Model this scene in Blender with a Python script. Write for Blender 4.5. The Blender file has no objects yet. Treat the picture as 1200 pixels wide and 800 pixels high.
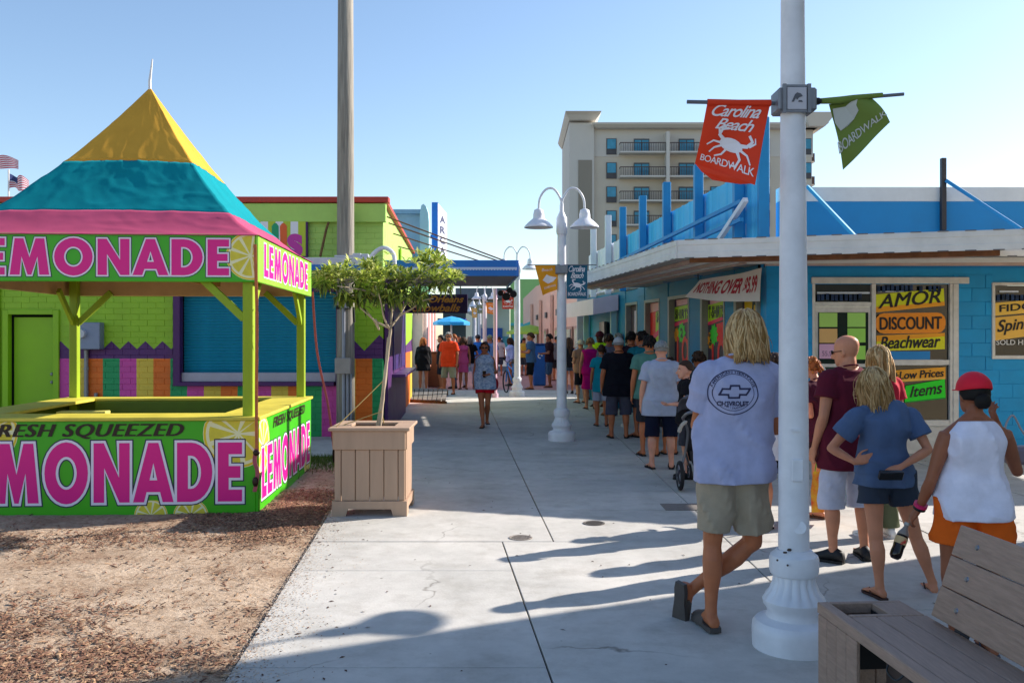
import bpy, bmesh, math, random
from mathutils import Vector, Matrix, noise
from mathutils.bvhtree import BVHTree
V = Vector
RND = random.Random(11)
scene = bpy.context.scene
COL = scene.collection

# ------------------------------------------------------------------ camera, sky, sun, exposure
FL = 1050.0; EYE = 1.69; HOR = 396.0
cam_data = bpy.data.cameras.new('camera'); cam = bpy.data.objects.new('camera', cam_data); COL.objects.link(cam)
cam.location = (0, 0, EYE); cam.rotation_euler = (math.radians(90), 0, 0)
cam_data.sensor_width = 36; cam_data.lens = FL / 1200 * 36
cam_data.shift_y = -4 / 1200
cam_data.clip_start = 0.05; cam_data.clip_end = 3000
scene.camera = cam
SUN_DIR = V((1.56, 0.753, 1.0)).normalized()          # towards the sun
sun_el = math.asin(SUN_DIR.z); sun_az = math.atan2(SUN_DIR.x, SUN_DIR.y)
world = bpy.data.worlds.new('World'); scene.world = world; world.use_nodes = True
wn = world.node_tree; bg = wn.nodes['Background']
sky = wn.nodes.new('ShaderNodeTexSky'); sky.sky_type = 'NISHITA'; sky.sun_disc = False
sky.sun_elevation = sun_el; sky.sun_rotation = sun_az
sky.air_density = 1.0; sky.dust_density = 0.5; sky.ozone_density = 2.0; sky.altitude = 0
wn.links.new(sky.outputs[0], bg.inputs[0]); bg.inputs[1].default_value = 0.106
sd = bpy.data.lights.new('sun', 'SUN'); sd.energy = 4.4; sd.angle = math.radians(0.55); sd.color = (1, 0.92, 0.83)
so = bpy.data.objects.new('sun', sd); COL.objects.link(so)
so.rotation_euler = SUN_DIR.to_track_quat('Z', 'Y').to_euler(); so.location = (30, 20, 30)
scene.view_settings.view_transform = 'Standard'; scene.view_settings.look = 'None'
scene.view_settings.gamma = 1; scene.view_settings.exposure = 1.0
scene.cycles.max_bounces = 6; scene.cycles.transparent_max_bounces = 8

def P(px, py, Y):
    return V(((px - 600) / FL * Y, Y, EYE - (py - HOR) / FL * Y))
def G(px, py, z=0.0):
    Y = (EYE - z) * FL / (py - HOR)
    return V(((px - 600) / FL * Y, Y, z))

# ------------------------------------------------------------------ materials
def lin(h):
    if isinstance(h, (tuple, list)): return tuple(h[:3]) + (1,)
    h = h.lstrip('#'); c = [int(h[i:i + 2], 16) / 255 for i in (0, 2, 4)]
    return tuple((x / 12.92 if x <= .04045 else ((x + .055) / 1.055) ** 2.4) for x in c) + (1,)
MATS = {}
def M(name, col, rough=.6, metal=0, var=.12, vs=4, bump=0., bs=40, orand=0, stretch=None, spec=.4, col2=None, coord='Object', trans=0, detail=4):
    if name in MATS: return MATS[name]
    m = bpy.data.materials.new(name); m.use_nodes = True; nt = m.node_tree; N = nt.nodes; L = nt.links
    b = N['Principled BSDF']; c = lin(col)
    b.inputs['Roughness'].default_value = rough; b.inputs['Metallic'].default_value = metal
    b.inputs['Specular IOR Level'].default_value = spec
    if trans: b.inputs['Transmission Weight'].default_value = trans
    tc = N.new('ShaderNodeTexCoord'); mp = N.new('ShaderNodeMapping')
    L.new(tc.outputs[coord], mp.inputs[0])
    if stretch: mp.inputs['Scale'].default_value = stretch
    if orand:
        oi = N.new('ShaderNodeObjectInfo'); sc_ = N.new('ShaderNodeVectorMath'); sc_.operation = 'SCALE'
        cb = N.new('ShaderNodeCombineXYZ')
        for i in range(3): L.new(oi.outputs['Random'], cb.inputs[i])
        L.new(cb.outputs[0], sc_.inputs[0]); sc_.inputs['Scale'].default_value = 37.0
        L.new(sc_.outputs[0], mp.inputs['Location'])
    out = None
    if var or col2:
        n = N.new('ShaderNodeTexNoise'); n.inputs['Scale'].default_value = vs; n.inputs['Detail'].default_value = detail; n.inputs['Roughness'].default_value = .62
        L.new(mp.outputs[0], n.inputs['Vector'])
        r = N.new('ShaderNodeValToRGB'); r.color_ramp.elements[0].position = .3; r.color_ramp.elements[1].position = .7
        c2 = lin(col2) if col2 else tuple(min(1, x * (1 + var)) for x in c[:3]) + (1,)
        c1 = c if col2 else tuple(x * (1 - var) for x in c[:3]) + (1,)
        r.color_ramp.elements[0].color = c1; r.color_ramp.elements[1].color = c2
        L.new(n.outputs['Fac'], r.inputs[0]); out = r.outputs[0]
        L.new(n.outputs['Fac'], N.new('ShaderNodeMapRange').inputs[0])
        mr = N[-1] if False else [x for x in N if x.type == 'MAP_RANGE'][-1]
        mr.inputs['To Min'].default_value = max(.02, rough - .1); mr.inputs['To Max'].default_value = min(1, rough + .1)
        L.new(mr.outputs[0], b.inputs['Roughness'])
    if orand:
        h = N.new('ShaderNodeHueSaturation'); mr2 = N.new('ShaderNodeMapRange')
        mr2.inputs['To Min'].default_value = 1 - orand; mr2.inputs['To Max'].default_value = 1 + orand
        L.new(oi.outputs['Random'], mr2.inputs[0]); L.new(mr2.outputs[0], h.inputs['Value'])
        if out: L.new(out, h.inputs['Color'])
        else: h.inputs['Color'].default_value = c
        out = h.outputs[0]
    if out: L.new(out, b.inputs['Base Color'])
    else: b.inputs['Base Color'].default_value = c
    if bump:
        nb = N.new('ShaderNodeTexNoise'); nb.inputs['Scale'].default_value = bs; nb.inputs['Detail'].default_value = 5
        L.new(mp.outputs[0], nb.inputs['Vector'])
        bp = N.new('ShaderNodeBump'); bp.inputs['Strength'].default_value = bump; bp.inputs['Distance'].default_value = .01
        L.new(nb.outputs['Fac'], bp.inputs['Height']); L.new(bp.outputs[0], b.inputs['Normal'])
    MATS[name] = m
    return m
def node(nt, t, **kw):
    n = nt.nodes.new(t)
    for k, v in kw.items():
        if k.startswith('i_'): n.inputs[k[2:].replace('_', ' ')].default_value = v
        else: setattr(n, k, v)
    return n

# ------------------------------------------------------------------ mesh helpers
ORG = {}
def thing(name, label, cat, loc=(0, 0, 0), group=None, local=False):
    o = bpy.data.objects.new(name, None); COL.objects.link(o); o.location = loc; o.empty_display_size = .1
    o['label'] = label; o['category'] = cat
    if group: o['group'] = group
    ORG[o] = V((0, 0, 0)) if local else V(loc)
    return o
def tag(o, label=None, cat=None, group=None, kind=None):
    if label: o['label'] = label
    if cat: o['category'] = cat
    if group: o['group'] = group
    if kind: o['kind'] = kind
    return o
def link_mesh(name, me, parent=None, origin=None):
    o = bpy.data.objects.new(name, me); COL.objects.link(o)
    if parent is not None: o.parent = parent; ORG[o] = ORG.get(parent, V((0, 0, 0)))
    else: ORG[o] = V((0, 0, 0))
    if origin is not None: o.location = origin
    return o
def instance(name, src, parent, loc, rot=(0, 0, 0), scale=(1, 1, 1)):
    o = bpy.data.objects.new(name, src.data if hasattr(src, 'data') else src); COL.objects.link(o)
    o.parent = parent; o.location = V(loc) - ORG.get(parent, V((0, 0, 0))); o.rotation_euler = rot; o.scale = scale
    ORG[o] = V((0, 0, 0))
    return o
class MB:
    def __init__(s): s.v = []; s.f = []; s.m = []; s.cur = 0
    def add(s, vs, fs, mi=None):
        b = len(s.v); s.v += [tuple(v) for v in vs]; s.f += [tuple(i + b for i in f) for f in fs]
        s.m += [s.cur if mi is None else mi] * len(fs); return s
    def box(s, c, size, rot=None, ch=0, mi=None):
        c = V(c); hx, hy, hz = size[0] / 2, size[1] / 2, size[2] / 2
        if ch: 
            ch = min(ch, hx * .9, hy * .9, hz * .9)
            vs = []; idx = {}
            for sx in (-1, 1):
                for sy in (-1, 1):
                    for sz in (-1, 1):
                        for ax in range(3):
                            p = [sx * (hx - ch), sy * (hy - ch), sz * (hz - ch)]
                            p[ax] += (sx, sy, sz)[ax] * ch
                            idx[(sx, sy, sz, ax)] = len(vs); vs.append(V(p))
            fs = []
            for ax in range(3):
                a, b_ = [(1, 2), (2, 0), (0, 1)][ax]
                for sg in (-1, 1):
                    q = []
                    for (u, w) in ((-1, -1), (1, -1), (1, 1), (-1, 1)):
                        k = [0, 0, 0]; k[ax] = sg; k[a] = u; k[b_] = w; q.append(idx[(k[0], k[1], k[2], ax)])
                    fs.append(q if sg > 0 else q[::-1])
                for u in (-1, 1):
                    for w in (-1, 1):
                        k1 = [0, 0, 0]; k2 = [0, 0, 0]; k1[a] = k2[a] = u; k1[b_] = k2[b_] = w; k1[ax] = -1; k2[ax] = 1
                        q = [idx[(*k1, a)], idx[(*k2, a)], idx[(*k2, b_)], idx[(*k1, b_)]]
                        fs.append(q if u * w < 0 else q[::-1])
            for sx in (-1, 1):
                for sy in (-1, 1):
                    for sz in (-1, 1):
                        q = [idx[(sx, sy, sz, i)] for i in range(3)]; fs.append(q if sx * sy * sz > 0 else q[::-1])
        else:
            vs = [V((x, y, z)) for x in (-hx, hx) for y in (-hy, hy) for z in (-hz, hz)]
            fs = [(0, 1, 3, 2), (4, 6, 7, 5), (0, 4, 5, 1), (2, 3, 7, 6), (0, 2, 6, 4), (1, 5, 7, 3)]
        if rot is not None:
            rm = rot if isinstance(rot, Matrix) else Matrix.Rotation(rot, 3, 'Z')
            vs = [rm @ v for v in vs]
        return s.add([c + v for v in vs], fs, mi)
    def beam(s, a, b, w, h, up=(0, 0, 1), ch=0, mi=None):
        a = V(a); b = V(b); d = b - a; L = d.length; d.normalize(); up = V(up)
        if abs(d.dot(up)) > .98: up = V((0, 1, 0))
        x = d.cross(up).normalized(); z = x.cross(d)
        rm = Matrix((x, d, z)).transposed()
        return s.box((a + b) / 2, (w, L, h), rm, ch, mi)
    def tube(s, pts, rad, n=10, cap=True, mi=None, round_=False, ell=None):
        pts = [V(p) for p in pts]; k = len(pts)
        if not hasattr(rad, '__len__'): rad = [rad] * k
        rings = []; prev = None
        for i in range(k):
            t = (pts[min(i + 1, k - 1)] - pts[max(i - 1, 0)])
            if t.length < 1e-9: t = V((0, 0, 1))
            t.normalize()
            if prev is None:
                a = V((1, 0, 0)) if abs(t.x) < .8 else V((0, 1, 0))
                a = (a - t * a.dot(t)).normalized()
            else: a = (prev - t * prev.dot(t)).normalized()
            prev = a; b = t.cross(a); rings.append((pts[i], a, b, rad[i], t))
        vs = []; fs = []
        if round_:
            p, a, b, r, t = rings[0]; ext = [(p - t * r * .87, a, b, r * .5, t), (p - t * r * .5, a, b, r * .87, t)]
            p, a, b, r, t = rings[-1]; ext2 = [(p + t * r * .5, a, b, r * .87, t), (p + t * r * .87, a, b, r * .5, t)]
            rings = ext + rings + ext2
        for p, a, b, r, t in rings:
            for j in range(n):
                th = 2 * math.pi * j / n; vs.append(p + a * math.cos(th) * r + b * math.sin(th) * r)
        for i in range(len(rings) - 1):
            for j in range(n):
                fs.append((i * n + j, i * n + (j + 1) % n, (i + 1) * n + (j + 1) % n, (i + 1) * n + j))
        if cap: fs.append(tuple(range(n - 1, -1, -1))); fs.append(tuple((len(rings) - 1) * n + j for j in range(n)))
        return s.add(vs, fs, mi)
    def rings(s, rs, cap=True, mi=None, closed=True):
        n = len(rs[0]); vs = [p for r in rs for p in r]; fs = []
        for i in range(len(rs) - 1):
            for j in range(n if closed else n - 1):
                fs.append((i * n + j, i * n + (j + 1) % n, (i + 1) * n + (j + 1) % n, (i + 1) * n + j))
        if cap and closed: fs.append(tuple(range(n - 1, -1, -1))); fs.append(tuple((len(rs) - 1) * n + j for j in range(n)))
        return s.add(vs, fs, mi)
    def lathe(s, prof, c=(0, 0, 0), n=24, mi=None, cap=True):
        c = V(c)
        return s.rings([[c + V((r * math.cos(2 * math.pi * j / n), r * math.sin(2 * math.pi * j / n), z)) for j in range(n)] for z, r in prof], cap, mi)
    def quad(s, a, b, c, d, mi=None): return s.add([a, b, c, d], [(0, 1, 2, 3)], mi)
    def slab(s, poly, nrm, th, mi=None):       # extruded polygon (list of points), thickness along nrm
        nrm = V(nrm) * th; k = len(poly); vs = [V(p) for p in poly] + [V(p) + nrm for p in poly]
        fs = [tuple(range(k - 1, -1, -1)), tuple(range(k, 2 * k))] + [(i, (i + 1) % k, k + (i + 1) % k, k + i) for i in range(k)]
        return s.add(vs, fs, mi)
    def ell(s, c, r, rot=None, n=14, mi=None):
        c = V(c); k = n // 2; rs = []
        for i in range(1, k):
            ph = math.pi * i / k
            rg = []
            for j in range(n):
                th = 2 * math.pi * j / n
                p = V((r[0] * math.sin(ph) * math.cos(th), r[1] * math.sin(ph) * math.sin(th), -r[2] * math.cos(ph)))
                rg.append(c + (rot @ p if rot is not None else p))
            rs.append(rg)
        s.rings(rs, True, mi); return s
    def mesh(s, name, mats, origin=V((0, 0, 0)), smooth=False, fix=False):
        me = bpy.data.meshes.new(name); o = V(origin)
        me.from_pydata([tuple(V(v) - o) for v in s.v], [], s.f)
        if not isinstance(mats, (list, tuple)): mats = [mats]
        for m in mats: me.materials.append(m)
        if len(mats) > 1: me.polygons.foreach_set('material_index', s.m)
        if smooth: me.shade_smooth()
        if fix:
            bm = bmesh.new(); bm.from_mesh(me); bmesh.ops.recalc_face_normals(bm, faces=bm.faces); bm.to_mesh(me); bm.free()
        me.update(); return me
    def build(s, name, mats, parent=None, smooth=False, fix=True, origin=None, auto=None):
        if parent is not None: org = ORG.get(parent, V((0, 0, 0)))
        else: org = V(origin) if origin is not None else V((0, 0, 0))
        me = s.mesh(name, mats, org, smooth, fix)
        o = link_mesh(name, me, parent)
        if parent is None: o.location = org; ORG[o] = org
        if auto:
            me.shade_smooth(); me.set_sharp_from_angle(angle=math.radians(auto))
        return o
def cr(pts, k=6):                          # catmull-rom through points (vectors or tuples of floats)
    pts = [V(p) for p in pts]; out = []
    for i in range(len(pts) - 1):
        p0 = pts[max(i - 1, 0)]; p1 = pts[i]; p2 = pts[i + 1]; p3 = pts[min(i + 2, len(pts) - 1)]
        for j in range(k):
            t = j / k
            out.append(.5 * ((2 * p1) + (p2 - p0) * t + (2 * p0 - 5 * p1 + 4 * p2 - p3) * t * t + (3 * p1 - p0 - 3 * p2 + p3) * t ** 3))
    out.append(pts[-1]); return out
def interp(tab, t):                        # smooth (finite-difference hermite) table lookup
    if t <= tab[0][0]: return tab[0][1:]
    if t >= tab[-1][0]: return tab[-1][1:]
    for i in range(len(tab) - 1):
        a, b = tab[i], tab[i + 1]
        if t <= b[0]:
            p = tab[i - 1] if i else a; q = tab[i + 2] if i + 2 < len(tab) else b
            h = b[0] - a[0]; u = (t - a[0]) / h; out = []
            for k in range(1, len(a)):
                m0 = (b[k] - p[k]) / (b[0] - p[0]) if i else (b[k] - a[k]) / h
                m1 = (q[k] - a[k]) / (q[0] - a[0])
                out.append((2 * u ** 3 - 3 * u * u + 1) * a[k] + (u ** 3 - 2 * u * u + u) * h * m0 + (-2 * u ** 3 + 3 * u * u) * b[k] + (u ** 3 - u * u) * h * m1)
            return tuple(out)

# ------------------------------------------------------------------ lettering
TCACHE = {}
def text_mesh(s, off=0.0, shear=0.0, spacing=1.0, ext=0.0):
    key = (s, off, shear, spacing)
    if key in TCACHE: return TCACHE[key]
    c = bpy.data.curves.new('t', 'FONT'); c.body = s; c.size = 1; c.offset = off; c.shear = shear; c.space_character = spacing
    c.fill_mode = 'FRONT' if hasattr(c, 'fill_mode') else c.fill_mode
    c.resolution_u = 4; c.dimensions = '2D'; c.fill_mode = 'BOTH'
    o = bpy.data.objects.new('t', c); COL.objects.link(o)
    dg = bpy.context.evaluated_depsgraph_get(); dg.update()
    me = bpy.data.meshes.new_from_object(o.evaluated_get(dg))
    vs = [v.co.copy() for v in me.vertices]; fs = [tuple(p.vertices) for p in me.polygons]
    bpy.data.objects.remove(o); bpy.data.curves.remove(c); bpy.data.meshes.remove(me)
    TCACHE[key] = (vs, fs); return vs, fs
def letters(s, fn, w=None, h=None, x0=0, y0=0, bold=.02, shear=0, spacing=1.0, layers=None, mb=None, x1=None, lift=.002):
    """fits the string in the box x0..x0+w, y0..y0+h of a 2D sheet; fn(u, v, d) -> 3D point.
       layers: list of (offset, material index, lift)"""
    mb = mb or MB()
    ref, _ = text_mesh(s, bold, shear, spacing)
    mnx = min(v.x for v in ref); mxx = max(v.x for v in ref); mny = min(v.y for v in ref); mxy = max(v.y for v in ref)
    sx = w / (mxx - mnx) if w else None; sy = h / (mxy - mny) if h else None
    if sx is None: sx = sy
    if sy is None: sy = sx
    for off, mi, d in (layers or [(bold, 0, lift)]):
        vs, fs = text_mesh(s, off, shear, spacing)
        mb.add([fn(x0 + (v.x - mnx) * sx, y0 + (v.y - mny) * sy, d) for v in vs], fs, mi)
    return mb
def plane_fn(o, ux, uy):
    o = V(o); ux = V(ux).normalized(); uy = V(uy).normalized(); n = ux.cross(uy)
    return lambda u, v, d: o + ux * u + uy * v + n * d
def disc(mb, fn, cx, cy, r0, r1, a0=0, a1=360, n=40, mi=0, d=.002, ry=1.0):
    vs = []; fs = []
    for i in range(n + 1):
        a = math.radians(a0 + (a1 - a0) * i / n)
        for r in (r0, r1): vs.append(fn(cx + r * math.cos(a), cy + r * math.sin(a) * ry, d))
    for i in range(n): fs.append((2 * i, 2 * i + 1, 2 * i + 3, 2 * i + 2))
    mb.add(vs, fs, mi)
def poly(mb, fn, pts, mi=0, d=.002): mb.add([fn(x, y, d) for x, y in pts], [tuple(range(len(pts)))], mi)
# ------------------------------------------------------------------ materials of the place
white_paint = M('white_paint', '#dcdcdc', .45, var=.06, vs=3, bump=.05, bs=20)
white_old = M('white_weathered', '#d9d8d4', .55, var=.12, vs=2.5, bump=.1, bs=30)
lamp_white = M('lamp_white', '#dcdde2', .42, var=.1, vs=5, bump=.2, bs=7)
dark_metal = M('dark_metal', '#3a3b42', .5, metal=.3, var=.15, vs=8)
grey_metal = M('grey_metal', '#8a8c90', .45, metal=.4, var=.1, vs=8)
glass_dark = M('dark_glass', '#0c1316', .06, var=0, spec=.8)
black_rubber = M('black_rubber', '#17171a', .7, var=.1)
purple = M('purple_paint', '#4b1c5c', .5, var=.12, vs=3, bump=.08)
blue_canopy_m = M('royal_blue_metal', '#1472c6', .45, var=.08, vs=2)
sky_blue_m = M('sky_blue_paint', '#1d9ad2', .5, var=.1, vs=2.5, bump=.05)
deep_blue_m = M('deep_blue_paint', '#0f83c4', .55, var=.08, vs=1.5, bump=.1, bs=25)
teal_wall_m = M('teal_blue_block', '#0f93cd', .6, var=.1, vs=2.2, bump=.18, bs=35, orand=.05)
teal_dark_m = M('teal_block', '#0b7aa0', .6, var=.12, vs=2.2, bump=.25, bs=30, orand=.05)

def concrete(name, c1, c2, seed=0):
    m = bpy.data.materials.new(name); m.use_nodes = True; nt = m.node_tree; L = nt.links
    b = nt.nodes['Principled BSDF']; b.inputs['Roughness'].default_value = .85; b.inputs['Specular IOR Level'].default_value = .25
    g = node(nt, 'ShaderNodeNewGeometry')
    n1 = node(nt, 'ShaderNodeTexNoise', i_Scale=.9, i_Detail=6, i_Roughness=.6)
    n2 = node(nt, 'ShaderNodeTexNoise', i_Scale=55, i_Detail=3)
    n3 = node(nt, 'ShaderNodeTexNoise', i_Scale=5, i_Detail=5, i_Roughness=.7)
    v = node(nt, 'ShaderNodeTexVoronoi', i_Scale=3.1)
    for n in (n1, n2, n3, v): L.new(g.outputs['Position'], n.inputs['Vector'])
    r = node(nt, 'ShaderNodeValToRGB'); r.color_ramp.elements[0].position = .3; r.color_ramp.elements[1].position = .68
    r.color_ramp.elements[0].color = lin(c1); r.color_ramp.elements[1].color = lin(c2)
    L.new(n1.outputs['Fac'], r.inputs[0])
    mx = node(nt, 'ShaderNodeMix', data_type='RGBA', blend_type='MULTIPLY'); mx.inputs[0].default_value = .5
    r2 = node(nt, 'ShaderNodeValToRGB'); r2.color_ramp.elements[0].position = .3; r2.color_ramp.elements[0].color = (.72, .71, .7, 1); r2.color_ramp.elements[1].position = .6
    L.new(n3.outputs['Fac'], r2.inputs[0]); L.new(r.outputs[0], mx.inputs[6]); L.new(r2.outputs[0], mx.inputs[7])
    # small dark gum spots and specks
    r3 = node(nt, 'ShaderNodeValToRGB'); r3.color_ramp.elements[0].position = .018; r3.color_ramp.elements[0].color = (.35, .33, .31, 1); r3.color_ramp.elements[1].position = .03
    L.new(v.outputs['Distance'], r3.inputs[0])
    mx2 = node(nt, 'ShaderNodeMix', data_type='RGBA', blend_type='MULTIPLY'); mx2.inputs[0].default_value = .8
    L.new(mx.outputs[2], mx2.inputs[6]); L.new(r3.outputs[0], mx2.inputs[7])
    # hairline cracks and soft stains
    nd = node(nt, 'ShaderNodeTexNoise', i_Scale=1.3, i_Detail=5); L.new(g.outputs['Position'], nd.inputs['Vector'])
    av = node(nt, 'ShaderNodeVectorMath', operation='MULTIPLY_ADD'); L.new(nd.outputs['Color'], av.inputs[0]); av.inputs[1].default_value = (.9, .9, 0); L.new(g.outputs['Position'], av.inputs[2])
    vc = node(nt, 'ShaderNodeTexVoronoi', feature='DISTANCE_TO_EDGE', i_Scale=.33); L.new(av.outputs[0], vc.inputs['Vector'])
    rc = node(nt, 'ShaderNodeValToRGB'); rc.color_ramp.elements[0].position = .0012; rc.color_ramp.elements[0].color = (.4, .38, .36, 1); rc.color_ramp.elements[1].position = .0035; L.new(vc.outputs['Distance'], rc.inputs[0])
    nm = node(nt, 'ShaderNodeTexNoise', i_Scale=.6, i_Detail=2); L.new(g.outputs['Position'], nm.inputs['Vector']); rm = node(nt, 'ShaderNodeMapRange'); rm.inputs['From Min'].default_value = .5; rm.inputs['From Max'].default_value = .62; L.new(nm.outputs['Fac'], rm.inputs[0])
    mx3 = node(nt, 'ShaderNodeMix', data_type='RGBA', blend_type='MULTIPLY'); L.new(rm.outputs[0], mx3.inputs[0]); L.new(mx2.outputs[2], mx3.inputs[6]); L.new(rc.outputs[0], mx3.inputs[7]); mx2 = mx3
    ns = node(nt, 'ShaderNodeTexNoise', i_Scale=1.9, i_Detail=8, i_Roughness=.75); L.new(g.outputs['Position'], ns.inputs['Vector']); rs_ = node(nt, 'ShaderNodeValToRGB'); rs_.color_ramp.elements[0].position = .33; rs_.color_ramp.elements[0].color = (.74, .72, .69, 1); rs_.color_ramp.elements[1].position = .5; L.new(ns.outputs['Fac'], rs_.inputs[0])
    mx4 = node(nt, 'ShaderNodeMix', data_type='RGBA', blend_type='MULTIPLY'); mx4.inputs[0].default_value = .7; L.new(mx2.outputs[2], mx4.inputs[6]); L.new(rs_.outputs[0], mx4.inputs[7]); mx2 = mx4
    oi = node(nt, 'ShaderNodeObjectInfo'); mr = node(nt, 'ShaderNodeMapRange'); mr.inputs['To Min'].default_value = .93; mr.inputs['To Max'].default_value = 1.05
    L.new(oi.outputs['Random'], mr.inputs[0]); h = node(nt, 'ShaderNodeHueSaturation')
    L.new(mr.outputs[0], h.inputs['Value']); L.new(mx2.outputs[2], h.inputs['Color']); L.new(h.outputs[0], b.inputs['Base Color'])
    bp = node(nt, 'ShaderNodeBump', i_Strength=.35, i_Distance=.004); L.new(n2.outputs['Fac'], bp.inputs['Height']); L.new(bp.outputs[0], b.inputs['Normal'])
    return m
conc = concrete('concrete', '#b2b0aa', '#cbc7c0')
joint_m = M('joint_dirt', '#4c4842', .95, var=.25, vs=20)
pink_conc = concrete('pink_concrete', '#b48c8c', '#c49c99')

# ------------------------------------------------------------------ ground
g_ = MB(); g_.quad((-900, -60, -.09), (900, -60, -.09), (900, 1500, -.09), (-900, 1500, -.09))
tag(g_.build('ground', M('ground_soil', '#a89a86', .95, var=.2, vs=.3)), kind='structure')
A = lambda Y: (.604 - .092 * Y) if Y < 7.45 else (.81 - .0624 * Y)
L0 = lambda Y: -1.05 - .083 * Y
pv = MB()
pv.quad((L0(.3) - .02, .3, -.02), (14, .3, -.02), (14, 12.8, -.02), (L0(12.8), 12.8, -.02))
pv.quad((-14, 12.8, -.02), (14, 12.8, -.02), (14, 30, -.02), (-14, 30, -.02))
pave = pv.build('pavement', joint_m); tag(pave, kind='structure')
J = .0055
def slab(x0a, x1a, x0b, x1b, y0, y1):
    m = MB(); j = J; c = .003; dz = RND.uniform(-.002, .002)
    lo = [(x0a + j, y0 + j), (x1a - j, y0 + j), (x1b - j, y1 - j), (x0b + j, y1 - j)]
    hi = [(x0a + j + c, y0 + j + c), (x1a - j - c, y0 + j + c), (x1b - j - c, y1 - j - c), (x0b + j + c, y1 - j - c)]
    tilt = RND.uniform(-.0015, .0015)
    m.rings([[V((x, y, -.05)) for x, y in lo], [V((x, y, -c * .7 + dz)) for x, y in lo], [V((x, y, dz + (tilt if k > 1 else 0))) for k, (x, y) in enumerate(hi)]])
    m.build('slab', conc, pave, fix=False)
rowsL = [.3, 2.6, 4.6, 6.52, 7.45, 8.8, 10.75, 12.8, 14.9, 17, 19.2, 21.4, 23.8, 26.4, 29.2]
rowsR = [.3, 1.6, 3.6, 5.59, 7.45, 8.8, 10.75, 12.8, 14.9, 17, 19.2, 21.4, 23.8, 26.4, 29.2]
for a, b in zip(rowsL, rowsL[1:]):
    Ab = A(b) if b != 7.45 else .604 - .092 * 7.45
    slab(L0(a), A(a), L0(b), Ab, a, b)
    if b > 12.9: slab(L0(a) - 1.5, L0(a), L0(b) - 1.5, L0(b), a, b)
for a, b in zip(rowsR, rowsR[1:]):
    Ab = A(b) if b != 7.45 else .604 - .092 * 7.45
    if a < 3.6 and False: continue
    slab(A(a), 1.8, Ab, 1.8, a, b)
    for x0, x1 in ((1.8, 3.6), (3.6, 5.5), (5.5, 7.4), (7.4, 9.3)):
        if a < 13: slab(x0, x1, x0, x1, a, b)
    if a >= 12.8: slab(1.8, 4.4, 1.8, 4.4, a, b)
for i in range(6):
    x1 = L0(12.8) - .0 - i * 1.9
    slab(x1 - 1.9, x1, x1 - 1.9, x1, 12.8, 14.9) if i else slab(x1 - 1.9, x1, x1 - 1.9, L0(14.9) - 1.5 if False else x1, 12.8, 14.9)
pz = MB(); pz.box((0, 37.5, -.03), (16, 16.4, .06))
tag(pz.build('plaza', pink_conc), kind='structure')
st = MB(); st.box((0, 90, -.045), (200, 88.6, .05)); tag(st.build('road', M('asphalt', '#5f6064', .9, var=.15, vs=.5)), kind='structure')

# sand with mulch
def sand_h(x, y):
    return .014 * noise.noise((x * 1.3, y * 1.3, 0)) + .008 * noise.noise((x * 5, y * 5, 3)) + .004 * noise.noise((x * 14, y * 14, 7))
def mulch_d(x, y):                          # where the mulch lies thickest
    d = .10 + .85 * noise.noise((x * .55 + 3.1, y * .8 + 1.7, .4)) + .35 * noise.noise((x * 2.1, y * 2.6, 5))
    d += .40 * math.exp(-(((x + 2.9) / 1.3) ** 2 + ((y - 5.6) / 1.1) ** 2)) + .5 * math.exp(-(((x + 2.3) / .8) ** 2 + ((y - 9.3) / 1.4) ** 2))
    return max(0, min(1, d))
sm = MB(); nx, ny = 170, 200; vs = []
for j in range(ny + 1):
    Y = 2.2 + (12.79 - 2.2) * (j / ny) ** 1.15
    xr = L0(Y) - .004
    for i in range(nx + 1):
        X = xr - (9.5) * (i / nx) ** 1.25
        edge = min(1, (xr - X) / .25)
        vs.append((X, Y, -.014 + sand_h(X, Y) * edge - .012 * (1 - edge) + .01 * mulch_d(X, Y) * edge))
fs = [(j * (nx + 1) + i, (j + 1) * (nx + 1) + i, (j + 1) * (nx + 1) + i + 1, j * (nx + 1) + i + 1) for j in range(ny) for i in range(nx)]
sm.add(vs, fs)
def sand_mat():
    m = bpy.data.materials.new('sand_soil'); m.use_nodes = True; nt = m.node_tree; L = nt.links
    b = nt.nodes['Principled BSDF']; b.inputs['Roughness'].default_value = .95; b.inputs['Specular IOR Level'].default_value = .1
    g = node(nt, 'ShaderNodeNewGeometry')
    def nz(s, d=6, rough=.65):
        n = node(nt, 'ShaderNodeTexNoise', i_Scale=s, i_Detail=d, i_Roughness=rough); L.new(g.outputs['Position'], n.inputs['Vector']); return n
    a = nz(1.1, 10, .75); f = nz(26, 6, .7); r = node(nt, 'ShaderNodeValToRGB')
    e = r.color_ramp.elements; e[0].position = .34; e[0].color = lin('#957a64'); e[1].position = .62; e[1].color = lin('#c8b39c')
    k = e.new(.48); k.color = lin('#b09a84')
    L.new(a.outputs['Fac'], r.inputs[0])
    r2 = node(nt, 'ShaderNodeValToRGB'); r2.color_ramp.elements[0].position = .36; r2.color_ramp.elements[0].color = (.55, .48, .42, 1); r2.color_ramp.elements[1].position = .55
    L.new(f.outputs['Fac'], r2.inputs[0])
    mx = node(nt, 'ShaderNodeMix', data_type='RGBA', blend_type='MULTIPLY'); mx.inputs[0].default_value = .75
    L.new(r.outputs[0], mx.inputs[6]); L.new(r2.outputs[0], mx.inputs[7]); L.new(mx.outputs[2], b.inputs['Base Color'])
    bp = node(nt, 'ShaderNodeBump', i_Strength=.8, i_Distance=.02); L.new(f.outputs['Fac'], bp.inputs['Height']); L.new(bp.outputs[0], b.inputs['Normal'])
    return m
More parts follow.
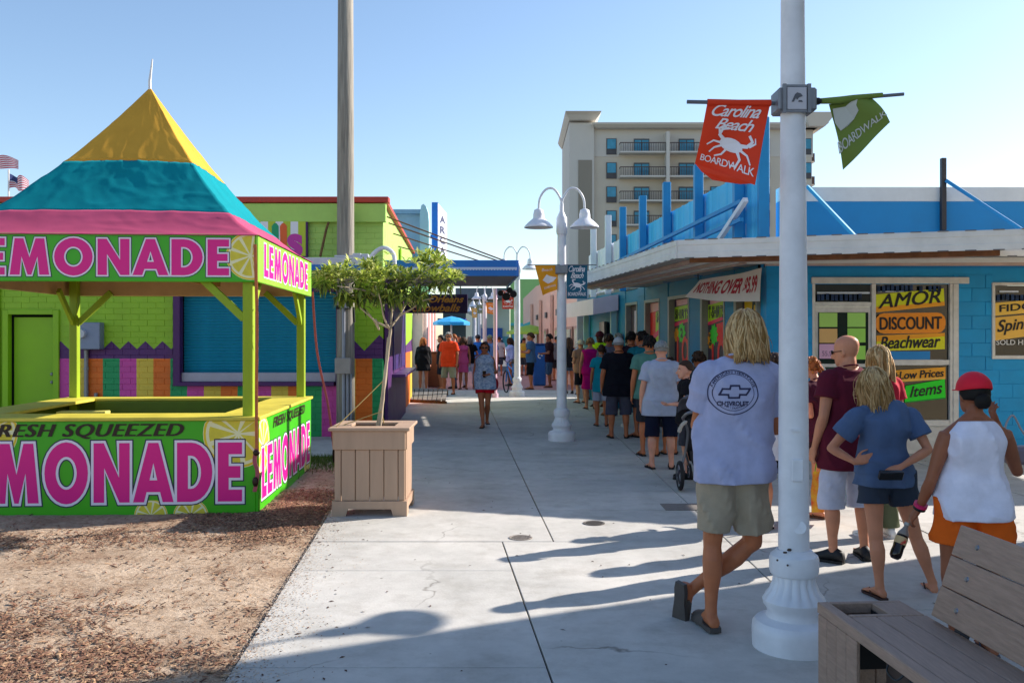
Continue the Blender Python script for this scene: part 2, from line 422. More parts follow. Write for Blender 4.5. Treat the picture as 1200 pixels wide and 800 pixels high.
tag(sm.build('sand', sand_mat(), smooth=True, fix=False), kind='structure')
ch = MB(); n = 0
chip_m = [M('chip_brown', '#76543f', .9, var=.3, vs=30), M('chip_dark', '#4a3026', .9, var=.3, vs=30), M('chip_pale', '#a98767', .9, var=.2, vs=30), M('chip_red', '#86624e', .9, var=.3, vs=30)]
while n < 26000:
    Y = 3.2 + 9.4 * RND.random() ** 1.7; X = L0(Y) - .02 - min(7.5, RND.expovariate(.36))
    if X < -(0.60 * Y + .5): continue
    if RND.random() > mulch_d(X, Y) ** 2 * 1.1 + .012: continue
    edge = min(1, (L0(Y) - X) / .25)
    z = -.006 + sand_h(X, Y) * edge + .012 * mulch_d(X, Y) * edge - .008 * (1 - edge)
    l = RND.uniform(.006, .021) * (1.3 if RND.random() < .12 else 1); w = l * RND.uniform(.18, .5); a = RND.uniform(0, 6.283)
    dx = V((math.cos(a), math.sin(a), RND.uniform(-.35, .35))) * l; dy = V((-math.sin(a), math.cos(a), RND.uniform(-.3, .3))) * w
    c = V((X, Y, z)); t = V((0, 0, w * .5))
    ch.add([c - dx - dy * .6, c + dx - dy, c + dx * .9 + dy, c - dx + dy * .8, c + t], [(0, 1, 4), (1, 2, 4), (2, 3, 4), (3, 0, 4)], RND.choice((0, 0, 1, 3, 3, 2)))
    n += 1
o = ch.build('mulch', chip_m, fix=False); tag(o, 'brown bark mulch scattered thickly over the pale sand', 'mulch', kind='stuff')
gr = MB()
for i in range(5200):
    X = RND.uniform(-5.2, L0(12.3) - .02); Y = 12.75 - abs(RND.gauss(0, .55))
    if X < -3.4 and RND.random() < .5: continue
    h = RND.uniform(.03, .09); a = RND.uniform(0, 6.28); d = V((math.cos(a), math.sin(a), 0)) * .006; ln = V((RND.uniform(-.03, .03), RND.uniform(-.03, .03), h))
    b = V((X, Y, -.01)); gr.add([b - d, b + d, b + ln * .6 + d * .5, b + ln], [(0, 1, 2), (0, 2, 3)])
tag(gr.build('grass', M('grass_blade', '#5b6d2c', .8, var=.3, vs=4), fix=False), 'thin dark green grass along the pavement behind the planter', 'grass', kind='stuff')
# leaves and litter on the concrete
lt = MB()
for i in range(260):
    Y = 3.6 + 10 * RND.random() ** 1.4; X = RND.uniform(L0(Y) + .05, 4)
    if RND.random() < .5: X = L0(Y) + abs(RND.gauss(0, .35))
    l = RND.uniform(.008, .022); a = RND.uniform(0, 6.28); c = V((X, Y, .003)); dx = V((math.cos(a), math.sin(a), 0)) * l; dy = V((-math.sin(a), math.cos(a), 0)) * l * .35
    lt.add([c - dx, c + dy + V((0, 0, .004)), c + dx, c - dy], [(0, 1, 2), (0, 2, 3)])
sp_ = MB()
for i in range(9000):
    Y = 3.4 + 9.3 * RND.random() ** 1.5; d_ = RND.expovariate(9) * (1 + .8 * noise.noise((Y * 2.2, 0, 0))); X = L0(Y) - .02 + d_
    if d_ > .6: continue
    l = RND.uniform(.002, .008); a = RND.uniform(0, 6.28); c = V((X, Y, .003)); dx = V((math.cos(a), math.sin(a), 0)) * l; dy = V((-math.sin(a), math.cos(a), 0)) * l * .6
    sp_.add([c - dx, c - dy, c + dx, c + dy + V((0, 0, .002))], [(0, 1, 2), (0, 2, 3)], RND.choice((0, 0, 0, 1)))
tag(sp_.build('spilled_sand', [M('sand_grain', '#c2ad97', .95, var=.15, vs=30), chip_m[0]], fix=False), 'sand and crumbs of mulch spilled over the pavement edge', 'sand', kind='stuff')
tag(lt.build('leaf_litter', chip_m[1], fix=False), 'tiny brown leaves and chips blown over the pavement', 'litter', kind='stuff')

# manholes, drain
def cover(px, py, r, lab, m):
    c = G(px, py); t = MB(); t.lathe([(.001, r), (.006, r), (.006, r * .86), (.003, r * .84), (.003, 0)], c, 26, cap=False)
    root = thing('manhole_cover', lab, 'manhole cover', c); t.build('rim', m, root)
    q = MB()
    for i in range(-4, 5):
        w = math.sqrt(max(0, (r * .8) ** 2 - (i * r * .18) ** 2)); q.box(c + V((0, i * r * .18, .0045)), (w * 1.9, r * .07, .003))
    q.build('rib', m, root)
cover(610, 630, .10, 'small round speckled utility cover in the sunlit pavement left of the long joint', M('cast_iron_pale', '#8b8178', .7, var=.35, vs=60))
cover(696, 613, .10, 'small round dark utility cover on the shade edge of the pavement', M('cast_iron', '#5b554f', .7, var=.2, vs=30))
c = G(803, 594); t = thing('drain_grate', 'flat grey rectangular drain lid in the pavement near the stroller', 'drain', c)
m_ = MB(); m_.box(c + V((.05, 0, .004)), (.55, .34, .006), ch=.002); m_.build('lid', M('drain_lid', '#77706a', .8, var=.2, vs=20), t)

# ------------------------------------------------------------------ green corner building (left)
WY = 15.4
def wx(px): return (px - 600) / FL * WY
def wz(py): return EYE - (py - HOR) / FL * WY
def paint_wall():
    m = bpy.data.materials.new('painted_brick'); m.use_nodes = True; nt = m.node_tree; L = nt.links
    b = nt.nodes['Principled BSDF']; b.inputs['Roughness'].default_value = .55
    g = node(nt, 'ShaderNodeNewGeometry'); s = node(nt, 'ShaderNodeSeparateXYZ'); L.new(g.outputs['Position'], s.inputs[0])
    def mth(op, a, b_=None, c_=None):
        n = node(nt, 'ShaderNodeMath', operation=op)
        for i, x in enumerate((a, b_, c_)):
            if x is None: continue
            if isinstance(x, (int, float)): n.inputs[i].default_value = x
            else: L.new(x, n.inputs[i])
        return n.outputs[0]
    X = s.outputs['X']; Z = s.outputs['Z']
    fr = mth('FRACT', mth('MULTIPLY', mth('SUBTRACT', X, wx(101)), 1 / 1.157))
    r = node(nt, 'ShaderNodeValToRGB'); r.color_ramp.interpolation = 'CONSTANT'; e = r.color_ramp.elements
    e[0].position = 0; e[0].color = lin('#e8700f'); e[1].position = .25; e[1].color = lin('#0b9a58')
    k = e.new(.5); k.color = lin('#d0449f'); k = e.new(.75); k.color = lin('#e0c040')
    L.new(fr, r.inputs[0])
    # zigzag
    tri = mth('PINGPONG', mth('SUBTRACT', X, wx(101)), .146)
    zig = mth('ADD', mth('MULTIPLY', tri, .95), wz(409))
    big = mth('GREATER_THAN', X, wx(412))
    tri2 = mth('PINGPONG', mth('SUBTRACT', X, wx(427)), .26)
    zig2 = mth('ADD', mth('MULTIPLY', tri2, 1.05), wz(411))
    zz = mth('ADD', mth('MULTIPLY', zig, mth('SUBTRACT', 1, big)), mth('MULTIPLY', zig2, big))
    undersh = mth('MULTIPLY', mth('GREATER_THAN', X, wx(206)), mth('LESS_THAN', X, wx(400)))
    zz = mth('SUBTRACT', zz, mth('MULTIPLY', undersh, 0))
    ispur = mth('LESS_THAN', Z, zz)
    isst = mth('LESS_THAN', Z, wz(420))
    right = mth('GREATER_THAN', X, wx(70))
    up = mth('GREATER_THAN', Z, 2.75)
    def mix(f, a, b_):
        n = node(nt, 'ShaderNodeMix', data_type='RGBA'); L.new(f, n.inputs[0])
        for i, x in ((6, a), (7, b_)):
            if isinstance(x, tuple): n.inputs[i].default_value = x
            else: L.new(x, n.inputs[i])
        return n.outputs[2]
    base = mix(up, lin('#93c01c'), lin('#a9d062'))
    c1 = mix(mth('MULTIPLY', ispur, right), base, lin('#541f66'))
    c2 = mix(mth('MULTIPLY', isst, right), c1, r.outputs[0])
    n1 = node(nt, 'ShaderNodeTexNoise', i_Scale=3.5, i_Detail=6); L.new(g.outputs['Position'], n1.inputs['Vector'])
    mr = node(nt, 'ShaderNodeMapRange'); mr.inputs['To Min'].default_value = .8; mr.inputs['To Max'].default_value = 1.12; L.new(n1.outputs['Fac'], mr.inputs[0])
    oi = node(nt, 'ShaderNodeObjectInfo'); mr2 = node(nt, 'ShaderNodeMapRange'); mr2.inputs['To Min'].default_value = .94; mr2.inputs['To Max'].default_value = 1.05; L.new(oi.outputs['Random'], mr2.inputs[0])
    h = node(nt, 'ShaderNodeHueSaturation'); L.new(mth('MULTIPLY', mr.outputs[0], mr2.outputs[0]), h.inputs['Value']); L.new(c2, h.inputs['Color'])
    L.new(h.outputs[0], b.inputs['Base Color'])
    n2 = node(nt, 'ShaderNodeTexNoise', i_Scale=40, i_Detail=4); L.new(g.outputs['Position'], n2.inputs['Vector'])
    bp = node(nt, 'ShaderNodeBump', i_Strength=.3, i_Distance=.01); L.new(n2.outputs['Fac'], bp.inputs['Height']); L.new(bp.outputs[0], b.inputs['Normal'])
    return m
pw = paint_wall()
lime_flat = M('lime_flat', '#8cbc12', .5, var=.07, vs=1.5, bump=.05)
gb = thing('green_shop', 'bright green painted corner shop with coloured stripes below and red roof edge', 'building', (-5, WY, 0))
XL, XR = -13.5, wx(449)
door = (wx(4), wx(70), -.1, wz(363)); shut = (wx(205), wx(399), wz(452), wz(338))
def wall_cells(mb, rects, y, x0, x1, z0, z1, depth):
    xs = sorted({x0, x1, *[r[0] for r in rects], *[r[1] for r in rects]}); zs = sorted({z0, z1, *[max(z0, r[2]) for r in rects], *[r[3] for r in rects]})
    for xa, xb in zip(xs, xs[1:]):
        for za, zb in zip(zs, zs[1:]):
            cx, cz = (xa + xb) / 2, (za + zb) / 2
            if any(r[0] < cx < r[1] and r[2] < cz < r[3] for r in rects): continue
            mb.box((cx, y + depth / 2, cz), (xb - xa, depth, zb - za))
w = MB(); wall_cells(w, [door, shut], WY, XL, XR, -.06, 4.0, .25)
# side wall: receding to the far corner, back part
SX = lambda Y: XR - .057 * (Y - WY)
w.slab([(XR, WY + .001, -.06), (XR, WY + .001, 4.0), (SX(24.7), 24.7, 4.0), (SX(24.7), 24.7, -.06)], (-1, 0, 0), .25)
w.build('wall', pw, gb)
rf = MB(); rf.slab([(XL, WY, 3.94), (XR - .02, WY, 3.94), (SX(24.7) - .02, 24.7, 3.94), (XL, 24.7, 3.94)], (0, 0, -1), .1)
rf.build('roof', M('roof_grey', '#8a8a88', .9), gb)
bw_ = MB(); bw_.box(((XL + XR) / 2, WY + 3, 2), (XR - XL - .6, .1, 3.9)); bw_.build('inner_wall', M('inner_dark', '#2a2a28', .9), gb)  # added dark backing, stops bright outside light showing round the door
fc = MB(); fc.box(((XL + XR) / 2 + .03, WY - .05, 3.83), (XR - XL + .06, .1, .32), ch=.01); fc.build('fascia', M('lime_fascia', '#aad266', .5, var=.06), gb)
cap_ = MB(); cap_.box(((XL + XR) / 2 + .05, WY - .03, 4.05), (XR - XL + .12, .2, .1), ch=.01)
cap_.beam((SX(WY) + .02, WY + .07, 4.04), (SX(24.7) + .02, 24.7, 4.04), .1, .07)
cap_.build('roof_edge', M('red_trim', '#b23a2c', .5, var=.1), gb)
# bricks
bw, bh = .289, .1
def hits(x0, x1, z0, z1, rects): return any(x0 < r[1] - .01 and x1 > r[0] + .01 and z0 < r[3] - .01 and z1 > r[2] + .01 for r in rects)
rest = MB(); cnt = 0
rows = int(3.68 / bh)
for k in range(rows):
    z = k * bh; x = XR - (.0 if k % 2 else bw / 2)
    first = True
    xx = XR
    while xx > XL:
        w_ = (bw / 2 if (k % 2 == 0 and first) else bw); first = False
        x1 = xx; x0 = xx - w_; xx = x0
        if hits(x0, x1, z, z + bh, [door, shut]): continue
        d = .005 + RND.uniform(-.0008, .0008); g2 = .002
        tgt = MB() if (z < 1.33 and x0 > wx(70) and cnt < 260) else rest
        tgt.box(((x0 + x1) / 2, WY - d / 2 + .002, z + bh / 2), (w_ - g2 * 2, d + .01, bh - g2 * 2), ch=.003)
        if tgt is not rest: cnt += 1; tgt.build('brick', pw, gb, fix=False)
o = rest.build('brick_courses', pw, gb, fix=False); o['kind'] = 'stuff'
# door
dd = MB(); dd.box(((door[0] + door[1]) / 2 + .03, WY + .12, 1.0), (door[1] - door[0] - .2, .05, 2.1), ch=.004); do = dd.build('door', lime_flat, gb)
fr = MB()
for xx in (door[0] + .05, door[1] - .05): fr.box((xx, WY + .02, 1.08), (.1, .12, 2.18), ch=.005)
fr.box(((door[0] + door[1]) / 2, WY + .02, door[3] - .04), (door[1] - door[0] - .2, .12, .08), ch=.005); fr.build('door_frame', lime_flat, gb)
for zz in (1.07, .93):
    k = MB(); k.tube([(door[1] - .16, WY + .1, zz), (door[1] - .16, WY + .05, zz)], [.022, .03], 10, round_=True); k.build('door_knob', grey_metal, do)
pn = MB(); pn.box((wx(-18), WY - .04, 1.25), (.55, .05, 2.6), ch=.01); pn.build('shutter_panel', lime_flat, gb)
# shutter window
s0, s1, sz0, sz1 = shut
fr = MB(); fr.box((s0 + .06, WY - .02, (sz0 + sz1) / 2), (.12, .16, sz1 - sz0), ch=.006); fr.box((s1 - .03, WY - .02, (sz0 + sz1) / 2), (.06, .16, sz1 - sz0), ch=.006)
fr.box(((s0 + s1) / 2, WY - .02, sz0 + .035), (s1 - s0 - .18, .17, .07), ch=.006); fr.box(((s0 + s1) / 2, WY - .02, sz1 - .03), (s1 - s0 - .18, .16, .06)); fr.build('window_frame', purple, gb)
si = MB(); si.box(((s0 + s1) / 2 + .02, WY + .03, sz0 + .15), (s1 - s0 - .2, .1, .155), ch=.006); si.build('sill', M('sill_grey', '#a9a6b4', .5, var=.08), gb)
sh_m = M('shutter_teal', '#128bab', .42, metal=.1, var=.1, vs=2.5)
zz = sz0 + .232
bk = MB(); bk.box(((s0 + s1) / 2, WY + .2, (sz0 + sz1) / 2), (s1 - s0, .03, sz1 - sz0)); bk.build('shutter_back', dark_metal, gb)
pit = .056
sl = MB(); L_ = s1 - s0 - .2
prof = [(0, .0), (.006, .012), (.0, .024), (-.012, .036), (-.016, .046), (-.006, .0535)]
sl.rings([[V((x, y, z)) for y, z in ([(0.02, 0)] + [(-a - .0, b) for a, b in [(-p[0] * 1, p[1]) for p in prof]] + [(.02, .0535)])] for x in (-L_ / 2, L_ / 2)])
slat_me = sl.mesh('slat', sh_m, fix=True)
while zz < sz1 - .06:
    instance('slat', slat_me, gb, ((s0 + s1) / 2 + .02, WY + .11, zz)); zz += pit
# side: purple counter wall and shelf, shopfront posts
sw = MB(); sw.slab([(SX(15.45) + .02, 15.45, -.05), (SX(15.45) + .02, 15.45, 2.75), (SX(20.4) + .02, 20.4, 2.75), (SX(20.4) + .02, 20.4, -.05)], (1, .057, 0), .06); sw.build('side_panel', purple, gb)
sf = MB(); sf.slab([(SX(16.3) + .08, 16.3, .98), (SX(20.2) + .08, 20.2, .98), (SX(20.2) + .33, 20.2, .98), (SX(16.3) + .33, 16.3, .98)], (0, 0, 1), .05); sf.build('shelf', M('shelf_purple', '#5e3a72', .4, var=.08), gb)
hs = MB(); hs.slab([(SX(16.5) + .085, 16.5, 1.1), (SX(16.5) + .085, 16.5, 2.3), (SX(20) + .085, 20, 2.3), (SX(20) + .085, 20, 1.1)], (1, .057, 0), .02); hs.build('hatch', M('hatch_purple', '#3b2a6e', .4), gb)
wv = MB(); wv.slab([(SX(19.2) + .02, 19.2, 3.25), (SX(19.2) + .02, 19.2, 3.62), (SX(19.55) + .02, 19.55, 3.62), (SX(19.55) + .02, 19.55, 3.25)], (1, 0, 0), .03); wv.build('vent', lime_flat, gb)
# painted "snowballs" sign
sg = thing('shop_sign', 'purple-framed sign with lime and white stripes and coloured letters above the shutter', 'sign', (wx(330), WY - .05, 3.3))
x0, x1, z0, z1 = wx(296), wx(362), wz(303), wz(257)
b = MB(); b.box(((x0 + x1) / 2, WY - .07, (z0 + z1) / 2), (x1 - x0, .05, z1 - z0), ch=.004); b.build('backing', purple, sg)
fn = plane_fn((x0 + .035, WY - .097, z0 + .035), (1, 0, 0), (0, 0, 1)); W_, H_ = x1 - x0 - .07, z1 - z0 - .07
b = MB(); k = 7
for i in range(k): poly(b, fn, [(W_ * i / k, 0), (W_ * (i + 1) / k, 0), (W_ * (i + 1) / k, H_), (W_ * i / k, H_)], i % 2, 0)
b.build('stripes', [M('sign_lime', '#b5c832', .5, var=0), M('sign_white', '#e6e6ee', .5, var=0)], sg)
b = MB(); cols_ = [M('letter_cream', '#d6c096', .5, var=0), M('letter_green', '#1c9a68', .5, var=0), M('letter_orange', '#e2632a', .5, var=0), M('letter_magenta', '#c238a0', .5, var=0)]
for ch_, mi, xa, xb, ya, yb in (('a', 0, .02, .28, .04, .38), ('l', 1, .33, .42, .07, .56), ('l', 2, .47, .56, .04, .56), ('s', 3, .60, .83, .0, .36)):
    if ch_ == 'l': b.rings([[fn((xa + xb) / 2 + .055 * sx * .8, 0, 0)] * 3 for sx in (1, -1)]) if False else None
    if ch_ == 'l':
        pts = [(xa, ya + .05), (xa + .045, ya), (xb - .02, ya), (xb + .02, ya + .05), (xb + .02, yb - .05), (xb - .02, yb), (xa + .03, yb), (xa - .01, yb - .05)]
        poly(b, fn, pts, mi, .004)
    else: letters(ch_, fn, xb - xa, yb - ya, xa, ya, mb=b, layers=[(.05, mi, .004)])
b.build('lettering', cols_, sg)
b = MB(); b.tube([(wx(388), WY - .03, wz(253)), (wx(384), WY - .12, wz(270)), (wx(379), WY - .25, wz(302))], .022, 8); b.ell((wx(388), WY - .03, wz(253)), (.06, .03, .05)); t = thing('wall_brace', 'rusty diagonal brace rod on the green wall left of the utility pole', 'bracket', (wx(384), WY, 3.3)); b.build('rod', M('rust', '#7d5c3a', .7, metal=.3, var=.3, vs=12), t)
# small blue rimmed awning over the shutter
aw = thing('shutter_awning', 'narrow blue edged awning over the teal shutter', 'awning', (wx(385), WY, 2.9))
b = MB(); b.box((wx(405), WY - .45, 2.90), (wx(447) - wx(363), .9, .04)); b.build('panel', M('awning_grey', '#8d8f92', .6), aw)
b = MB(); b.box((wx(405), WY - .91, 2.91), (wx(447) - wx(363) + .04, .03, .16), ch=.004); b.build('edge', M('awn_white', '#c9ccd6', .5, var=.08), aw)
b = MB(); b.box((wx(405), WY - .93, 2.83), (wx(447) - wx(363) + .04, .012, .09)); b.build('trim', blue_canopy_m, aw)
# gas / electric meter on the wall
mt = thing('electric_meter', 'grey metal electric meter box with a round dial on the striped wall', 'meter', (wx(109), WY, 1.6))
b = MB(); b.box((wx(109), WY - .1, wz(393.5)), (.40, .18, .46), ch=.012); b.build('case', M('meter_grey', '#7f8aa0', .5, metal=.2, var=.08), mt)
b = MB(); b.tube([(wx(102), WY - .18, wz(391)), (wx(102), WY - .26, wz(391))], [.085, .075], 18); b.build('dial', M('dial_glass', '#b9bdc6', .2), mt)
b = MB(); b.tube([(wx(103), WY - .06, wz(410)), (wx(103), WY - .06, -.02)], .035, 10)
for zq in (.35, .75, 1.15): b.tube([(wx(103), WY - .06, zq), (wx(103), WY - .06, zq + .03)], .043, 10)
b.build('conduit', grey_metal, mt)
b = MB(); b.tube([(wx(114), WY - .05, .75), (wx(114), WY - .05, -.02)], .03, 10); b.build('pipe', grey_metal, mt)

# blue flat canopy hung from the side wall
cp = thing('blue_canopy', 'flat royal blue metal canopy with white scalloped trim over the walkway', 'canopy', (-1.1, 17.5, 2.8))
cx0, cx1, cy0, cy1, cz0, cz1 = -2.24, .09, 15.8, 19.6, 2.78, 3.06
off = lambda Y: -.057 * (Y - cy0)
b = MB()
poly_t = [(cx0, cy0), (cx1, cy0), (cx1 + off(cy1), cy1), (cx0 + off(cy1), cy1)]
b.slab([(x, y, cz0 + .04) for x, y in poly_t], (0, 0, 1), .1); b.build('deck', M('soffit_grey', '#8f9294', .7, var=.1), cp)
b = MB(); b.box(((cx0 + cx1) / 2, cy0 - .015, (cz0 + cz1) / 2), (cx1 - cx0, .03, cz1 - cz0), ch=.004); b.beam((cx1 + .015, cy0, (cz0 + cz1) / 2), (cx1 + .015 + off(cy1), cy1, (cz0 + cz1) / 2), .03, cz1 - cz0); b.build('fascia', blue_canopy_m, cp)
b = MB(); zt = cz0 + .125; nsc = 44; ww = (cx1 - cx0) / nsc
for i in range(nsc):
    x = cx0 + ww * i; b.slab([(x, cy0 - .032, zt + .03), (x, cy0 - .032, zt), (x + ww * .25, cy0 - .032, zt - .022), (x + ww * .75, cy0 - .032, zt - .022), (x + ww, cy0 - .032, zt), (x + ww, cy0 - .032, zt + .03)], (0, -1, 0), .006)
b.build('scalloped_trim', M('trim_white', '#c6d2ea', .5, var=0), cp)
rod = M('rod_rust', '#6d4a3c', .6, metal=.3, var=.25, vs=8)
for ya, zw in ((16.05, 3.86), (16.45, 3.80), (17.6, 3.74), (18.9, 3.62)):
    b = MB(); b.tube([(SX(ya) + .01, ya, zw), (cx1 - .15 + off(ya), ya, cz1 - .01)], .0125, 8); b.build('rod', rod, cp)
b = MB(); b.tube([(.02, 25.5, 0), (.02, 25.5, 3.1)], .055, 12); b.tube([(.02, 25.5, 0), (.02, 25.5, .12)], .09, 12)
t = thing('pink_post', 'slender pale pink post under the far end of the blue canopy', 'post', (-.48, 25.5, 0)); 
for v in b.v: pass
b.v = [(x - .5, y, z) for x, y, z in b.v]; b.build('shaft', M('pink_post', '#dfb4c6', .5, var=.05), t)
sp = thing('speaker_cluster', 'dark round loudspeakers hung under the corner of the blue canopy', 'loudspeaker', (-.12, 19, 2.7))
for dx, dz, r in ((0, 0, .085), (.15, .05, .075), (-.12, .07, .06), (.07, .13, .065)):
    b = MB(); b.tube([(-.12 + dx, 18.8, 2.56 + dz), (-.12 + dx, 19.05, 2.6 + dz)], [r, r * .7], 14, round_=False); b.build('horn', M('horn_dark', '#2b2620', .6, var=.3, vs=10), sp)
# hanging sign
hg = thing('hanging_sign', 'dark purple hanging sign with orange script letters under the blue canopy', 'sign', (-1.8, 19.9, 2.45))
sy = 19.9; X0, X1, Z0, Z1 = -2.75, (548 - 600) / FL * sy, 2.24, 2.66
b = MB(); b.box(((X0 + X1) / 2, sy, (Z0 + Z1) / 2), (X1 - X0, .06, Z1 - Z0), ch=.006); b.build('board', M('sign_purple', '#2f1a4c', .5, var=.08), hg)
fn = plane_fn((X0, sy - .034, Z0), (1, 0, 0), (0, 0, 1)); gold = M('sign_gold', '#e8a444', .5, var=0)
b = MB(); letters('New Orleans', fn, 1.32, .15, .36, .235, .02, .35, mb=b, layers=[(.03, 0, .002)]); letters('Snowballs', fn, 1.05, .17, .55, .035, .02, .35, mb=b, layers=[(.03, 0, .002)]); b.build('lettering', gold, hg)
for xx in (X0 + .3, X1 - .15):
    b = MB(); b.tube([(xx, sy, Z1), (xx, sy - .2, cz0 + .05)], .012, 6); b.build('hanger', dark_metal, hg)

# ------------------------------------------------------------------ shops further down the left side
SXo = SX; SX = lambda Y: SXo(Y) - .3
ls = thing('left_row_shop', 'pale shopfront with white pilasters and dark doorways beyond the purple corner', 'building', (-3.2, 24, 0))
b = MB(); b.slab([(SX(20.5) - .1, 20.5, -.05), (SX(20.5) - .1, 20.5, 2.75), (SX(29) - .1, 29, 2.75), (SX(29) - .1, 29, -.05)], (-1, 0, 0), .3); b.build('wall', M('shop_dark', '#3b3836', .6, var=.15), ls)
wp = M('pilaster_white', '#b9bcb6', .5, var=.06)
for Y in (20.7, 22.0, 23.6, 25.3, 27.2):
    b = MB(); b.box((SX(Y) - .02, Y, 1.35), (.16, .22, 2.8), ch=.01); b.build('pilaster', wp, ls)
for Y in (21.35, 22.8, 24.45):
    b = MB(); b.slab([(SX(Y - .5) - .07, Y - .5, .45), (SX(Y - .5) - .07, Y - .5, 2.4), (SX(Y + .5) - .07, Y + .5, 2.4), (SX(Y + .5) - .07, Y + .5, .45)], (1, 0, 0), .02); b.build('window', M('shop_glass', '#4d6a60', .1, var=.1), ls)
    b = MB(); b.slab([(SX(Y - .5) - .07, Y - .5, -.04), (SX(Y - .5) - .07, Y - .5, .44), (SX(Y + .5) - .07, Y + .5, .44), (SX(Y + .5) - .07, Y + .5, -.04)], (1, 0, 0), .05); b.build('panel', wp, ls)
b = MB(); b.slab([(SX(20.5) + .0, 20.5, 2.42), (SX(20.5) + .0, 20.5, 2.75), (SX(29), 29, 2.75), (SX(29), 29, 2.42)], (1, 0, 0), .08); b.build('header', M('shop_header', '#d7d2c8', .5), ls)
SX = SXo
db = thing('art_deco_building', 'pale sky blue art deco building with rounded parapet behind the green shop', 'building', (-3, 25, 0))
b = MB(); b.box((-4.85, 29, 2.6), (3.2, 8, 5.3)); b.box((-2.9, 25.5, 4.05), (.78, .9, 2.4)); b.build('wall', M('pale_blue_wall', '#9cc4d8', .7, var=.06), db)
b = MB()
ar = [(-2.5, 2.8), (-2.5, 5.15), (-2.46, 5.36), (-2.4, 5.4), (-2.33, 5.33), (-2.27, 5.15), (-2.25, 4.9), (-2.25, 2.8)]
b.slab([(x - .05, 24.8, z) for x, z in ar], (0, 1, 0), .4); b.build('fin', M('fin_blue', '#a9d6e0', .6, var=.05), db)
b = MB(); b.box((-3.9, 24.93, 5.2), (3.1, .12, .12)); b.build('cornice', M('pale_blue_trim', '#86b2ca', .6), db)
b = MB(); b.slab([(-2.07, 25.3, -.05), (-2.07, 25.3, 2.7), (-2.9, 38, 2.7), (-2.9, 38, -.05)], (-1, 0, 0), .3); 
cr_ = thing('cream_shop', 'cream and pink fronted shops far down the left side', 'building', (-3.4, 33, 0))
b = MB(); b.slab([(SX(29) + .1, 29.05, -.05), (SX(29) + .1, 29.05, 3.1), (SX(44) + .1, 44, 3.1), (SX(44) + .1, 44, -.05)], (-1, 0, 0), .4); b.build('wall', M('cream_wall', '#d8b9a0', .6, var=.08), cr_)
for i, Y in enumerate((29.6, 31, 32.6, 34.4, 36.5, 39)):
    b = MB(); b.box((SX(Y) + .16, Y, 1.5), (.14, .35, 3.1), ch=.01); b.build('pilaster', M('pil_' + str(i % 2), ('#e8dfd8', '#d79a9a')[i % 2], .5), cr_)
as_ = thing('arcade_sign', 'tall blue and white vertical blade sign spelling ARCADE above the blue canopy', 'sign', (-2.4, 28, 5))
sy = 28.0; k = FL / sy
def sx_(px, Y=28.0): return (px - 600) / FL * Y
def sz_(py, Y=28.0): return EYE - (py - HOR) / FL * Y
b = MB(); b.slab([(sx_(506), sy, 3.4), (sx_(513), sy, 3.4), (sx_(513), sy, sz_(237)), (sx_(506), sy, sz_(237))], (0, 1, 0), .7); b.build('edge', blue_canopy_m, as_)
b = MB(); pA = V((sx_(513) + .004, sy + .02, 3.4)); pB = V((sx_(523.5, 28.5), 28.5, 3.4)); hh = sz_(251) - 3.4; h2 = sz_(238) - 3.4; h3 = sz_(250, 28.5) - 3.4
b.slab([pA, pB, pB + V((0, 0, h3)), pA + V((0, 0, h2))], (0, 1, 0), .08); b.build('face', M('sign_face_white', '#dfe4ee', .5, var=0), as_)
ux = (pB - pA).normalized(); fn = plane_fn(pA - V((0, .004, 0)), ux, (0, 0, 1)); Wf = (pB - pA).length
b = MB(); hl = hh / 6.6
for i, cc in enumerate('ARCADE'): letters(cc, fn, Wf * .6, hl * .66, Wf * .22, hh * 1.0 - hl * (i + .75), .03, mb=b, layers=[(.05, 0, .002)])
b.build('lettering', M('sign_navy', '#26325e', .5, var=0), as_)
for Y in ((sy - .001),):
    b = MB(); b.tube([(sx_(509), sy + .3, 3.8), (-3.4, sy + .3, 3.8)], .05, 8); b.tube([(sx_(509), sy + .3, 4.9), (-3.4, sy + .3, 4.9)], .05, 8); b.build('bracket', blue_canopy_m, as_)

# ------------------------------------------------------------------ blue discount shop (right)
FY = 13.1
def fx(px): return (px - 600) / FL * FY
def fz(py): return EYE - (py - HOR) / FL * FY
CX = fx(898); WXr = lambda Y: CX - .136 * (Y - FY)
FE = 24.9
bs_ = thing('blue_shop', 'single storey bright blue block discount shop with white wraparound awning', 'building', (6, FY, 0))
dr = (fx(952), fx(1117), -.1, fz(333)); wr = (fx(1163), fx(1262), fz(419), fz(333))
w = MB(); XE = 10.5
wall_cells(w, [dr, wr], FY, CX, XE, -.06, 2.78, .3)
side_win = [(19.9, 20.9), (18.25, 19.35), (16.45, 17.7), (14.7, 15.85), (13.4, 14.3)]
b2 = MB(); ys = sorted([FY + .3] + [y for a in side_win for y in a] + [FE])
for ya, yb in zip(ys, ys[1:]):
    win = any(abs(ya - a[0]) < 1e-6 for a in side_win)
    for za, zb in (((-.06, 1.13), (2.5, 2.78)) if win else ((-.06, 2.78),)):
        b2.slab([(WXr(ya), ya, za), (WXr(ya), ya, zb), (WXr(yb), yb, zb), (WXr(yb), yb, za)], (1, 0, 0), .25)
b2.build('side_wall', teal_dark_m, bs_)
w.build('wall', teal_wall_m, bs_)
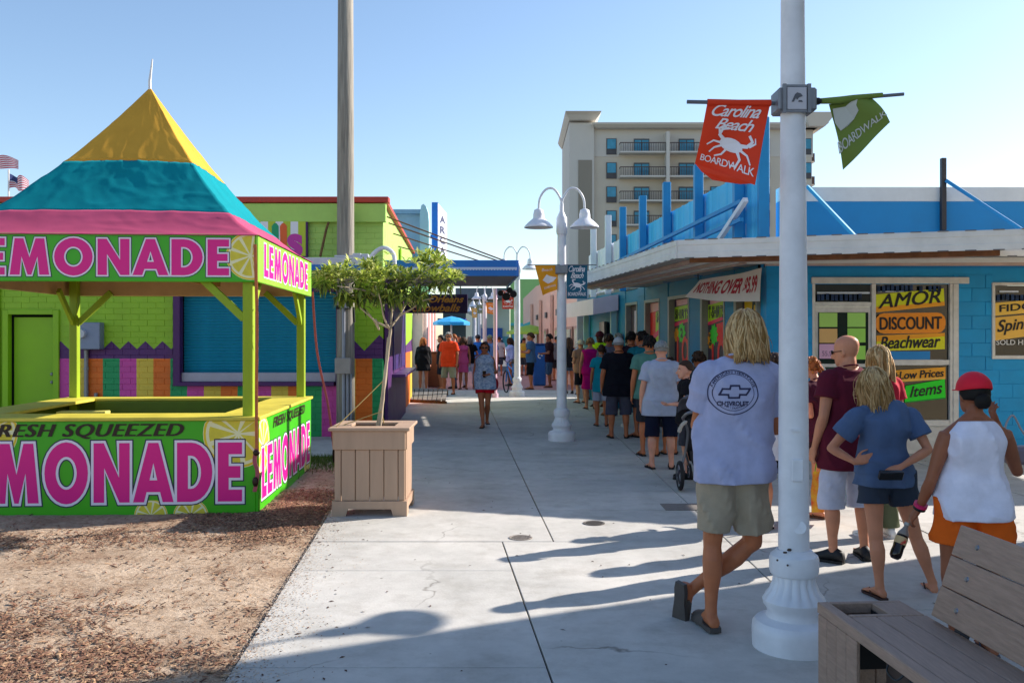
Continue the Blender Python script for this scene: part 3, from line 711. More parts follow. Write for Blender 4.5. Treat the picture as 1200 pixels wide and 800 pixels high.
# piers between the side windows carry block courses
blk = MB()
for ya, yb in zip(ys, ys[1:]):
    if any(abs(ya - a[0]) < 1e-6 for a in side_win): continue
    z = 0.0
    while z < 2.66:
        d = .012; nx_ = V((-1, -.136, 0)).normalized() * d
        blk.slab([V((WXr(ya + .01), ya + .01, z + .006)) , V((WXr(yb - .01), yb - .01, z + .006)), V((WXr(yb - .01), yb - .01, z + .194)), V((WXr(ya + .01), ya + .01, z + .194))], nx_, 1); z += .2
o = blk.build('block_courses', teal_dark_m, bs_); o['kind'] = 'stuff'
for k in range(13):
    z = k * .2 + .02; x = CX + (.2 if k % 2 else .4); xa = CX
    while xa < 7.75:
        if hits(xa, x, z, z + .2, [dr, wr]):
            # cut pieces at the opening edges
            for r in (dr, wr):
                if z < r[3] - .01 and z + .2 > r[2] + .01:
                    for (p, q) in ((xa, min(x, r[0])), (max(xa, r[1]), x)):
                        if q - p > .05 and not hits(p, q, z, z + .2, [dr, wr]) and ((q <= r[0] + .01 and xa < r[0]) or (p >= r[1] - .01 and x > r[1])):
                            t = MB(); t.box(((p + q) / 2, FY - .004, z + .1), (q - p - .008, .018, .192), ch=.003); t.build('block', teal_wall_m, bs_, fix=False)
        else:
            t = MB(); t.box(((xa + x) / 2, FY - .004 + RND.uniform(-.0012, .0012), z + .1), (x - xa - .004, .008, .196), ch=.0015); t.build('block', teal_wall_m, bs_, fix=False)
        xa = x; x += .4
# parapet
b = MB(); b.box(((CX + XE) / 2 + .1, FY + .1, 3.2), (XE - CX - .2, .2, .98)); b.build('parapet', deep_blue_m, bs_)
b = MB(); b.box(((CX + XE) / 2 + .1, FY + .1, 3.79), (XE - CX - .2, .22, .21), ch=.006); b.build('parapet_cap', M('cap_white', '#cfd6dc', .5, var=.06), bs_)
b = MB(); b.slab([(CX + .02, FY + .2, 2.8), (XE, FY + .2, 2.8), (XE, FE, 2.8), (WXr(FE) + .02, FE, 2.8)], (0, 0, 1), .08); b.build('roof', M('roof_grey', '#8a8a88', .9), bs_)
# white metal awning
EX = lambda Y: 2.15 - .132 * (Y - 11.6)
FA = (2.15, 11.6); FB = (6.12, 10.36); FC_ = (6.12, 11.3); FD = (10.2, 11.3); ZB, ZT = 2.72, 2.955
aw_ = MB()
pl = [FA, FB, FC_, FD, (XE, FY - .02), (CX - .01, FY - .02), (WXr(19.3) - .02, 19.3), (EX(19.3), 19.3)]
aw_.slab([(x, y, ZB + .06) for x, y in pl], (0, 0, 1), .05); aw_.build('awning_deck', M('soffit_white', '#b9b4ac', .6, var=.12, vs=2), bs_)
def fascia(a, b, name='awning_fascia'):
    a = V((*a, 0)); b = V((*b, 0)); d = (b - a).normalized(); nrm = V((d.y, -d.x, 0))
    if nrm.y > 0 and abs(nrm.x) < .5: nrm = -nrm
    if abs(nrm.x) > .5 and nrm.x > 0: nrm = -nrm
    m = MB(); prof = [(0, ZB), (0, ZT), (.025, ZT), (.03, ZT - .03), (.03, ZB + .17), (.022, ZB + .16), (.022, ZB + .08), (.032, ZB + .07), (.032, ZB)]
    m.rings([[p + nrm * o_ + V((0, 0, z)) for o_, z in prof] for p in (a, b)]); return m.build(name, white_old, bs_)
fascia(FA, FB); fascia(FC_, FD); fascia((EX(19.3), 19.3), FA)
# lap seams on the fascia
m = MB()
for a, b_, n_ in ((FA, FB, 14), (FC_, FD, 12), ((EX(19.3), 19.3), FA, 26)):
    a = V((*a, 0)); b_ = V((*b_, 0)); d = (b_ - a).normalized(); nr = V((d.y, -d.x, 0)); nr = -nr if (nr.y > 0 if abs(nr.x) < .5 else nr.x > 0) else nr
    for i in range(n_):
        p = a + (b_ - a) * ((i + .5) / n_)
        for z in (ZT + .001, ZB + .002): m.beam(p - d * .06 + nr * .034 + V((0, 0, z)), p + d * .06 + nr * .034 + V((0, 0, z)), .006, .012)
o = m.build('fascia_clip', M('clip_grey', '#6c6a6c', .6, metal=.3), bs_); o['kind'] = 'stuff'
# soffit battens and fluorescent strips
pk = M('batten_pinkish', '#c7aea4', .6, var=.15); br = M('batten_brown', '#7c5236', .7, var=.3, vs=8)
for k_, (oa, mm, wd) in enumerate(((.5, pk, .05), (.68, white_old, .09), (.95, pk, .05), (1.12, white_old, .05), (1.3, pk, .04))):
    m = MB(); m.beam((EX(12.1) + oa * .92, 12.1 + .1 * k_, ZB + .03), (EX(19.2) + oa * .8, 19.2, ZB + .03), wd, .05); m.build('soffit_batten', mm, bs_)
m = MB(); m.beam((2.35, 11.85, ZB + .0), (5.9, 10.85, ZB + .0), .08, .07); m.build('soffit_batten', br, bs_)
m = MB(); m.beam((2.9, 11.95, ZB + .01), (5.7, 11.3, ZB + .01), .06, .06); m.build('soffit_batten', pk, bs_)
m = MB(); m.beam((3.2, 12.2, ZB + .01), (7.4, 11.9, ZB + .01), .06, .06); m.build('soffit_batten', white_old, bs_)
m = MB(); m.beam((3.6, 12.7, ZB + .02), (9, 12.7, ZB + .02), .1, .05); m.build('soffit_batten', pk, bs_)
# facade: door and window frames
def ftrim(x0, y0, x1, y1, name, m, d=.05, out=.03, parent=None, ch=.004):
    b = MB(); b.box(((fx(x0) + fx(x1)) / 2, FY - out + d / 2, (fz(y0) + fz(y1)) / 2), (abs(fx(x1) - fx(x0)), d, abs(fz(y1) - fz(y0))), ch=ch); return b.build(name, m, parent or bs_)
FZ0 = 396 + EYE * FL / FY                   # the pixel row of the floor at the facade
fr_w = M('frame_white', '#cfccc6', .5, var=.14, vs=6, bump=.15, bs=30)
ftrim(950, 325, 1134, 332.4, 'header_board', fr_w, .06, .05)
for x0, x1 in ((951.5, 955), (1021.2, 1026), (1112.6, 1116)): ftrim(x0, 332.6, x1, FZ0, 'mullion', fr_w, .1, .02)
ftrim(1116.2, 332.6, 1122.5, FZ0, 'mullion', fr_w, .05, .03)
ftrim(955.2, 354, 1021, 359, 'rail', fr_w, .08, .015); ftrim(1026.2, 421.5, 1112.4, 427.5, 'rail', fr_w, .08, .015); ftrim(1026.2, 492, 1112.4, 499, 'rail', fr_w, .08, .015)
ftrim(1026.2, 499.2, 1112.4, FZ0, 'panel', fr_w, .04, -.02)
pane = lambda x0, y0, x1, y1, par=None: ftrim(x0, y0, x1, y1, 'pane', glass_dark, .012, -.03, par, 0)
pane(955.2, 333, 1021, 353.8); pane(1026.2, 333, 1112.4, 421.3); pane(1026.2, 427.7, 1112.4, 491.8)
for xa_, n_, y0_, y1_ in ((957, 11, 345, 353), (1028, 15, 334, 343), (1168, 13, 346, 352)):
    rk = MB()
    for i in range(n_):
        if RND.random() < .12: continue
        x_ = xa_ + i * 5.4; rk.box(((fx(x_) + fx(x_ + RND.uniform(2.5, 4.5))) / 2, FY - .013, (fz(y0_) + fz(y1_ - RND.uniform(0, 3))) / 2), (.045, .006, .09))
    o = rk.build('hanging_stock', M('stock_blue', '#2c4a78', .8, vs=9, col2='#16202e'), bs_); o['kind'] = 'stuff'
for (x0, x1, y0, y1) in ((958, 1000, 342, 344.2), (1000, 1020, 342, 344.2), (1030, 1060, 341, 342)):
    ftrim(x0, y0, x1, y1, 'ceiling_light', M('tube_light', '#cfd8e6', .4, var=0), .01, -.012, None, 0)
d_ = ftrim(955.2, 359.2, 1021, FZ0, 'door', fr_w, .045, -.01)
ftrim(959, 366, 1017.5, 426, 'pane', M('door_green_glass', '#12241f', .08, var=0), .01, .002, d_, 0)
ftrim(959, 430, 1017.5, 520, 'pane', M('door_green_panel', '#2c4238', .25, var=.1), .01, .002, d_, 0)
ftrim(972, 440, 990, 466, 'pane', M('painted_reflection', '#7a8a80', .2, var=.2, vs=6), .008, .012, d_, 0)  # not a real pane: a reflection painted as a paler sheet on the glass
k = MB(); k.tube([(fx(957), FY - .03, fz(430.5)), (fx(964), FY - .07, fz(430.5)), (fx(965), FY - .08, fz(434)), (fx(965), FY - .08, fz(447)), (fx(964), FY - .07, fz(450.5)), (fx(957), FY - .03, fz(450.5))], .012, 8); k.build('door_handle', white_paint, d_)
for nm, c_, x0, y0, x1, y1 in (('note', '#a9d66a', 960, 366.5, 981, 383), ('note', '#dcb070', 960, 385, 981, 401.5), ('note', '#d9a9c8', 960, 403, 981, 420), ('note', '#a6dc6c', 993, 366.5, 1014, 383), ('note', '#9cd85c', 993, 384.5, 1014, 401), ('note', '#9cd85c', 993, 405, 1014, 421)):
    ftrim(x0, y0, x1, y1, nm, M('note_' + c_[1:], c_, .6, var=.04), .004, .008, d_, 0)
k = MB(); fnF = lambda u, v, d: V((fx(u), FY + d, fz(v)))
letters('55.99', lambda u, v, d: V((fx(u), FY - .0125 - d, fz(v))), 15, -6, 963, 417, 0.0, mb=k); k.build('lettering', M('pencil_grey', '#8a6a84', .6, var=0), d_)
# window frame of the right-hand window
for x0, y0, x1, y1 in ((1161.5, 331, 1262, 334.5), (1161.5, 416.5, 1262, 420.5), (1161.5, 334.6, 1165, 416.4)): ftrim(x0, y0, x1, y1, 'window_frame', fr_w, .06, .035)
pane(1165, 334.6, 1262, 416.4); ftrim(1172, 340.5, 1194, 342.5, 'ceiling_light', MATS['tube_light'], .01, -.012, None, 0)
# painted window posters
def poster(name, lab, quad, col, d, strips=(), texts=(), outline=None, parent=None, w=100, h=30, fnc=None):
    """quad: TL, TR, BR, BL in facade pixels"""
    if fnc is None:
        T = [V((fx(x), FY, fz(y))) for x, y in quad]
        def fnc(u, v, dd):
            a = T[3].lerp(T[2], u / w); c = T[0].lerp(T[1], u / w); p = a.lerp(c, v / h); return p + V((0, -d - dd, 0))
    b = MB(); poly(b, fnc, outline or [(0, 0), (w, 0), (w, h), (0, h)], 0, 0)
    mm = [M('poster_' + col[1:], col, .55, var=.05)]
    for i, (c_, pts) in enumerate(strips): mm.append(M('poster_' + c_[1:], c_, .55, var=.05)); poly(b, fnc, pts, len(mm) - 1, .0012 * (i + 1))
    ink = M('ink_black', '#15131a', .5, var=0); mm.append(ink); ii = len(mm) - 1
    for (s, x, y, ww, hh, bold, shear, *c_) in texts:
        mi = ii
        if c_: mm.append(M('ink_' + c_[0][1:], c_[0], .5, var=0)); mi = len(mm) - 1
        fat = .012 * w if bold >= .02 or s == 'AMOR' else .004 * w
        for q_ in range(5): letters(s, lambda u, v, dd, q_=q_: fnc(u + fat * (q_ - 2) / 4, v + (h * .012) * ((q_ % 2) * 2 - 1), dd + .0002 * q_), ww, hh, x, y, 0, shear, mb=b, layers=[(0, mi, .006)])
    r = thing(name, lab, 'poster', (fnc(w / 2, h / 2, 0)))
    b.build('sheet', mm, r, fix=False); return r
rr = lambda w, h, r: [(x, y) for cx, cy, a0 in ((w - r, r, -90), (w - r, h - r, 0), (r, h - r, 90), (r, r, 180)) for x, y in [(cx + r * math.cos(math.radians(a0 + t)), cy + r * math.sin(math.radians(a0 + t))) for t in (0, 30, 60, 90)]]
poster('window_poster', 'yellow poster lettered AMOR at the top of the shop window', [(1026, 345), (1106, 338), (1107, 358), (1026, 366)], '#d7dc1e', .0, [('#f0a020', [(0, 0), (100, 0), (100, 7), (0, 9)])], [('AMOR', 4, 6, 90, 23, 0, .25)])
poster('window_poster', 'orange rounded poster lettered DISCOUNT in the middle of the shop window', [(1026, 367), (1108, 366), (1108, 390), (1026, 391)], '#f09020', .003, [], [('DISCOUNT', 6, 6, 88, 18, .045, 0)], rr(100, 30, 12))
poster('window_poster', 'yellow poster lettered Beachwear below the orange one in the shop window', [(1027, 393), (1107, 390), (1107, 409), (1027, 411)], '#dcd81c', .006, [('#f0a020', [(0, 18), (100, 24), (100, 30), (0, 30)])], [('Beachwear', 5, 4, 88, 23, .02, .3)])
poster('window_poster', 'plain bright blue sheet at the foot of the upper shop window', [(1036, 411.5), (1090, 411.5), (1090, 421), (1036, 421)], '#1c84c8', .0)
poster('window_poster', 'orange poster lettered Low Prices in the lower shop window', [(1046, 434), (1108, 430), (1108, 444), (1046, 448)], '#f0a428', .0, [('#f2b850', [(0, 0), (100, 0), (100, 5), (0, 6)])], [('+Low Prices', 2, 7, 94, 19, .025, .15)])
poster('window_poster', 'tilted neon green poster lettered Items in the lower shop window', [(1061, 452), (1107, 444), (1108, 467), (1060, 472)], '#22e022', .004, [('#118a30', [(0, 0), (100, 0), (100, 2), (0, 2)])], [('Items', 12, 9, 80, 18, .03, .25)])
poster('window_poster', 'small red poster at the left of the green Items poster', [(1048, 449), (1060, 448), (1059, 469), (1048, 470)], '#e02a3c', .0)
poster('window_poster', 'tan poster lettered FIDGET in the right-hand shop window', [(1166, 355), (1232, 349), (1232, 364), (1166, 370)], '#eec050', .0, [], [('FIDGET', 8, 8, 88, 16, .03, 0)])
poster('window_poster', 'tan poster lettered Spinners in the right-hand shop window', [(1166, 372), (1232, 366), (1232, 390), (1166, 399)], '#ecb850', .002, [], [('Spinners', 4, 6, 96, 20, .02, .25)])
k = MB(); letters('SOLD HERE', lambda u, v, d: V((fx(u), FY + .012 - d, fz(v))), 46, -6, 1168, 404, .01, mb=k)
t = thing('window_lettering', 'white words SOLD HERE on the glass of the right-hand window', 'lettering', (fx(1190), FY, fz(400))); k.build('lettering', M('ink_white', '#d8d8d8', .5, var=0), t)
# side windows
def side_fn(Y, w=1.0):
    # u runs from the far edge (left in view) to the near edge, v up
    y0, y1 = Y; o = V((WXr(y1), y1, 1.13)); ux = V((WXr(y0), y0, 0)) - V((WXr(y1), y1, 0)); L = ux.length; ux.normalize(); n = V((-1, -.136, 0)).normalized()
    return (lambda u, v, d: o + ux * u + V((0, 0, v)) + n * (d - .1)), L
for i, yy in enumerate(side_win):
    fn, L = side_fn(yy)
    g = MB(); g.quad(fn(0, 0, 0), fn(L, 0, 0), fn(L, 1.37, 0), fn(0, 1.37, 0)); wo = g.build('window', glass_dark, bs_, fix=False)
    f = MB()
    for (u0, u1, v0, v1) in ((-.0, .09, 0, 1.37), (L - .05, L, 0, 1.37), (.09, L - .05, 1.31, 1.37), (.09, L - .05, 0, .05)):
        f.slab([fn(u0, v0, 0), fn(u1, v0, 0), fn(u1, v1, 0), fn(u0, v1, 0)], V((-1, -.136, 0)).normalized(), .12)
    f.build('frame', M('win_frame_grey', '#8c8c80', .5, var=.1), wo)
    s_ = MB(); s_.slab([fn(-.05, -.07, .05), fn(L + .05, -.07, .05), fn(L + .05, -.003, .05), fn(-.05, -.003, .05)], V((-1, -.136, 0)).normalized(), .14); s_.build('sill', teal_dark_m, wo)
def star(cx, cy, r, k=9, q=.72): return [(cx + (r if j % 2 == 0 else r * q) * math.cos(math.pi * j / k), cy + (r if j % 2 == 0 else r * q) * math.sin(math.pi * j / k) * 1.0) for j in range(2 * k)]
NE = dict(lime='#b4d818', green='#30d428', red='#f0202c', pink='#f02a5c', org='#f8a018', pal='#f0a8a8')
def sidepost(i, lab, strips, texts):
    fn, L = side_fn(side_win[i]); fnn = lambda u, v, d: fn(.1 + u * (L - .16), v, .006 + d)
    poster('window_poster', lab, None, '#4a3a48', 0, strips, texts, [(0, .06), (1, .06), (1, 1.3), (0, 1.3)], w=1, h=1.3, fnc=fnn)
sidepost(1, 'neon red and lime posters in the second side window from the far door', [(NE['red'], [(.0, .1), (.45, .1), (.45, 1.15), (0, 1.1)]), (NE['lime'], [(.42, .3), (1, .42), (1, 1.15), (.42, 1.1)]), (NE['pal'], [(0, 1.1), (1, 1.15), (1, 1.3), (0, 1.3)]), (NE['pink'], [(.2, .5), (1, .72), (1, .84), (.2, .62)]), (NE['green'], [(0, .1), (.2, .1), (.2, .6), (0, .6)])], [('SALE', .5, .9, .42, .18, .02, .1), ('10', .5, .12, .42, .3, .06, 0, NE['red'])])
sidepost(2, 'neon SUMMER SHIRTS posters with a big red 10 in the third side window', [(NE['lime'], [(0, .88), (1, .95), (1, 1.2), (0, 1.16)]), (NE['pal'], [(.1, 1.18), (.7, 1.2), (.7, 1.3), (.1, 1.3)]), (NE['pink'], [(0, .78), (1, .9), (1, .95), (0, .86)]), (NE['org'], star(.12, .62, .16)), (NE['green'], star(.4, .66, .22)), ('#6a3a50', [(.62, .55), (1, .55), (1, .88), (.62, .82)])], [('SHIRTS', .04, .94, .74, .16, .02, .1), ('10', .14, .08, .62, .5, .07, 0, NE['red']), ('2', .33, .58, .14, .16, .03, 0)])
sidepost(3, 'neon T-SHIRTS posters with a big red 10 in the fourth side window', [(NE['lime'], [(0, .84), (1, .96), (1, 1.2), (0, 1.14)]), (NE['pal'], [(.1, 1.14), (1, 1.2), (1, 1.3), (.1, 1.3)]), (NE['pink'], [(0, .78), (1, .9), (1, .96), (0, .84)]), (NE['red'], [(.42, .5), (1, .5), (1, .86), (.42, .8)]), (NE['org'], star(.14, .52, .17)), (NE['green'], star(.3, .62, .2))], [('T-SHIRTS', .04, .92, .72, .18, .02, .1), ('10', .2, .06, .62, .46, .07, 0, NE['red']), ('3', .06, .44, .12, .18, .03, 0)])
sidepost(4, 'yellow and orange posters in the side window nearest the shop corner', [('#e8c018', [(.1, .2), (1, .2), (1, 1.28), (.1, 1.24)]), ('#f09018', [(.2, .55), (1, .5), (1, .95), (.2, .9)])], [('R', .5, .98, .4, .24, .06, .1), ('OUR', .2, .62, .7, .2, .05, 0)])
sidepost(0, 'pale pink price notices in the side window beside the far door', [('#e2a4b0', [(.2, .3), (1, .3), (1, .62), (.2, .6)]), ('#c8b8c4', [(.35, .66), (.95, .66), (.95, 1.2), (.35, 1.18)])], [])
# fabric price banner slung under the awning
T = [P(802, 348, 14.9), P(889.5, 353, 12.75), P(895.5, 313.5, 12.55), P(818, 328, 14.6)]
def banner_fn(u, v, d):
    a = T[0].lerp(T[1], u); c = T[3].lerp(T[2], u); p = a.lerp(c, v)
    p.z -= .03 * math.sin(math.pi * u) * (1 - v * .5); p.x += .03 * math.sin(u * 9 + v * 2); return p + V((-.55, -.83, 0)) * d
b = MB(); nu, nv = 24, 6
b.add([banner_fn(i / nu, j / nv, 0) for j in range(nv + 1) for i in range(nu + 1)], [(j * (nu + 1) + i, j * (nu + 1) + i + 1, (j + 1) * (nu + 1) + i + 1, (j + 1) * (nu + 1) + i) for j in range(nv) for i in range(nu)])
bn = thing('price_banner', 'white cloth banner with red price lettering slung under the awning corner', 'banner', tuple(T[0]))
b.build('cloth', M('banner_cloth', '#cfc8c4', .8, var=.06), bn, smooth=True, fix=False)
k = MB(); letters('NOTHING OVER $5.99', banner_fn, .90, .62, .05, .2, .035, .1, mb=k, layers=[(.035, 0, .006)]); k.build('lettering', M('banner_red', '#a01c30', .6, var=0), bn, fix=False)
for q in (T[2], T[3]):
    k = MB(); k.tube([q, V((q.x, q.y, ZB + .06))], .008, 6); k.build('tie', dark_metal, bn)

# rooftop fence: corrugated panels and tall posts
fe = thing('rooftop_fence', 'blue corrugated rooftop fence with tall posts along the side of the shop', 'fence', (WXr(18), 18, 2.9))
px_posts = [(23.8, 'w'), (22.2, 'w'), (20.8, 'b'), (19.16, 'b'), (17.5, 'b'), (15.7, 'b'), (13.9, 'b')]
fence_white = M('fence_white', '#d4dae4', .5, var=.06); fence_blue = M('fence_blue', '#48b8ea', .5, var=.08, vs=2)
post_blue = M('post_blue', '#1a86c0', .5, var=.08)
for Y, c_ in px_posts:
    b = MB(); b.box((WXr(Y) - .1, Y, 3.75), (.15, .15, 1.95), ch=.008); b.build('post', fence_white if c_ == 'w' else post_blue, fe)
ends = [FE, 23.8, 22.2, 20.8, 19.16, 17.5, 15.7, 13.9, 13.2]
for i, (yb, ya) in enumerate(zip(ends, ends[1:])):
    L = yb - ya - .01; n_ = max(6, int(L / .045)); zt = lambda Y: 3.97 + (FE - Y) / (FE - 13.1) * .31
    vs = []
    for j in range(n_ + 1):
        Y = ya + .005 + L * j / n_; o_ = (.0, .022, .022, 0)[j % 4] if j % 8 < 4 else 0
        for z in (2.9, zt(Y)): vs.append((WXr(Y) + .02 - o_, Y, z))
    b = MB(); b.add(vs, [(2 * j, 2 * j + 1, 2 * j + 3, 2 * j + 2) for j in range(n_)]); o = b.build('panel', fence_white if i < 3 else fence_blue, fe, fix=False)
b = MB(); b.box((CX - .0, 13.25, 3.95), (.16, .1, 2.0), ch=.01); b.build('corner_post', post_blue, fe)
for (ya, za), (yb, zb), mm, w_ in (((23.8, 3.30), (13.3, 3.72), deep_blue_m, .06), ((22, 3.10), (13.3, 3.45), deep_blue_m, .06), ((14.6, 3.02), (13.15, 3.72), fence_white, .07)):
    b = MB(); b.beam((WXr(ya) - .32, ya, za), (WXr(yb) - .28, yb, zb), w_, w_); b.build('rail', mm, fe)
# parapet masts and braces
t = thing('roof_mast', 'short dark metal mast standing on the blue parapet', 'mast', (fx(1103), FY - .1, 3.0)); b = MB(); b.box((fx(1103), FY - .06, 3.78), (.07, .07, 1.05), ch=.005); b.build('post', dark_metal, t)
b = MB(); b.beam((fx(1105), FY - .1, fz(213)), (P(1206, 275, 12.3)), .05, .05); b.build('brace', deep_blue_m, t)
t = thing('roof_brace', 'slanting blue brace from the parapet behind the near lamp post', 'brace', (fx(946), FY, 3.9)); b = MB(); b.beam((fx(945), FY - .04, fz(219)), P(1002, 277, 12.4), .045, .045); b.build('beam', sky_blue_m, t)
# far door kiosk at the end of the side wall
kd = thing('side_entrance', 'pale blue side entrance with a small lilac awning at the blue shop', 'entrance', (WXr(23), 23, 0))
pb = M('pale_teal_trim', '#8fb8bc', .5, var=.06)
for Y in (21.6, 24.6):
    b = MB(); b.box((WXr(Y) - .12, Y, 1.25), (.14, .14, 2.6), ch=.01); b.build('post', pb, kd)
b = MB(); b.slab([(WXr(21.4) - .05, 21.4, 2.35), (WXr(24.7) - .05, 24.7, 2.35), (WXr(24.7) - .65, 24.7, 2.25), (WXr(21.4) - .65, 21.4, 2.25)], (0, 0, 1), .38); b.build('awning', M('lilac_awning', '#cfc0cc', .5, var=.06), kd)
b = MB(); b.box((WXr(23.1) - .04, 23.1, 1.05), (.06, 1.7, 2.1)); b.build('door', M('entrance_dark', '#23262c', .3), kd)
b = MB(); b.box((WXr(22.5) - .09, 22.5, 1.5), (.02, .5, .6)); b.build('notice', M('notice_grey', '#c4c8d2', .5), kd)
b = MB(); b.box((WXr(25.2) + .2, 25.1, 1.7), (.9, .2, 3.6)); b.build('end_wall', M('endwall', '#a9b0be', .6), kd)

# off to the right, beyond the frame: the next shop and a lamp post that shade the foreground
nb = thing('neighbour_shop', 'tall plain shop just beyond the right edge whose shadow crosses the foreground', 'building', (12, 4, 0))
b = MB(); b.box((11.6, 3.8, 3.6), (9, 10, 7.2)); b.build('wall', M('neighbour_wall', '#c8b89a', .8, var=.08), nb)
# ------------------------------------------------------------------ hotel
HY_ = 110.0
def hx(px): return (px - 600) / FL * HY_
def hz(py): return EYE - (py - HOR) / FL * HY_
ho = thing('hotel', 'tall beige and white hotel with balconies rising behind the blue fence', 'building', (hx(810), HY_, 0))
h_beige = M('hotel_beige', '#c6bcac', .8, var=.04, vs=.3); h_white = M('hotel_white', '#c8c3ba', .8, var=.03, vs=.3); h_taupe = M('hotel_taupe', '#8d8578', .8, var=.04, vs=.3)
h_glass = M('hotel_glass', '#3f8fac', .12, var=.25, vs=.8); h_rail = M('hotel_rail', '#4a3c3a', .6); h_dark = M('hotel_dark', '#4c4a4c', .5)
b = MB(); b.box((hx(825) , HY_ + 9, hz(146) / 2), (hx(955) - hx(696), 16, hz(146)))
b.build('wall', h_beige, ho)
b = MB(); b.box((hx(682), HY_ + 8.4, hz(143) / 2), (hx(697) - hx(668), 16, hz(143))); b.build('stair_tower', h_white, ho)
b = MB(); b.box((hx(686), HY_ + .35, hz(187) / 2), (hx(694) - hx(678), .1, hz(187))); b.build('panel', h_taupe, ho)
b = MB(); b.box((hx(825), HY_ + 1.08, (hz(146) + hz(182)) / 2), (hx(955.5) - hx(694), .3, hz(146) - hz(182))); b.build('top_band', h_white, ho)
b = MB()
prof = [(0, 133, 662, 704), (1, 136, 663.5, 702), (2, 141, 667, 698)]
b.rings([[V((hx(x), y, hz(py))) for x, y in ((xa, HY_ - 1.2 + k * .5), (xb, HY_ - 1.2 + k * .5), (xb, HY_ + 17), (xa, HY_ + 17))] for k, py, xa, xb in prof]); b.build('cornice', h_white, ho)
b = MB(); b.rings([[V((x, y, z)) for x, y in ((hx(700) - e, HY_ - .1 - e), (hx(958) + e * 2, HY_ - .1 - e), (hx(958) + e * 2, HY_ + 17), (hx(700) - e, HY_ + 17))] for e, z in ((0, hz(150)), (.5, hz(147)), (.6, hz(145)))]); b.build('cornice', h_white, ho)
b = MB(); b.rings([[V((x, y, z)) for x, y in ((hx(945) - e, HY_ - 1 - e), (hx(964) + e * 2, HY_ - 1 - e), (hx(964) + e * 2, HY_ + 17), (hx(945) - e, HY_ + 17))] for e, z in ((0, hz(150)), (.4, hz(140)), (.6, hz(135)))]); b.build('cornice', h_white, ho)
b = MB(); b.box((hx(963), HY_ + 12, hz(158) / 2), (hx(968) - hx(955), 10, hz(158))); b.build('wing', h_beige, ho)
pitch = 28.3
for k in range(7):
    y = 160.5 + k * pitch
    for xc, ww in ((717.5, 12), (839, 9), (900, 9), (949, 9)):
        b = MB(); b.box((hx(xc), HY_ + .95, (hz(y) + hz(y + 19)) / 2), (ww / FL * HY_, .2, 2.0)); wo = b.build('window', h_dark, ho)
        b = MB(); b.box((hx(xc), HY_ + .82, (hz(y + .7) + hz(y + 12.5)) / 2), (ww * .84 / FL * HY_, .08, 1.2)); b.build('pane', h_glass, wo)
    for xa, xb, dxx in ((726, 779, 753), (784, 834, 806), (850, 894, 872)):
        yy = y + 18
        b = MB(); b.box(((hx(xa) + hx(xb)) / 2, HY_ + .2, hz(yy + .8)), (hx(xb) - hx(xa), 1.8, .2)); ba = b.build('balcony', h_white, ho)
        b = MB(); z0_, z1_ = hz(yy), hz(yy - 10)
        b.box(((hx(xa) + hx(xb)) / 2, HY_ - .62, z1_), (hx(xb) - hx(xa), .08, .1)); b.box((hx(xa) + .05, HY_ - .1, z1_), (.08, 1, .1))
        n_ = 26
        for i in range(n_ + 1): b.box((hx(xa) + (hx(xb) - hx(xa)) * i / n_, HY_ - .62, (z0_ + z1_) / 2), (.05, .05, z1_ - z0_))
        b.build('railing', h_rail, ba)
        b = MB(); b.box((hx(dxx), HY_ + .92, (hz(yy - 17.5) + hz(yy)) / 2), (1.9, .2, 1.85)); wo = b.build('sliding_door', h_dark, ho)
        for s_ in (-.46, .46):
            b = MB(); b.box((hx(dxx) + s_, HY_ + .8, (hz(yy - 16.5) + hz(yy)) / 2), (.82, .06, 1.6)); b.build('pane', h_glass, wo)
    b = MB(); b.box((hx(964), HY_ + 6.2, hz(y + 19)), (1.6, 2.2, .2)); ba = b.build('balcony', h_white, ho)
    b = MB(); b.box((hx(964), HY_ + 5.1, hz(y + 14)), (1.5, .06, 1.0)); b.build('railing', h_rail, ba)
b = MB(); b.box((hx(781.5), HY_ - .1, hz(156) / 2), (.42, 1.6, hz(156))); b.build('pier', h_white, ho)

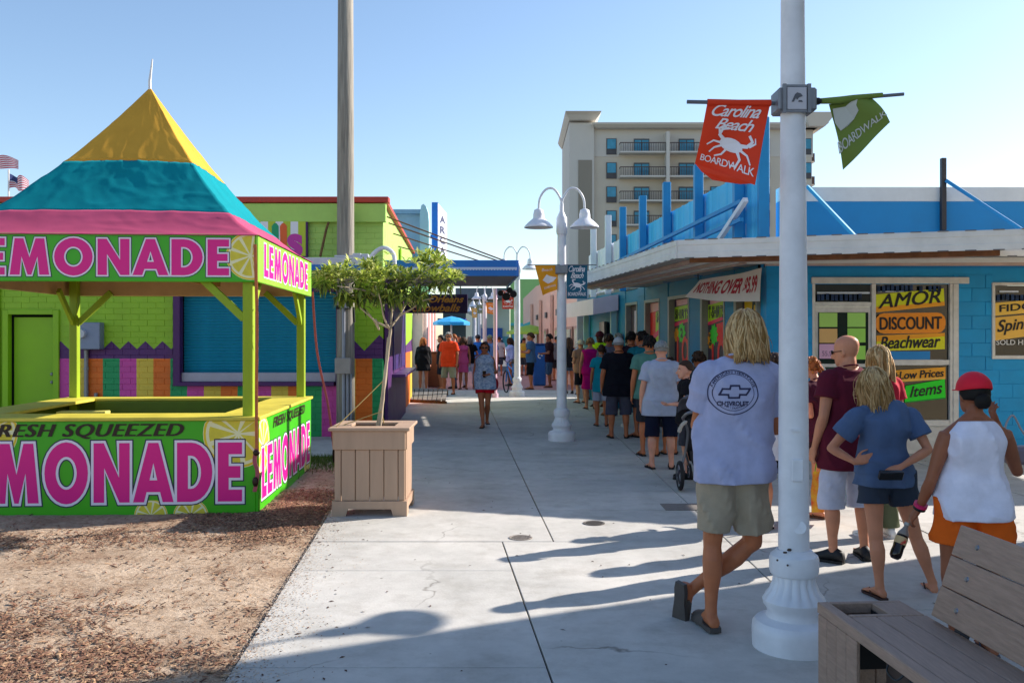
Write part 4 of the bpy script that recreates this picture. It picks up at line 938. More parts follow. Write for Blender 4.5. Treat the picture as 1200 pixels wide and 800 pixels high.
# ------------------------------------------------------------------ peach building beyond the blue shop
pbd = thing('peach_building', 'long low peach building with narrow windows beyond the blue shop', 'building', (2, 35, 0))
PX = lambda Y: 2.42 - .062 * (Y - 27)
peach = M('peach_wall', '#e2b8a2', .7, var=.05, vs=.6)
b = MB(); b.slab([(PX(28.4), 28.4, -.05), (PX(28.4), 28.4, 3.7), (PX(32), 32, 4.0), (PX(46), 46, 4.35), (PX(55), 55, 4.1), (PX(55), 55, -.05)], (1, 0, 0), 5); b.build('wall', peach, pbd)
b = MB(); b.box((PX(28.4) + 2.6, 28.34, 1.8), (5, .1, 3.6)); b.build('end_wall', peach, pbd)
for Y, wd, z0, z1 in ((29.9, .7, 0, 2.1), (32.2, .9, .4, 2.1), (36, .7, .4, 2.1), (40.5, .6, .5, 2.1), (45, .5, .5, 2.0)):
    b = MB(); b.slab([(PX(Y - wd) - .03, Y - wd, z0), (PX(Y - wd) - .03, Y - wd, z1), (PX(Y + wd) - .03, Y + wd, z1), (PX(Y + wd) - .03, Y + wd, z0)], (-1, 0, 0), .04); wo = b.build('window', M('peach_trim', '#a87f70', .6), pbd)
    b = MB(); b.slab([(PX(Y - wd * .7) - .08, Y - wd * .7, z0 + .1), (PX(Y - wd * .7) - .08, Y - wd * .7, z1 - .1), (PX(Y + wd * .7) - .08, Y + wd * .7, z1 - .1), (PX(Y + wd * .7) - .08, Y + wd * .7, z0 + .1)], (-1, 0, 0), .02); b.build('pane', M('peach_glass', '#a9a79a', .2, var=.2, vs=2), wo)
    b = MB(); b.slab([(PX(Y) - .02, Y - .25, 2.6), (PX(Y) - .02, Y - .25, 2.85), (PX(Y) - .06, Y + .25, 2.85), (PX(Y) - .06, Y + .25, 2.6)], (-1, 0, 0), .05); b.build('vent', h_dark, pbd)
for Y in (34, 38, 43, 48):
    b = MB(); b.box((PX(Y) - .08, Y, 1.75), (.12, .5, 3.5)); b.build('pilaster', M('peach_pale', '#dcb9a4', .7), pbd)

# ------------------------------------------------------------------ far end
def far_box(name, lab, cat, x0, x1, ytop, Y, col, depth=10, ybot=None):
    X0, X1 = (x0 - 600) / FL * Y, (x1 - 600) / FL * Y; zt = EYE - (ytop - HOR) / FL * Y
    t = thing(name, lab, cat, ((X0 + X1) / 2, Y, 0)); b = MB(); b.box(((X0 + X1) / 2, Y + depth / 2, zt / 2), (X1 - X0, depth, zt)); b.build('wall', M(name + col[1:], col, .8, var=.05, vs=.3), t); return t, (X0 + X1) / 2, X1 - X0, zt
t, xc, ww, zt = far_box('green_building', 'plain light green building closing the far end of the street', 'building', 598, 652, 327, 80, '#8fbf74')
for i in range(3):
    b = MB(); b.box((xc - 1.5 + i * 1.4, 79.95, 1.6), (.8, .1, 1.2)); b.build('window', h_glass, t)
b = MB(); b.box((xc, 79.7, 2.9), (ww, .5, .25)); b.build('ledge', M('teal_ledge', '#4fb0a8', .6), t)
t, xc, ww, zt = far_box('white_building', 'low white building with a grey roof band at the far end', 'building', 541, 597, 352, 95, '#b9bcc0')
b = MB(); b.box((xc, 94.9, zt + .5), (ww + .6, 11, 1.0)); b.build('roof', M('roof_slate', '#6b7078', .7), t)
b = MB(); b.box((xc + .5, 94.7, 1.9), (2.6, .2, 1.7)); b.build('shop_sign', M('sign_blue', '#1c4aa0', .5), t)
for i in range(3):
    b = MB(); b.box((xc - 1.8 + i * 1.8, 94.9, 1.0), (1.2, .12, 1.7)); b.build('window', h_glass, t)
t, xc, ww, zt = far_box('dark_shop', 'dark grey shop under a navy awning on the far left side', 'building', 519, 546, 366, 62, '#3c4a4a')
b = MB(); b.box((xc - .1, 61.2, 2.9), (ww + .3, 1.4, .25)); b.build('awning', M('navy_awning', '#1f3c86', .6), t)
# parked cars far away
def car(name, lab, px, Y, col, yaw=0, kind='suv'):
    X = (px - 600) / FL * Y; t = thing(name, lab, 'car', (X, Y, 0), local=True); t.rotation_euler = (0, 0, yaw)
    m = M('car_' + col[1:], col, .3, var=0)
    b = MB(); rs = []
    for y, zb, zt_, hw in ((-2.3, .45, .75, .78), (-2.2, .32, .95, .88), (-1.1, .3, 1.02, .92), (1.8, .3, 1.05, .92), (2.25, .34, 1.0, .88), (2.32, .45, .8, .8)):
        rs.append([V((-hw, y, zb)), V((hw, y, zb)), V((hw, y, (zb + zt_) / 2)), V((hw * .95, y, zt_)), V((-hw * .95, y, zt_)), V((-hw, y, (zb + zt_) / 2))])
    b.rings(rs); b.build('body', m, t, auto=40)
    b = MB(); b.rings([[V((-w, y0, z)), V((w, y0, z)), V((w, y1, z)), V((-w, y1, z))] for w, y0, y1, z in ((.86, -1.3, 2.1, 1.0), (.76, -.8, 1.95, 1.5), (.7, -.6, 1.85, 1.6))]); b.build('cabin', glass_dark, t)
    b = MB(); b.box((0, .65, 1.61), (1.42, 2.45, .05), ch=.02); b.build('roof', m, t)
    for sx in (-1, 1):
        for sy in (-1.45, 1.4):
            b = MB(); b.tube([(sx * .72, sy, .34), (sx * .93, sy, .34)], .34, 18); wo = b.build('wheel', black_rubber, t)
            b = MB(); b.tube([(sx * .9, sy, .34), (sx * .945, sy, .34)], .2, 12); b.build('rim', grey_metal, wo)
        b = MB(); b.box((sx * .66, -2.28, .72), (.3, .08, .14), ch=.02); b.build('headlight', white_paint, t)
car('parked_car', 'white sport utility car parked at the far end facing the street', 577, 70, '#c4c8cc', .1)
car('parked_car', 'dark blue car parked between the lamp posts at the far end', 622, 74, '#26344c', -.1)
# flags
def flag(px, py, Y, lab, w=1.5, h=.9, pole=True, fl=1):
    c = P(px, py, Y); t = thing('flag', lab, 'flag', tuple(c))
    b = MB(); nu, nv = 16, 13
    def f(u, v): return c + V((fl * u * w, .12 * math.sin(u * 7), (v - 1) * h - .35 * u * u * h + .06 * math.sin(u * 8 + v * 2)))
    red = 0
    for j in range(nv):
        for i in range(nu):
            mi = 2 if (i < nu * .42 and j >= nv - 7) else (j % 2)
            b.add([f(i / nu, j / nv), f((i + 1) / nu, j / nv), f((i + 1) / nu, (j + 1) / nv), f(i / nu, (j + 1) / nv)], [(0, 1, 2, 3)], mi)
    b.build('cloth', [M('flag_red', '#b8344a', .7, var=0), M('flag_white', '#d8d8e0', .7, var=0), M('flag_blue', '#2c3c70', .7, var=0)], t, fix=False)
    if pole: b = MB(); b.tube([(c.x - .03, c.y, 0), (c.x - .03, c.y, c.z + .2)], [.05, .03], 8); b.build('pole', white_paint, t)
flag(11, 205, 34, 'striped flag with blue corner on a white pole behind the lemonade canopy', 0.7, .5)
flag(-26, 182, 34, 'red and white striped flag flying higher at the left edge', 1.5, .42)
# umbrellas / tents in the distance
def umbrella(px, Y, zt, r, col, lab, col2=None, sq=True):
    X = (px - 600) / FL * Y; t = thing('parasol', lab, 'parasol', (X, Y, 0))
    n_ = 8; b = MB()
    for i in range(n_):
        a0, a1 = math.tau * i / n_, math.tau * (i + 1) / n_
        rim = [V((X + r * math.cos(a), Y + r * math.sin(a), zt - r * .32)) for a in (a0, a1)]; midp = [V((X + r * .5 * math.cos(a), Y + r * .5 * math.sin(a), zt - r * .11)) for a in (a0, a1)]
        b.add([V((X, Y, zt)), *midp, *rim], [(0, 1, 2), (1, 3, 4, 2)], i % 2 if col2 else 0)
        b.add([rim[0], rim[1], rim[1] - V((0, 0, .1)), rim[0] - V((0, 0, .1))], [(0, 1, 2, 3)], i % 2 if col2 else 0)
    b.build('canopy', [M('par_' + col[1:], col, .7, var=.05)] + ([M('par_' + col2[1:], col2, .7, var=.05)] if col2 else []), t, fix=False)
    b = MB(); b.tube([(X, Y, 0), (X, Y, zt)], .03, 8); b.build('pole', white_paint, t)
umbrella(529, 30, 2.42, .62, '#2a9bd8', 'bright blue parasol above the group on the left side')
umbrella(621, 44, 2.35, 1.15, '#a4d04c', 'lime green parasol beyond the right-hand lamp post')
umbrella(634, 50, 2.75, 1.2, '#3fb0a4', 'teal parasol behind the lime one')
# wooden ramp / grate in front of the shop
rp = thing('wooden_ramp', 'weathered wooden slatted ramp lying on the pavement by the left shops', 'ramp', tuple(G(500, 467)))
c0 = G(474, 471); c1 = G(523, 473); c2 = G(525, 463); c3 = G(476, 461)
for i in range(9):
    a = c0.lerp(c1, i / 9); b_ = c0.lerp(c1, (i + .85) / 9); d_ = c3.lerp(c2, i / 9); e_ = c3.lerp(c2, (i + .85) / 9)
    m = MB(); m.slab([a + V((0, 0, .06)), b_ + V((0, 0, .06)), e_ + V((0, 0, .16)), d_ + V((0, 0, .16))], (0, 0, 1), .025); m.build('slat', M('grey_wood', '#6d6a68', .8, var=.2, vs=8, orand=.15), rp)
for p_, q_, dy_, z_, h_ in ((c0, c1, .05, .03, .06), (c3, c2, -.05, .08, .15)): m = MB(); m.beam(p_ + V((0, dy_, z_)), q_ + V((0, dy_, z_)), .05, h_); m.build('frame', M('frame_wood', '#6b5638', .8, var=.2), rp)
# barrel table, blue bin
c = P(511, 396, 31); t = thing('wooden_cabinet', 'small brown wooden counter by the pink shopfront', 'cabinet', (c.x, c.y, 0)); b = MB(); b.box((c.x, c.y, .6), (.5, .5, 1.15), ch=.02); b.build('body', M('brown_wood', '#7a4a2c', .6, var=.2, stretch=(1, 1, 6)), t); b = MB(); b.box((c.x, c.y, 1.2), (.6, .6, .05), ch=.01); b.build('top', M('brown_wood_top', '#5f3a24', .5), t)
c = P(632, 396, 32); t = thing('recycling_bin', 'tall blue recycling bin with a white mark beside the peach building', 'bin', (c.x, c.y, 0)); b = MB(); b.box((c.x, c.y, .72), (.45, .5, 1.44), ch=.04); b.build('body', M('bin_blue', '#1c5fae', .5, var=.06), t)
b = MB(); disc(b, plane_fn((c.x, c.y - .255, 1.05), (1, 0, 0), (0, 0, 1)), .02, 0, .05, .09, 0, 290, 20); b.build('mark', white_paint, t)
b = MB(); b.box((c.x, c.y, 1.47), (.49, .54, .06), ch=.02); b.build('lid', M('bin_dark', '#17407c', .5), t)
# ------------------------------------------------------------------ lemonade stand
FR = V((-2.50, 8.74, 0)); su = V((1, .057, 0)).normalized(); sv = V((-.057, 1, 0)).normalized()
def S(x, y, z): return FR + su * x + sv * y + V((0, 0, z))
W = 3.05
ls_ = thing('lemonade_stand', 'square lemonade stand with a striped pyramid cloth roof and bright green boards', 'stand', tuple(S(-W / 2, W / 2, 0)))
lime_post = M('post_lime', '#8fa81c', .55, var=.12, vs=3, stretch=(1, 1, .3), bump=.15, bs=25)
board_g = M('board_green', '#3fb010', .38, var=.07, vs=1.2)
counter_y = M('counter_yellow', '#d2c24a', .5, var=.15, vs=3, bump=.1)
inner_g = M('inner_green', '#5d7418', .6, var=.12)
mag = M('letter_pink', '#e8088a', .4, var=0); whi = M('letter_white', '#e9e2ee', .45, var=0); nav = M('letter_navy', '#1d1740', .45, var=0)
le_y = M('lemon_yellow', '#e6c81e', .45, var=.05); le_c = M('lemon_cream', '#efe9b8', .45, var=0); le_g = M('lemon_pulp', '#dccb3a', .45, var=.1, vs=12); brn = M('letter_brown', '#2c170c', .5, var=0)
le_l = M('leaf_green_print', '#9ac82a', .5, var=0)
def sbox(name, x0, x1, y0, y1, z0, z1, m, ch=.006, parent=ls_):
    b = MB(); rm = Matrix.Rotation(math.atan2(.057, 1), 3, 'Z'); c = S((x0 + x1) / 2, (y0 + y1) / 2, (z0 + z1) / 2)
    b.box(c, (abs(x1 - x0), abs(y1 - y0), abs(z1 - z0)), rm, ch); return b.build(name, m, parent)
# counter
CT = .925
fb = sbox('counter_board', -W, 0, 0, .03, -.03, CT - .035, board_g)
sb = sbox('counter_board', -.0, .03, .0, W, -.03, CT - .035, board_g)
sbox('counter_board', -W, 0, W - .03, W, -.03, CT - .035, inner_g); sbox('counter_board', -W - .03, -W, 0, W, -.03, CT - .035, inner_g)
for x0, x1, y0, y1 in ((-W - .05, .05, -.04, .22), (-W - .05, .05, .225, .47), (-.42, .05, .475, 1.7), (-.42, .05, 1.705, W - .29), (-W - .05, .05, W - .285, W + .04), (-W - .05, -W + .42, .475, W - .29)):
    sbox('counter_plank', x0, x1, y0, y1, CT - .034, CT, counter_y)
sbox('inner_panel', -W + .43, -.43, .46, .485, .1, CT - .036, inner_g); sbox('inner_panel', -.435, -.41, .49, W - .3, .1, CT - .036, inner_g); sbox('inner_panel', -W + .43, -.43, W - .31, W - .29, .1, CT - .036, inner_g)
sbox('shelf_board', -2.6, -2.05, 1.6, 1.75, CT - .12, CT - .07, M('cream_yellow', '#e0d470', .5, var=.1))
# posts and braces
for (x, y) in ((-.085, .085), (-.085, W - .085), (-W + .085, W - .085), (-W + .085, .085)):
    sbox('post', x - .05, x + .05, y - .05, y + .05, -.02, 2.5, lime_post)
    dx = -1 if x > -1 else 1; dy = 1 if y < 1 else -1
    b = MB(); b.beam(S(x + dx * .045, y, 1.88), S(x + dx * .46, y, 2.28), .045, .075, ch=.004); b.build('brace', lime_post, ls_)
    b = MB(); b.beam(S(x, y + dy * .045, 1.88), S(x, y + dy * .46, 2.28), .045, .075, ch=.004); b.build('brace', lime_post, ls_)
# upper boards
Z0_, Z1_ = 2.235, 2.70
ub = sbox('name_board', -W - .02, .0, -.02, .01, Z0_, Z1_, board_g); us = sbox('name_board', .0, .03, -.02, W + .02, Z0_, Z1_, M('board_side', '#8fd23a', .45, var=.06))  # side board in a lighter green: its sunlit look is put into the colour
tan_b = M('board_back', '#c9a27c', .7, var=.1)
sbox('name_board', -W - .02, .0, W - .0, W + .03, Z0_, Z1_, tan_b); sbox('name_board', -W - .05, -W - .02, -.02, W + .02, Z0_, Z1_, tan_b)
sbox('beam', -W, 0, .03, .1, Z1_ - .15, Z1_ - .05, M('raw_wood', '#a9793c', .7, var=.2)); sbox('beam', -W, 0, W - .1, W - .02, Z1_ - .15, Z1_ - .05, MATS['raw_wood'])
b = MB(); b.beam(S(-2.0, .5, 2.5), S(-1.0, 2.4, 2.36), .08, .08); b.build('beam', MATS['raw_wood'], ls_)
# lettering
fU = plane_fn(S(0, -.021, 0), su, (0, 0, 1)); fL = plane_fn(S(0, -.001, 0), su, (0, 0, 1))
fSu = plane_fn(S(.031, 0, 0), sv, (0, 0, 1)); fSl = plane_fn(S(.031, 0, 0), sv, (0, 0, 1))
lay = [(.075, 2, .0015), (.058, 1, .0030), (.03, 0, .0045)]
GL = dict(L=(.55, [[(0, 0), (.55, 0), (.55, .22), (.27, .22), (.27, 1), (0, 1)]]),
          E=(.58, [[(0, 0), (.58, 0), (.58, .2), (.26, .2), (.26, .4), (.54, .4), (.54, .6), (.26, .6), (.26, .8), (.58, .8), (.58, 1), (0, 1)]]),
          M=(1.04, [[(0, 0), (.13, 1), (.36, 1), (.52, .48), (.68, 1), (.91, 1), (1.04, 0), (.78, 0), (.73, .5), (.57, 0), (.47, 0), (.31, .5), (.26, 0)]]),
          N=(.85, [[(0, 0), (0, 1), (.24, 1), (.6, .42), (.6, 1), (.85, 1), (.85, 0), (.61, 0), (.25, .58), (.25, 0)]]),
          O=(1.02, [[(.51 + .51 * math.cos(math.tau * i / 28), .5 + .52 * math.sin(math.tau * i / 28)) for i in range(28)], [(.51 + .245 * math.cos(math.tau * i / 28), .5 + .275 * math.sin(math.tau * i / 28)) for i in range(28)]]),
          D=(.84, [[(0, 0), (.15, 0), (.3, 0)] + [(.34 + .5 * math.cos(a), .5 + .5 * math.sin(a)) for a in [math.pi * (-.5 + i / 14) for i in range(15)]] + [(.3, 1), (.15, 1), (0, 1), (0, .66), (0, .33)],
                   [(.26, .22), (.28, .22), (.3, .22)] + [(.33 + .24 * math.cos(a), .5 + .28 * math.sin(a)) for a in [math.pi * (-.5 + i / 14) for i in range(15)]] + [(.3, .78), (.28, .78), (.26, .78), (.26, .6), (.26, .4)]]),
          A=(.96, [[(0, 0), (.36, 1), (.60, 1), (.96, 0), (.70, 0), (.64, .17), (.32, .17), (.26, 0)], [(.39, .37), (.57, .37), (.48, .66)]]))
def edge_strip(b, fn, pts, w, mi, d):           # mitred outline of width w round a closed polygon
    n = len(pts); inn = []; out = []
    for i in range(n):
        p = V((*pts[i - 1], 0)); q = V((*pts[i], 0)); r = V((*pts[(i + 1) % n], 0)); a = (q - p).normalized(); c = (r - q).normalized(); na = V((-a.y, a.x, 0)); nc = V((-c.y, c.x, 0)); m_ = (na + nc)
        m_ = m_.normalized() if m_.length > .01 else na; k = min(1 / max(.35, m_.dot(na)), 2.0) * w; inn.append(q + m_ * k); out.append(q - m_ * k)
    for i in range(n):
        j = (i + 1) % n; b.add([fn(v.x, v.y, d + RND.uniform(0, .0003)) for v in (inn[i], inn[j], out[j], out[i])], [(0, 1, 2, 3)], mi)
def big(fn, w, h, x, y, spacing=1.12, parent=ub, lay=3):
    b = MB(); gap = .13; word = 'LEMONADE'; tot = sum(GL[c][0] for c in word) + gap * 7 - .1; kx = w / tot; cx = x
    for i, c in enumerate(word):
        gw, loops = GL[c]; T2 = [[(cx + u * kx, y + v * h) for u, v in lp] for lp in loops]; dz = .0002 * (i % 2)
        for lp in T2:
            if lay == 3: edge_strip(b, fn, lp, h * .062, 2, .0012 + dz)
            edge_strip(b, fn, lp, h * .042, 1, .0022 + dz)
        if len(T2) == 1: b.add([fn(*p, .0034) for p in T2[0]], [tuple(range(len(T2[0])))], 0)
        elif c == 'A':
            g = lambda u, v: fn(cx + u * kx, y + v * h, .0034); q = [g(*p) for p in ((0, 0), (.36, 1), (.6, 1), (.96, 0), (.7, 0), (.64, .17), (.32, .17), (.26, 0), (.39, .37), (.57, .37), (.48, .66))]
            b.add(q, [(0, 7, 6, 8, 10, 1), (1, 10, 2), (2, 10, 9, 5, 4, 3), (6, 5, 9, 8)], 0)
        else:
            o_, i_ = T2; n = len(o_)
            for k in range(n): b.add([fn(*p, .0034) for p in (o_[k], o_[(k + 1) % n], i_[(k + 1) % n], i_[k])], [(0, 1, 2, 3)], 0)
        cx += (gw + gap - (.05 if c in 'NA' else 0)) * kx
    return b.build('lettering', [mag, whi, nav], parent, fix=False)
def lemon(fn, cx, cy, r, clip, parent, name='lemon_print', d0=.0006):
    f2 = lambda u, v, d: fn(min(max(u, clip[0]), clip[1]), min(max(v, clip[2]), clip[3]), d)
    b = MB(); disc(b, f2, cx, cy, 0, r, mi=1, d=d0); disc(b, f2, cx, cy, r * .92, r * .985, mi=0, d=d0 + .0002)
    for i in range(9):
        a = 40 * i; ca = math.radians(a + 20); disc(b, f2, cx + r * .07 * math.cos(ca), cy + r * .07 * math.sin(ca), .0, r * .76, a + 3.5, a + 36.5, 8, 2, d0 + .0003)
    b.build(name, [le_y, le_c, le_g], parent, fix=False)
zU = lambda py: EYE - (py - HOR) / FL * 8.73
big(fU, 2.56, zU(281) - zU(323), -2.81, zU(323), 1.1); lemon(fU, -.045, zU(300), .235, (-9, -.004, Z0_ + .004, Z1_ - .004), ub)
lemon(fL, -.17, zU(508), .335, (-9, -.004, 0, CT - .04), fb); lemon(fL, -2.55, zU(505), .3, (-9, -.004, 0, CT - .04), fb)
lemon(fL, -1.0, -.03, .16, (-9, -.004, -.02, .12), fb, d0=.0004); lemon(fL, -.62, -.04, .17, (-9, -.004, -.02, .12), fb, d0=.0008)
big(fL, 2.9, zU(518) - zU(587), -3.03, zU(587), 1.1, fb)
b = MB(); letters('FRESH SQUEEZED', fL, 1.86, zU(495.5) - zU(513), -2.56, zU(513), .0, .3, 1.1, [(0, 0, .0065)], b); [letters('FRESH SQUEEZED', lambda u, v, d, q=q: fL(u + q * .006, v, d + .0002 * q), 1.86, zU(495.5) - zU(513), -2.56, zU(513), .0, .3, 1.1, [(0, 0, .0065)], b) for q in (1, 2, 3)]; b.build('lettering', brn, fb, fix=False)
big(fSu, 2.55, .33, .22, Z0_ + .07, 1.1, us, 2)
big(fSl, 2.8, .5, .12, .1, 1.1, sb)
b = MB(); letters('FRESH SQUEEZED', fSl, 1.9, .13, .65, .73, .03, .3, 1.1, [(.03, 0, .0065)], b); b.build('lettering', brn, sb, fix=False)
lemon(fSl, .18, .62, .3, (.004, 9, 0, CT - .04), sb); lemon(fSl, 2.75, .16, .25, (.004, W, 0, CT - .04), sb)
# cloth roof
ft = [(0, 1.0), (.05, .915), (.15, .76), (.27, .59), (.40, .44), (.55, .29), (.76, .13), (.9, .045), (1, 0)]
apx = 4.535; ebz = 2.69
def roof_pt(t, a):                     # a in 0..4 around the square
    side = int(a) % 4; fr_ = a - int(a)
    c = [(-1, -1), (1, -1), (1, 1), (-1, 1)]; p, q = c[side], c[(side + 1) % 4]
    ux, uy = p[0] + (q[0] - p[0]) * fr_, p[1] + (q[1] - p[1]) * fr_
    f = (1 - t) ** 1.38; mid = 4 * fr_ * (1 - fr_)
    hs = (W / 2 + .045) * t * (1 - .035 * mid * math.sin(math.pi * t))
    z = ebz + (apx - ebz) * f + .03 * mid * math.sin(math.pi * t)
    nx_ = a * 7.0; wr = .0
    n1 = noise.noise((ux * 2.2 * t + 3 * side, uy * 2.2 * t, t * 1.2)); n2 = noise.noise((a * 5.5, t * 2.6, 1.3)); n3 = noise.noise((a * 17 + t * 9, t * 6.5, 4.4)); n4 = 1 - abs(noise.noise((a * 4 + t * 5, t * 7 - a * 2.5, 9)))
    n5 = noise.noise((a * 30 - t * 22, t * 16 + a * 5, 2.2)); wr = (.004 * n1 + .004 * n2 + .006 * n3 + .012 * (n4 ** 8) + .005 * n5) * min(1, t * 2.2) * (1 - .65 * t ** 8)
    x = -W / 2 + ux * (hs + wr * .35); y = W / 2 + uy * (hs + wr * .35)
    return S(x, y, z + wr * .6)
def band(t0, t1, name, m, nt=26, na=56):
    vs = []; fs = []
    for i in range(nt + 1):
        for j in range(4 * na):
            a = j / na; w_ = .006 * math.sin(a * 9) + .01 * noise.noise((a * 3, 2, t0)); t = t0 + (t1 - t0) * i / nt
            if 0 < t0 and i == 0: t += w_ * .0
            vs.append(roof_pt(max(.002, t), a))
    n_ = 4 * na
    for i in range(nt):
        for j in range(n_): fs.append((i * n_ + j, (i + 1) * n_ + j, (i + 1) * n_ + (j + 1) % n_, i * n_ + (j + 1) % n_))
    b = MB(); b.add(vs, fs); o = b.build(name, m, ls_, smooth=True, fix=False); md = o.modifiers.new('thickness', 'SOLIDIFY'); md.thickness = .006; return o
def cloth(name, col, **k): return M(name, col, .95, var=.1, vs=1.5, bump=.08, bs=22, spec=.08, **k)
band(.0, .425, 'roof_cloth', cloth('cloth_yellow', '#cf9a3c')); band(.425, .755, 'roof_cloth', cloth('cloth_teal', '#0a828c')); band(.755, 1.0, 'roof_cloth', cloth('cloth_pink', '#b04c6c'), 18)
b = MB(); b.tube([S(-W / 2, W / 2, apx - .1), S(-W / 2 - .005, W / 2, apx + .06), S(-W / 2 + .025, W / 2, apx + .32)], [.02, .018, .008], 8); b.build('finial', white_paint, ls_)
strap = M('strap_orange', '#b8663c', .7, var=.2, vs=20); strap2 = M('strap_pink', '#a8505c', .7, var=.2, vs=20)
def ribbon(name, pts, w, m, parent):
    pts = cr(pts, 5); b = MB(); b.rings([[p + V((-w / 2, 0, 0)), p + V((w / 2, 0, 0)), p + V((w / 2, .004, 0)), p + V((-w / 2, .004, 0))] for p in pts]); return b.build(name, m, parent)
ribbon('strap', [S(-.0, -.035, 2.6), S(.02, -.04, 1.9), S(.015, -.04, 1.2), S(.02, -.05, .62)], .03, strap, ls_)
ribbon('strap', [S(.02, -.05, .62), S(.0, -.05, .5), S(.03, -.06, .38), S(.0, -.05, .2)], .04, strap2, ls_)
ribbon('strap', [S(.04, W + .05, 2.3), S(.09, W + .12, 1.5), S(.22, W + .2, .8), S(.3, W + .25, .12)], .03, strap2, ls_)
b = MB(); b.ell(S(.02, -.06, .58), (.035, .02, .03)); b.ell(S(.01, -.06, .3), (.03, .02, .05)); b.ell(S(.3, W + .25, .12), (.03, .02, .12)); b.build('buckle', M('buckle', '#3a2a26', .4, metal=.6), ls_)

# ------------------------------------------------------------------ utility pole
X = (405 - 600) / FL * 15.0
up = thing('utility_pole', 'tall weathered wooden utility pole with conduit in front of the green shop', 'pole', (X, 15.0, 0))
b = MB(); b.rings([[V((X + r * math.cos(a) + .0 * z, 15 + r * math.sin(a), z)) for a in [math.tau * i / 20 for i in range(20)]] for z, r in ((-.1, .155), (2, .148), (5, .138), (9.5, .12))])
wood_pole = M('pole_wood', '#8c867b', .85, var=.35, vs=6, stretch=(5, 5, .25), bump=.8, bs=9)
b.build('shaft', wood_pole, up, smooth=True)
def pz_(py): return EYE - (py - HOR) / FL * 14.8
b = MB(); b.tube([(X + .0, 14.82, .1), (X + .0, 14.82, pz_(352))], .028, 8); b.tube([(X + .06, 14.83, .1), (X + .06, 14.83, 1.2)], .022, 8); b.tube([(X + .11, 14.86, .1), (X + .11, 14.86, 1.1)], .02, 8); b.build('conduit', M('conduit_grey', '#9498a2', .5, metal=.2), up)
b = MB(); b.box((X - .0, 14.78, pz_(428.5)), (.26, .1, .26), ch=.01); b.build('junction_box', M('box_grey', '#9a938f', .5), up)
b = MB(); b.box((X + .02, 14.8, pz_(354)), (.14, .12, .2), ch=.01); b.build('fitting', M('conduit_grey', '#9498a2', .5), up)
b = MB(); b.box((X, 14.83, pz_(300)), (.3, .04, .03)); b.box((X, 14.83, pz_(304)), (.3, .04, .02)); b.box((X + .23, 14.8, pz_(307)), (.14, .12, .28), ch=.01); b.box((X + .36, 14.8, pz_(309)), (.12, .1, .32), ch=.01)
b.build('bracket', M('bracket_white', '#bfc2c8', .5, var=.08), up)
b = MB(); b.tube(cr([(X + .42, 14.8, pz_(310)), (X + .5, 14.75, pz_(298)), (X + .68, 14.7, pz_(291)), (X + .84, 14.65, pz_(298)), (X + .87, 14.62, pz_(311))], 6), .035, 10); b.build('gooseneck_arm', lamp_white, up)
b = MB(); b.tube([(X - .13, 14.9, 2.2), (X + .1, 14.84, 2.2)], .03, 8); b.tube([(X + .16, 14.84, 2.2), (X + .17, 14.84, 1.95)], .02, 8); b.build('cable', black_rubber, up)

# ------------------------------------------------------------------ planter with a small tree
pl_m = M('planter_plastic', '#b0937c', .55, var=.07, vs=3, stretch=(4, 4, .5), bump=.12, bs=18, orand=.04)
pt = thing('planter', 'square tan plank planter box standing on the edge of the pavement', 'planter', (-1.36, 8.85, 0))
pc = V((-1.355, 8.84, 0)); rot = Matrix.Rotation(math.radians(.6), 3, 'Z')
def pbx(name, x0, x1, y0, y1, z0, z1, m=pl_m, parent=pt, ch=.005):
    b = MB(); c = pc + rot @ V(((x0 + x1) / 2, (y0 + y1) / 2, 0)) + V((0, 0, (z0 + z1) / 2)); b.box(c, (x1 - x0, y1 - y0, z1 - z0), rot, ch); return b.build(name, m, parent)
hw = .355
for sgn in (-1, 1):
    # the base rails with feet (front/back and sides)
    for k in range(2):
        b = MB(); o = [(-hw, 0), (-hw + .13, 0), (-hw + .15, .07), (hw - .15, .07), (hw - .13, 0), (hw, 0), (hw, .145), (-hw, .145)]
        if k == 0: pts = [pc + rot @ V((x, sgn * hw, 0)) + V((0, 0, z)) for x, z in o]; nr = rot @ V((0, -sgn, 0))
        else: pts = [pc + rot @ V((sgn * hw, x * .93, 0)) + V((0, 0, z)) for x, z in o]; nr = rot @ V((-sgn, 0, 0))
        b.slab(pts, nr, .03); b.build('base_rail', pl_m, pt)
    for i in range(6):
        edges = [-.335, -.27, -.135, 0, .135, .27, .335]
        a0, a1 = edges[i] + .003, edges[i + 1] - .003
        pbx('plank', a0, a1, sgn * .325 - .012, sgn * .325 + .012, .147, .63)
        if abs(a0) < .32 and abs(a1) < .32: b = MB(); b.box(pc + rot @ V((sgn * .325, (a0 + a1) / 2, 0)) + V((0, 0, .39)), (.024, a1 - a0, .483), rot, .004); b.build('plank', pl_m, pt)
    pbx('top_rail', -.34, .34, sgn * .34 - .015, sgn * .34 + .015, .632, .81); pbx('top_rail', sgn * .34 - .015, sgn * .34 + .015, -.324, .324, .632, .81)
    pbx('rim', -.385, .385, sgn * .285 - .1, sgn * .285 + .1, .812, .842); pbx('rim', sgn * .3 - .085, sgn * .3 + .085, -.182, .182, .812, .842)
pbx('soil', -.3, .3, -.3, .3, .6, .78, M('planter_soil', '#4c3a2c', .95, var=.4, vs=20, bump=1, bs=30), ch=0)
tr = thing('planter_tree', 'small bushy tree with long narrow leaves growing in the tan planter', 'tree', (-1.26, 8.85, .78))
def T_(px, py, dy=0.): return P(px, py, 8.85 + dy)
bark = M('bark_pale', '#b7a68e', .85, var=.3, vs=14, stretch=(1, 1, .3), bump=.6, bs=25)
b = MB()
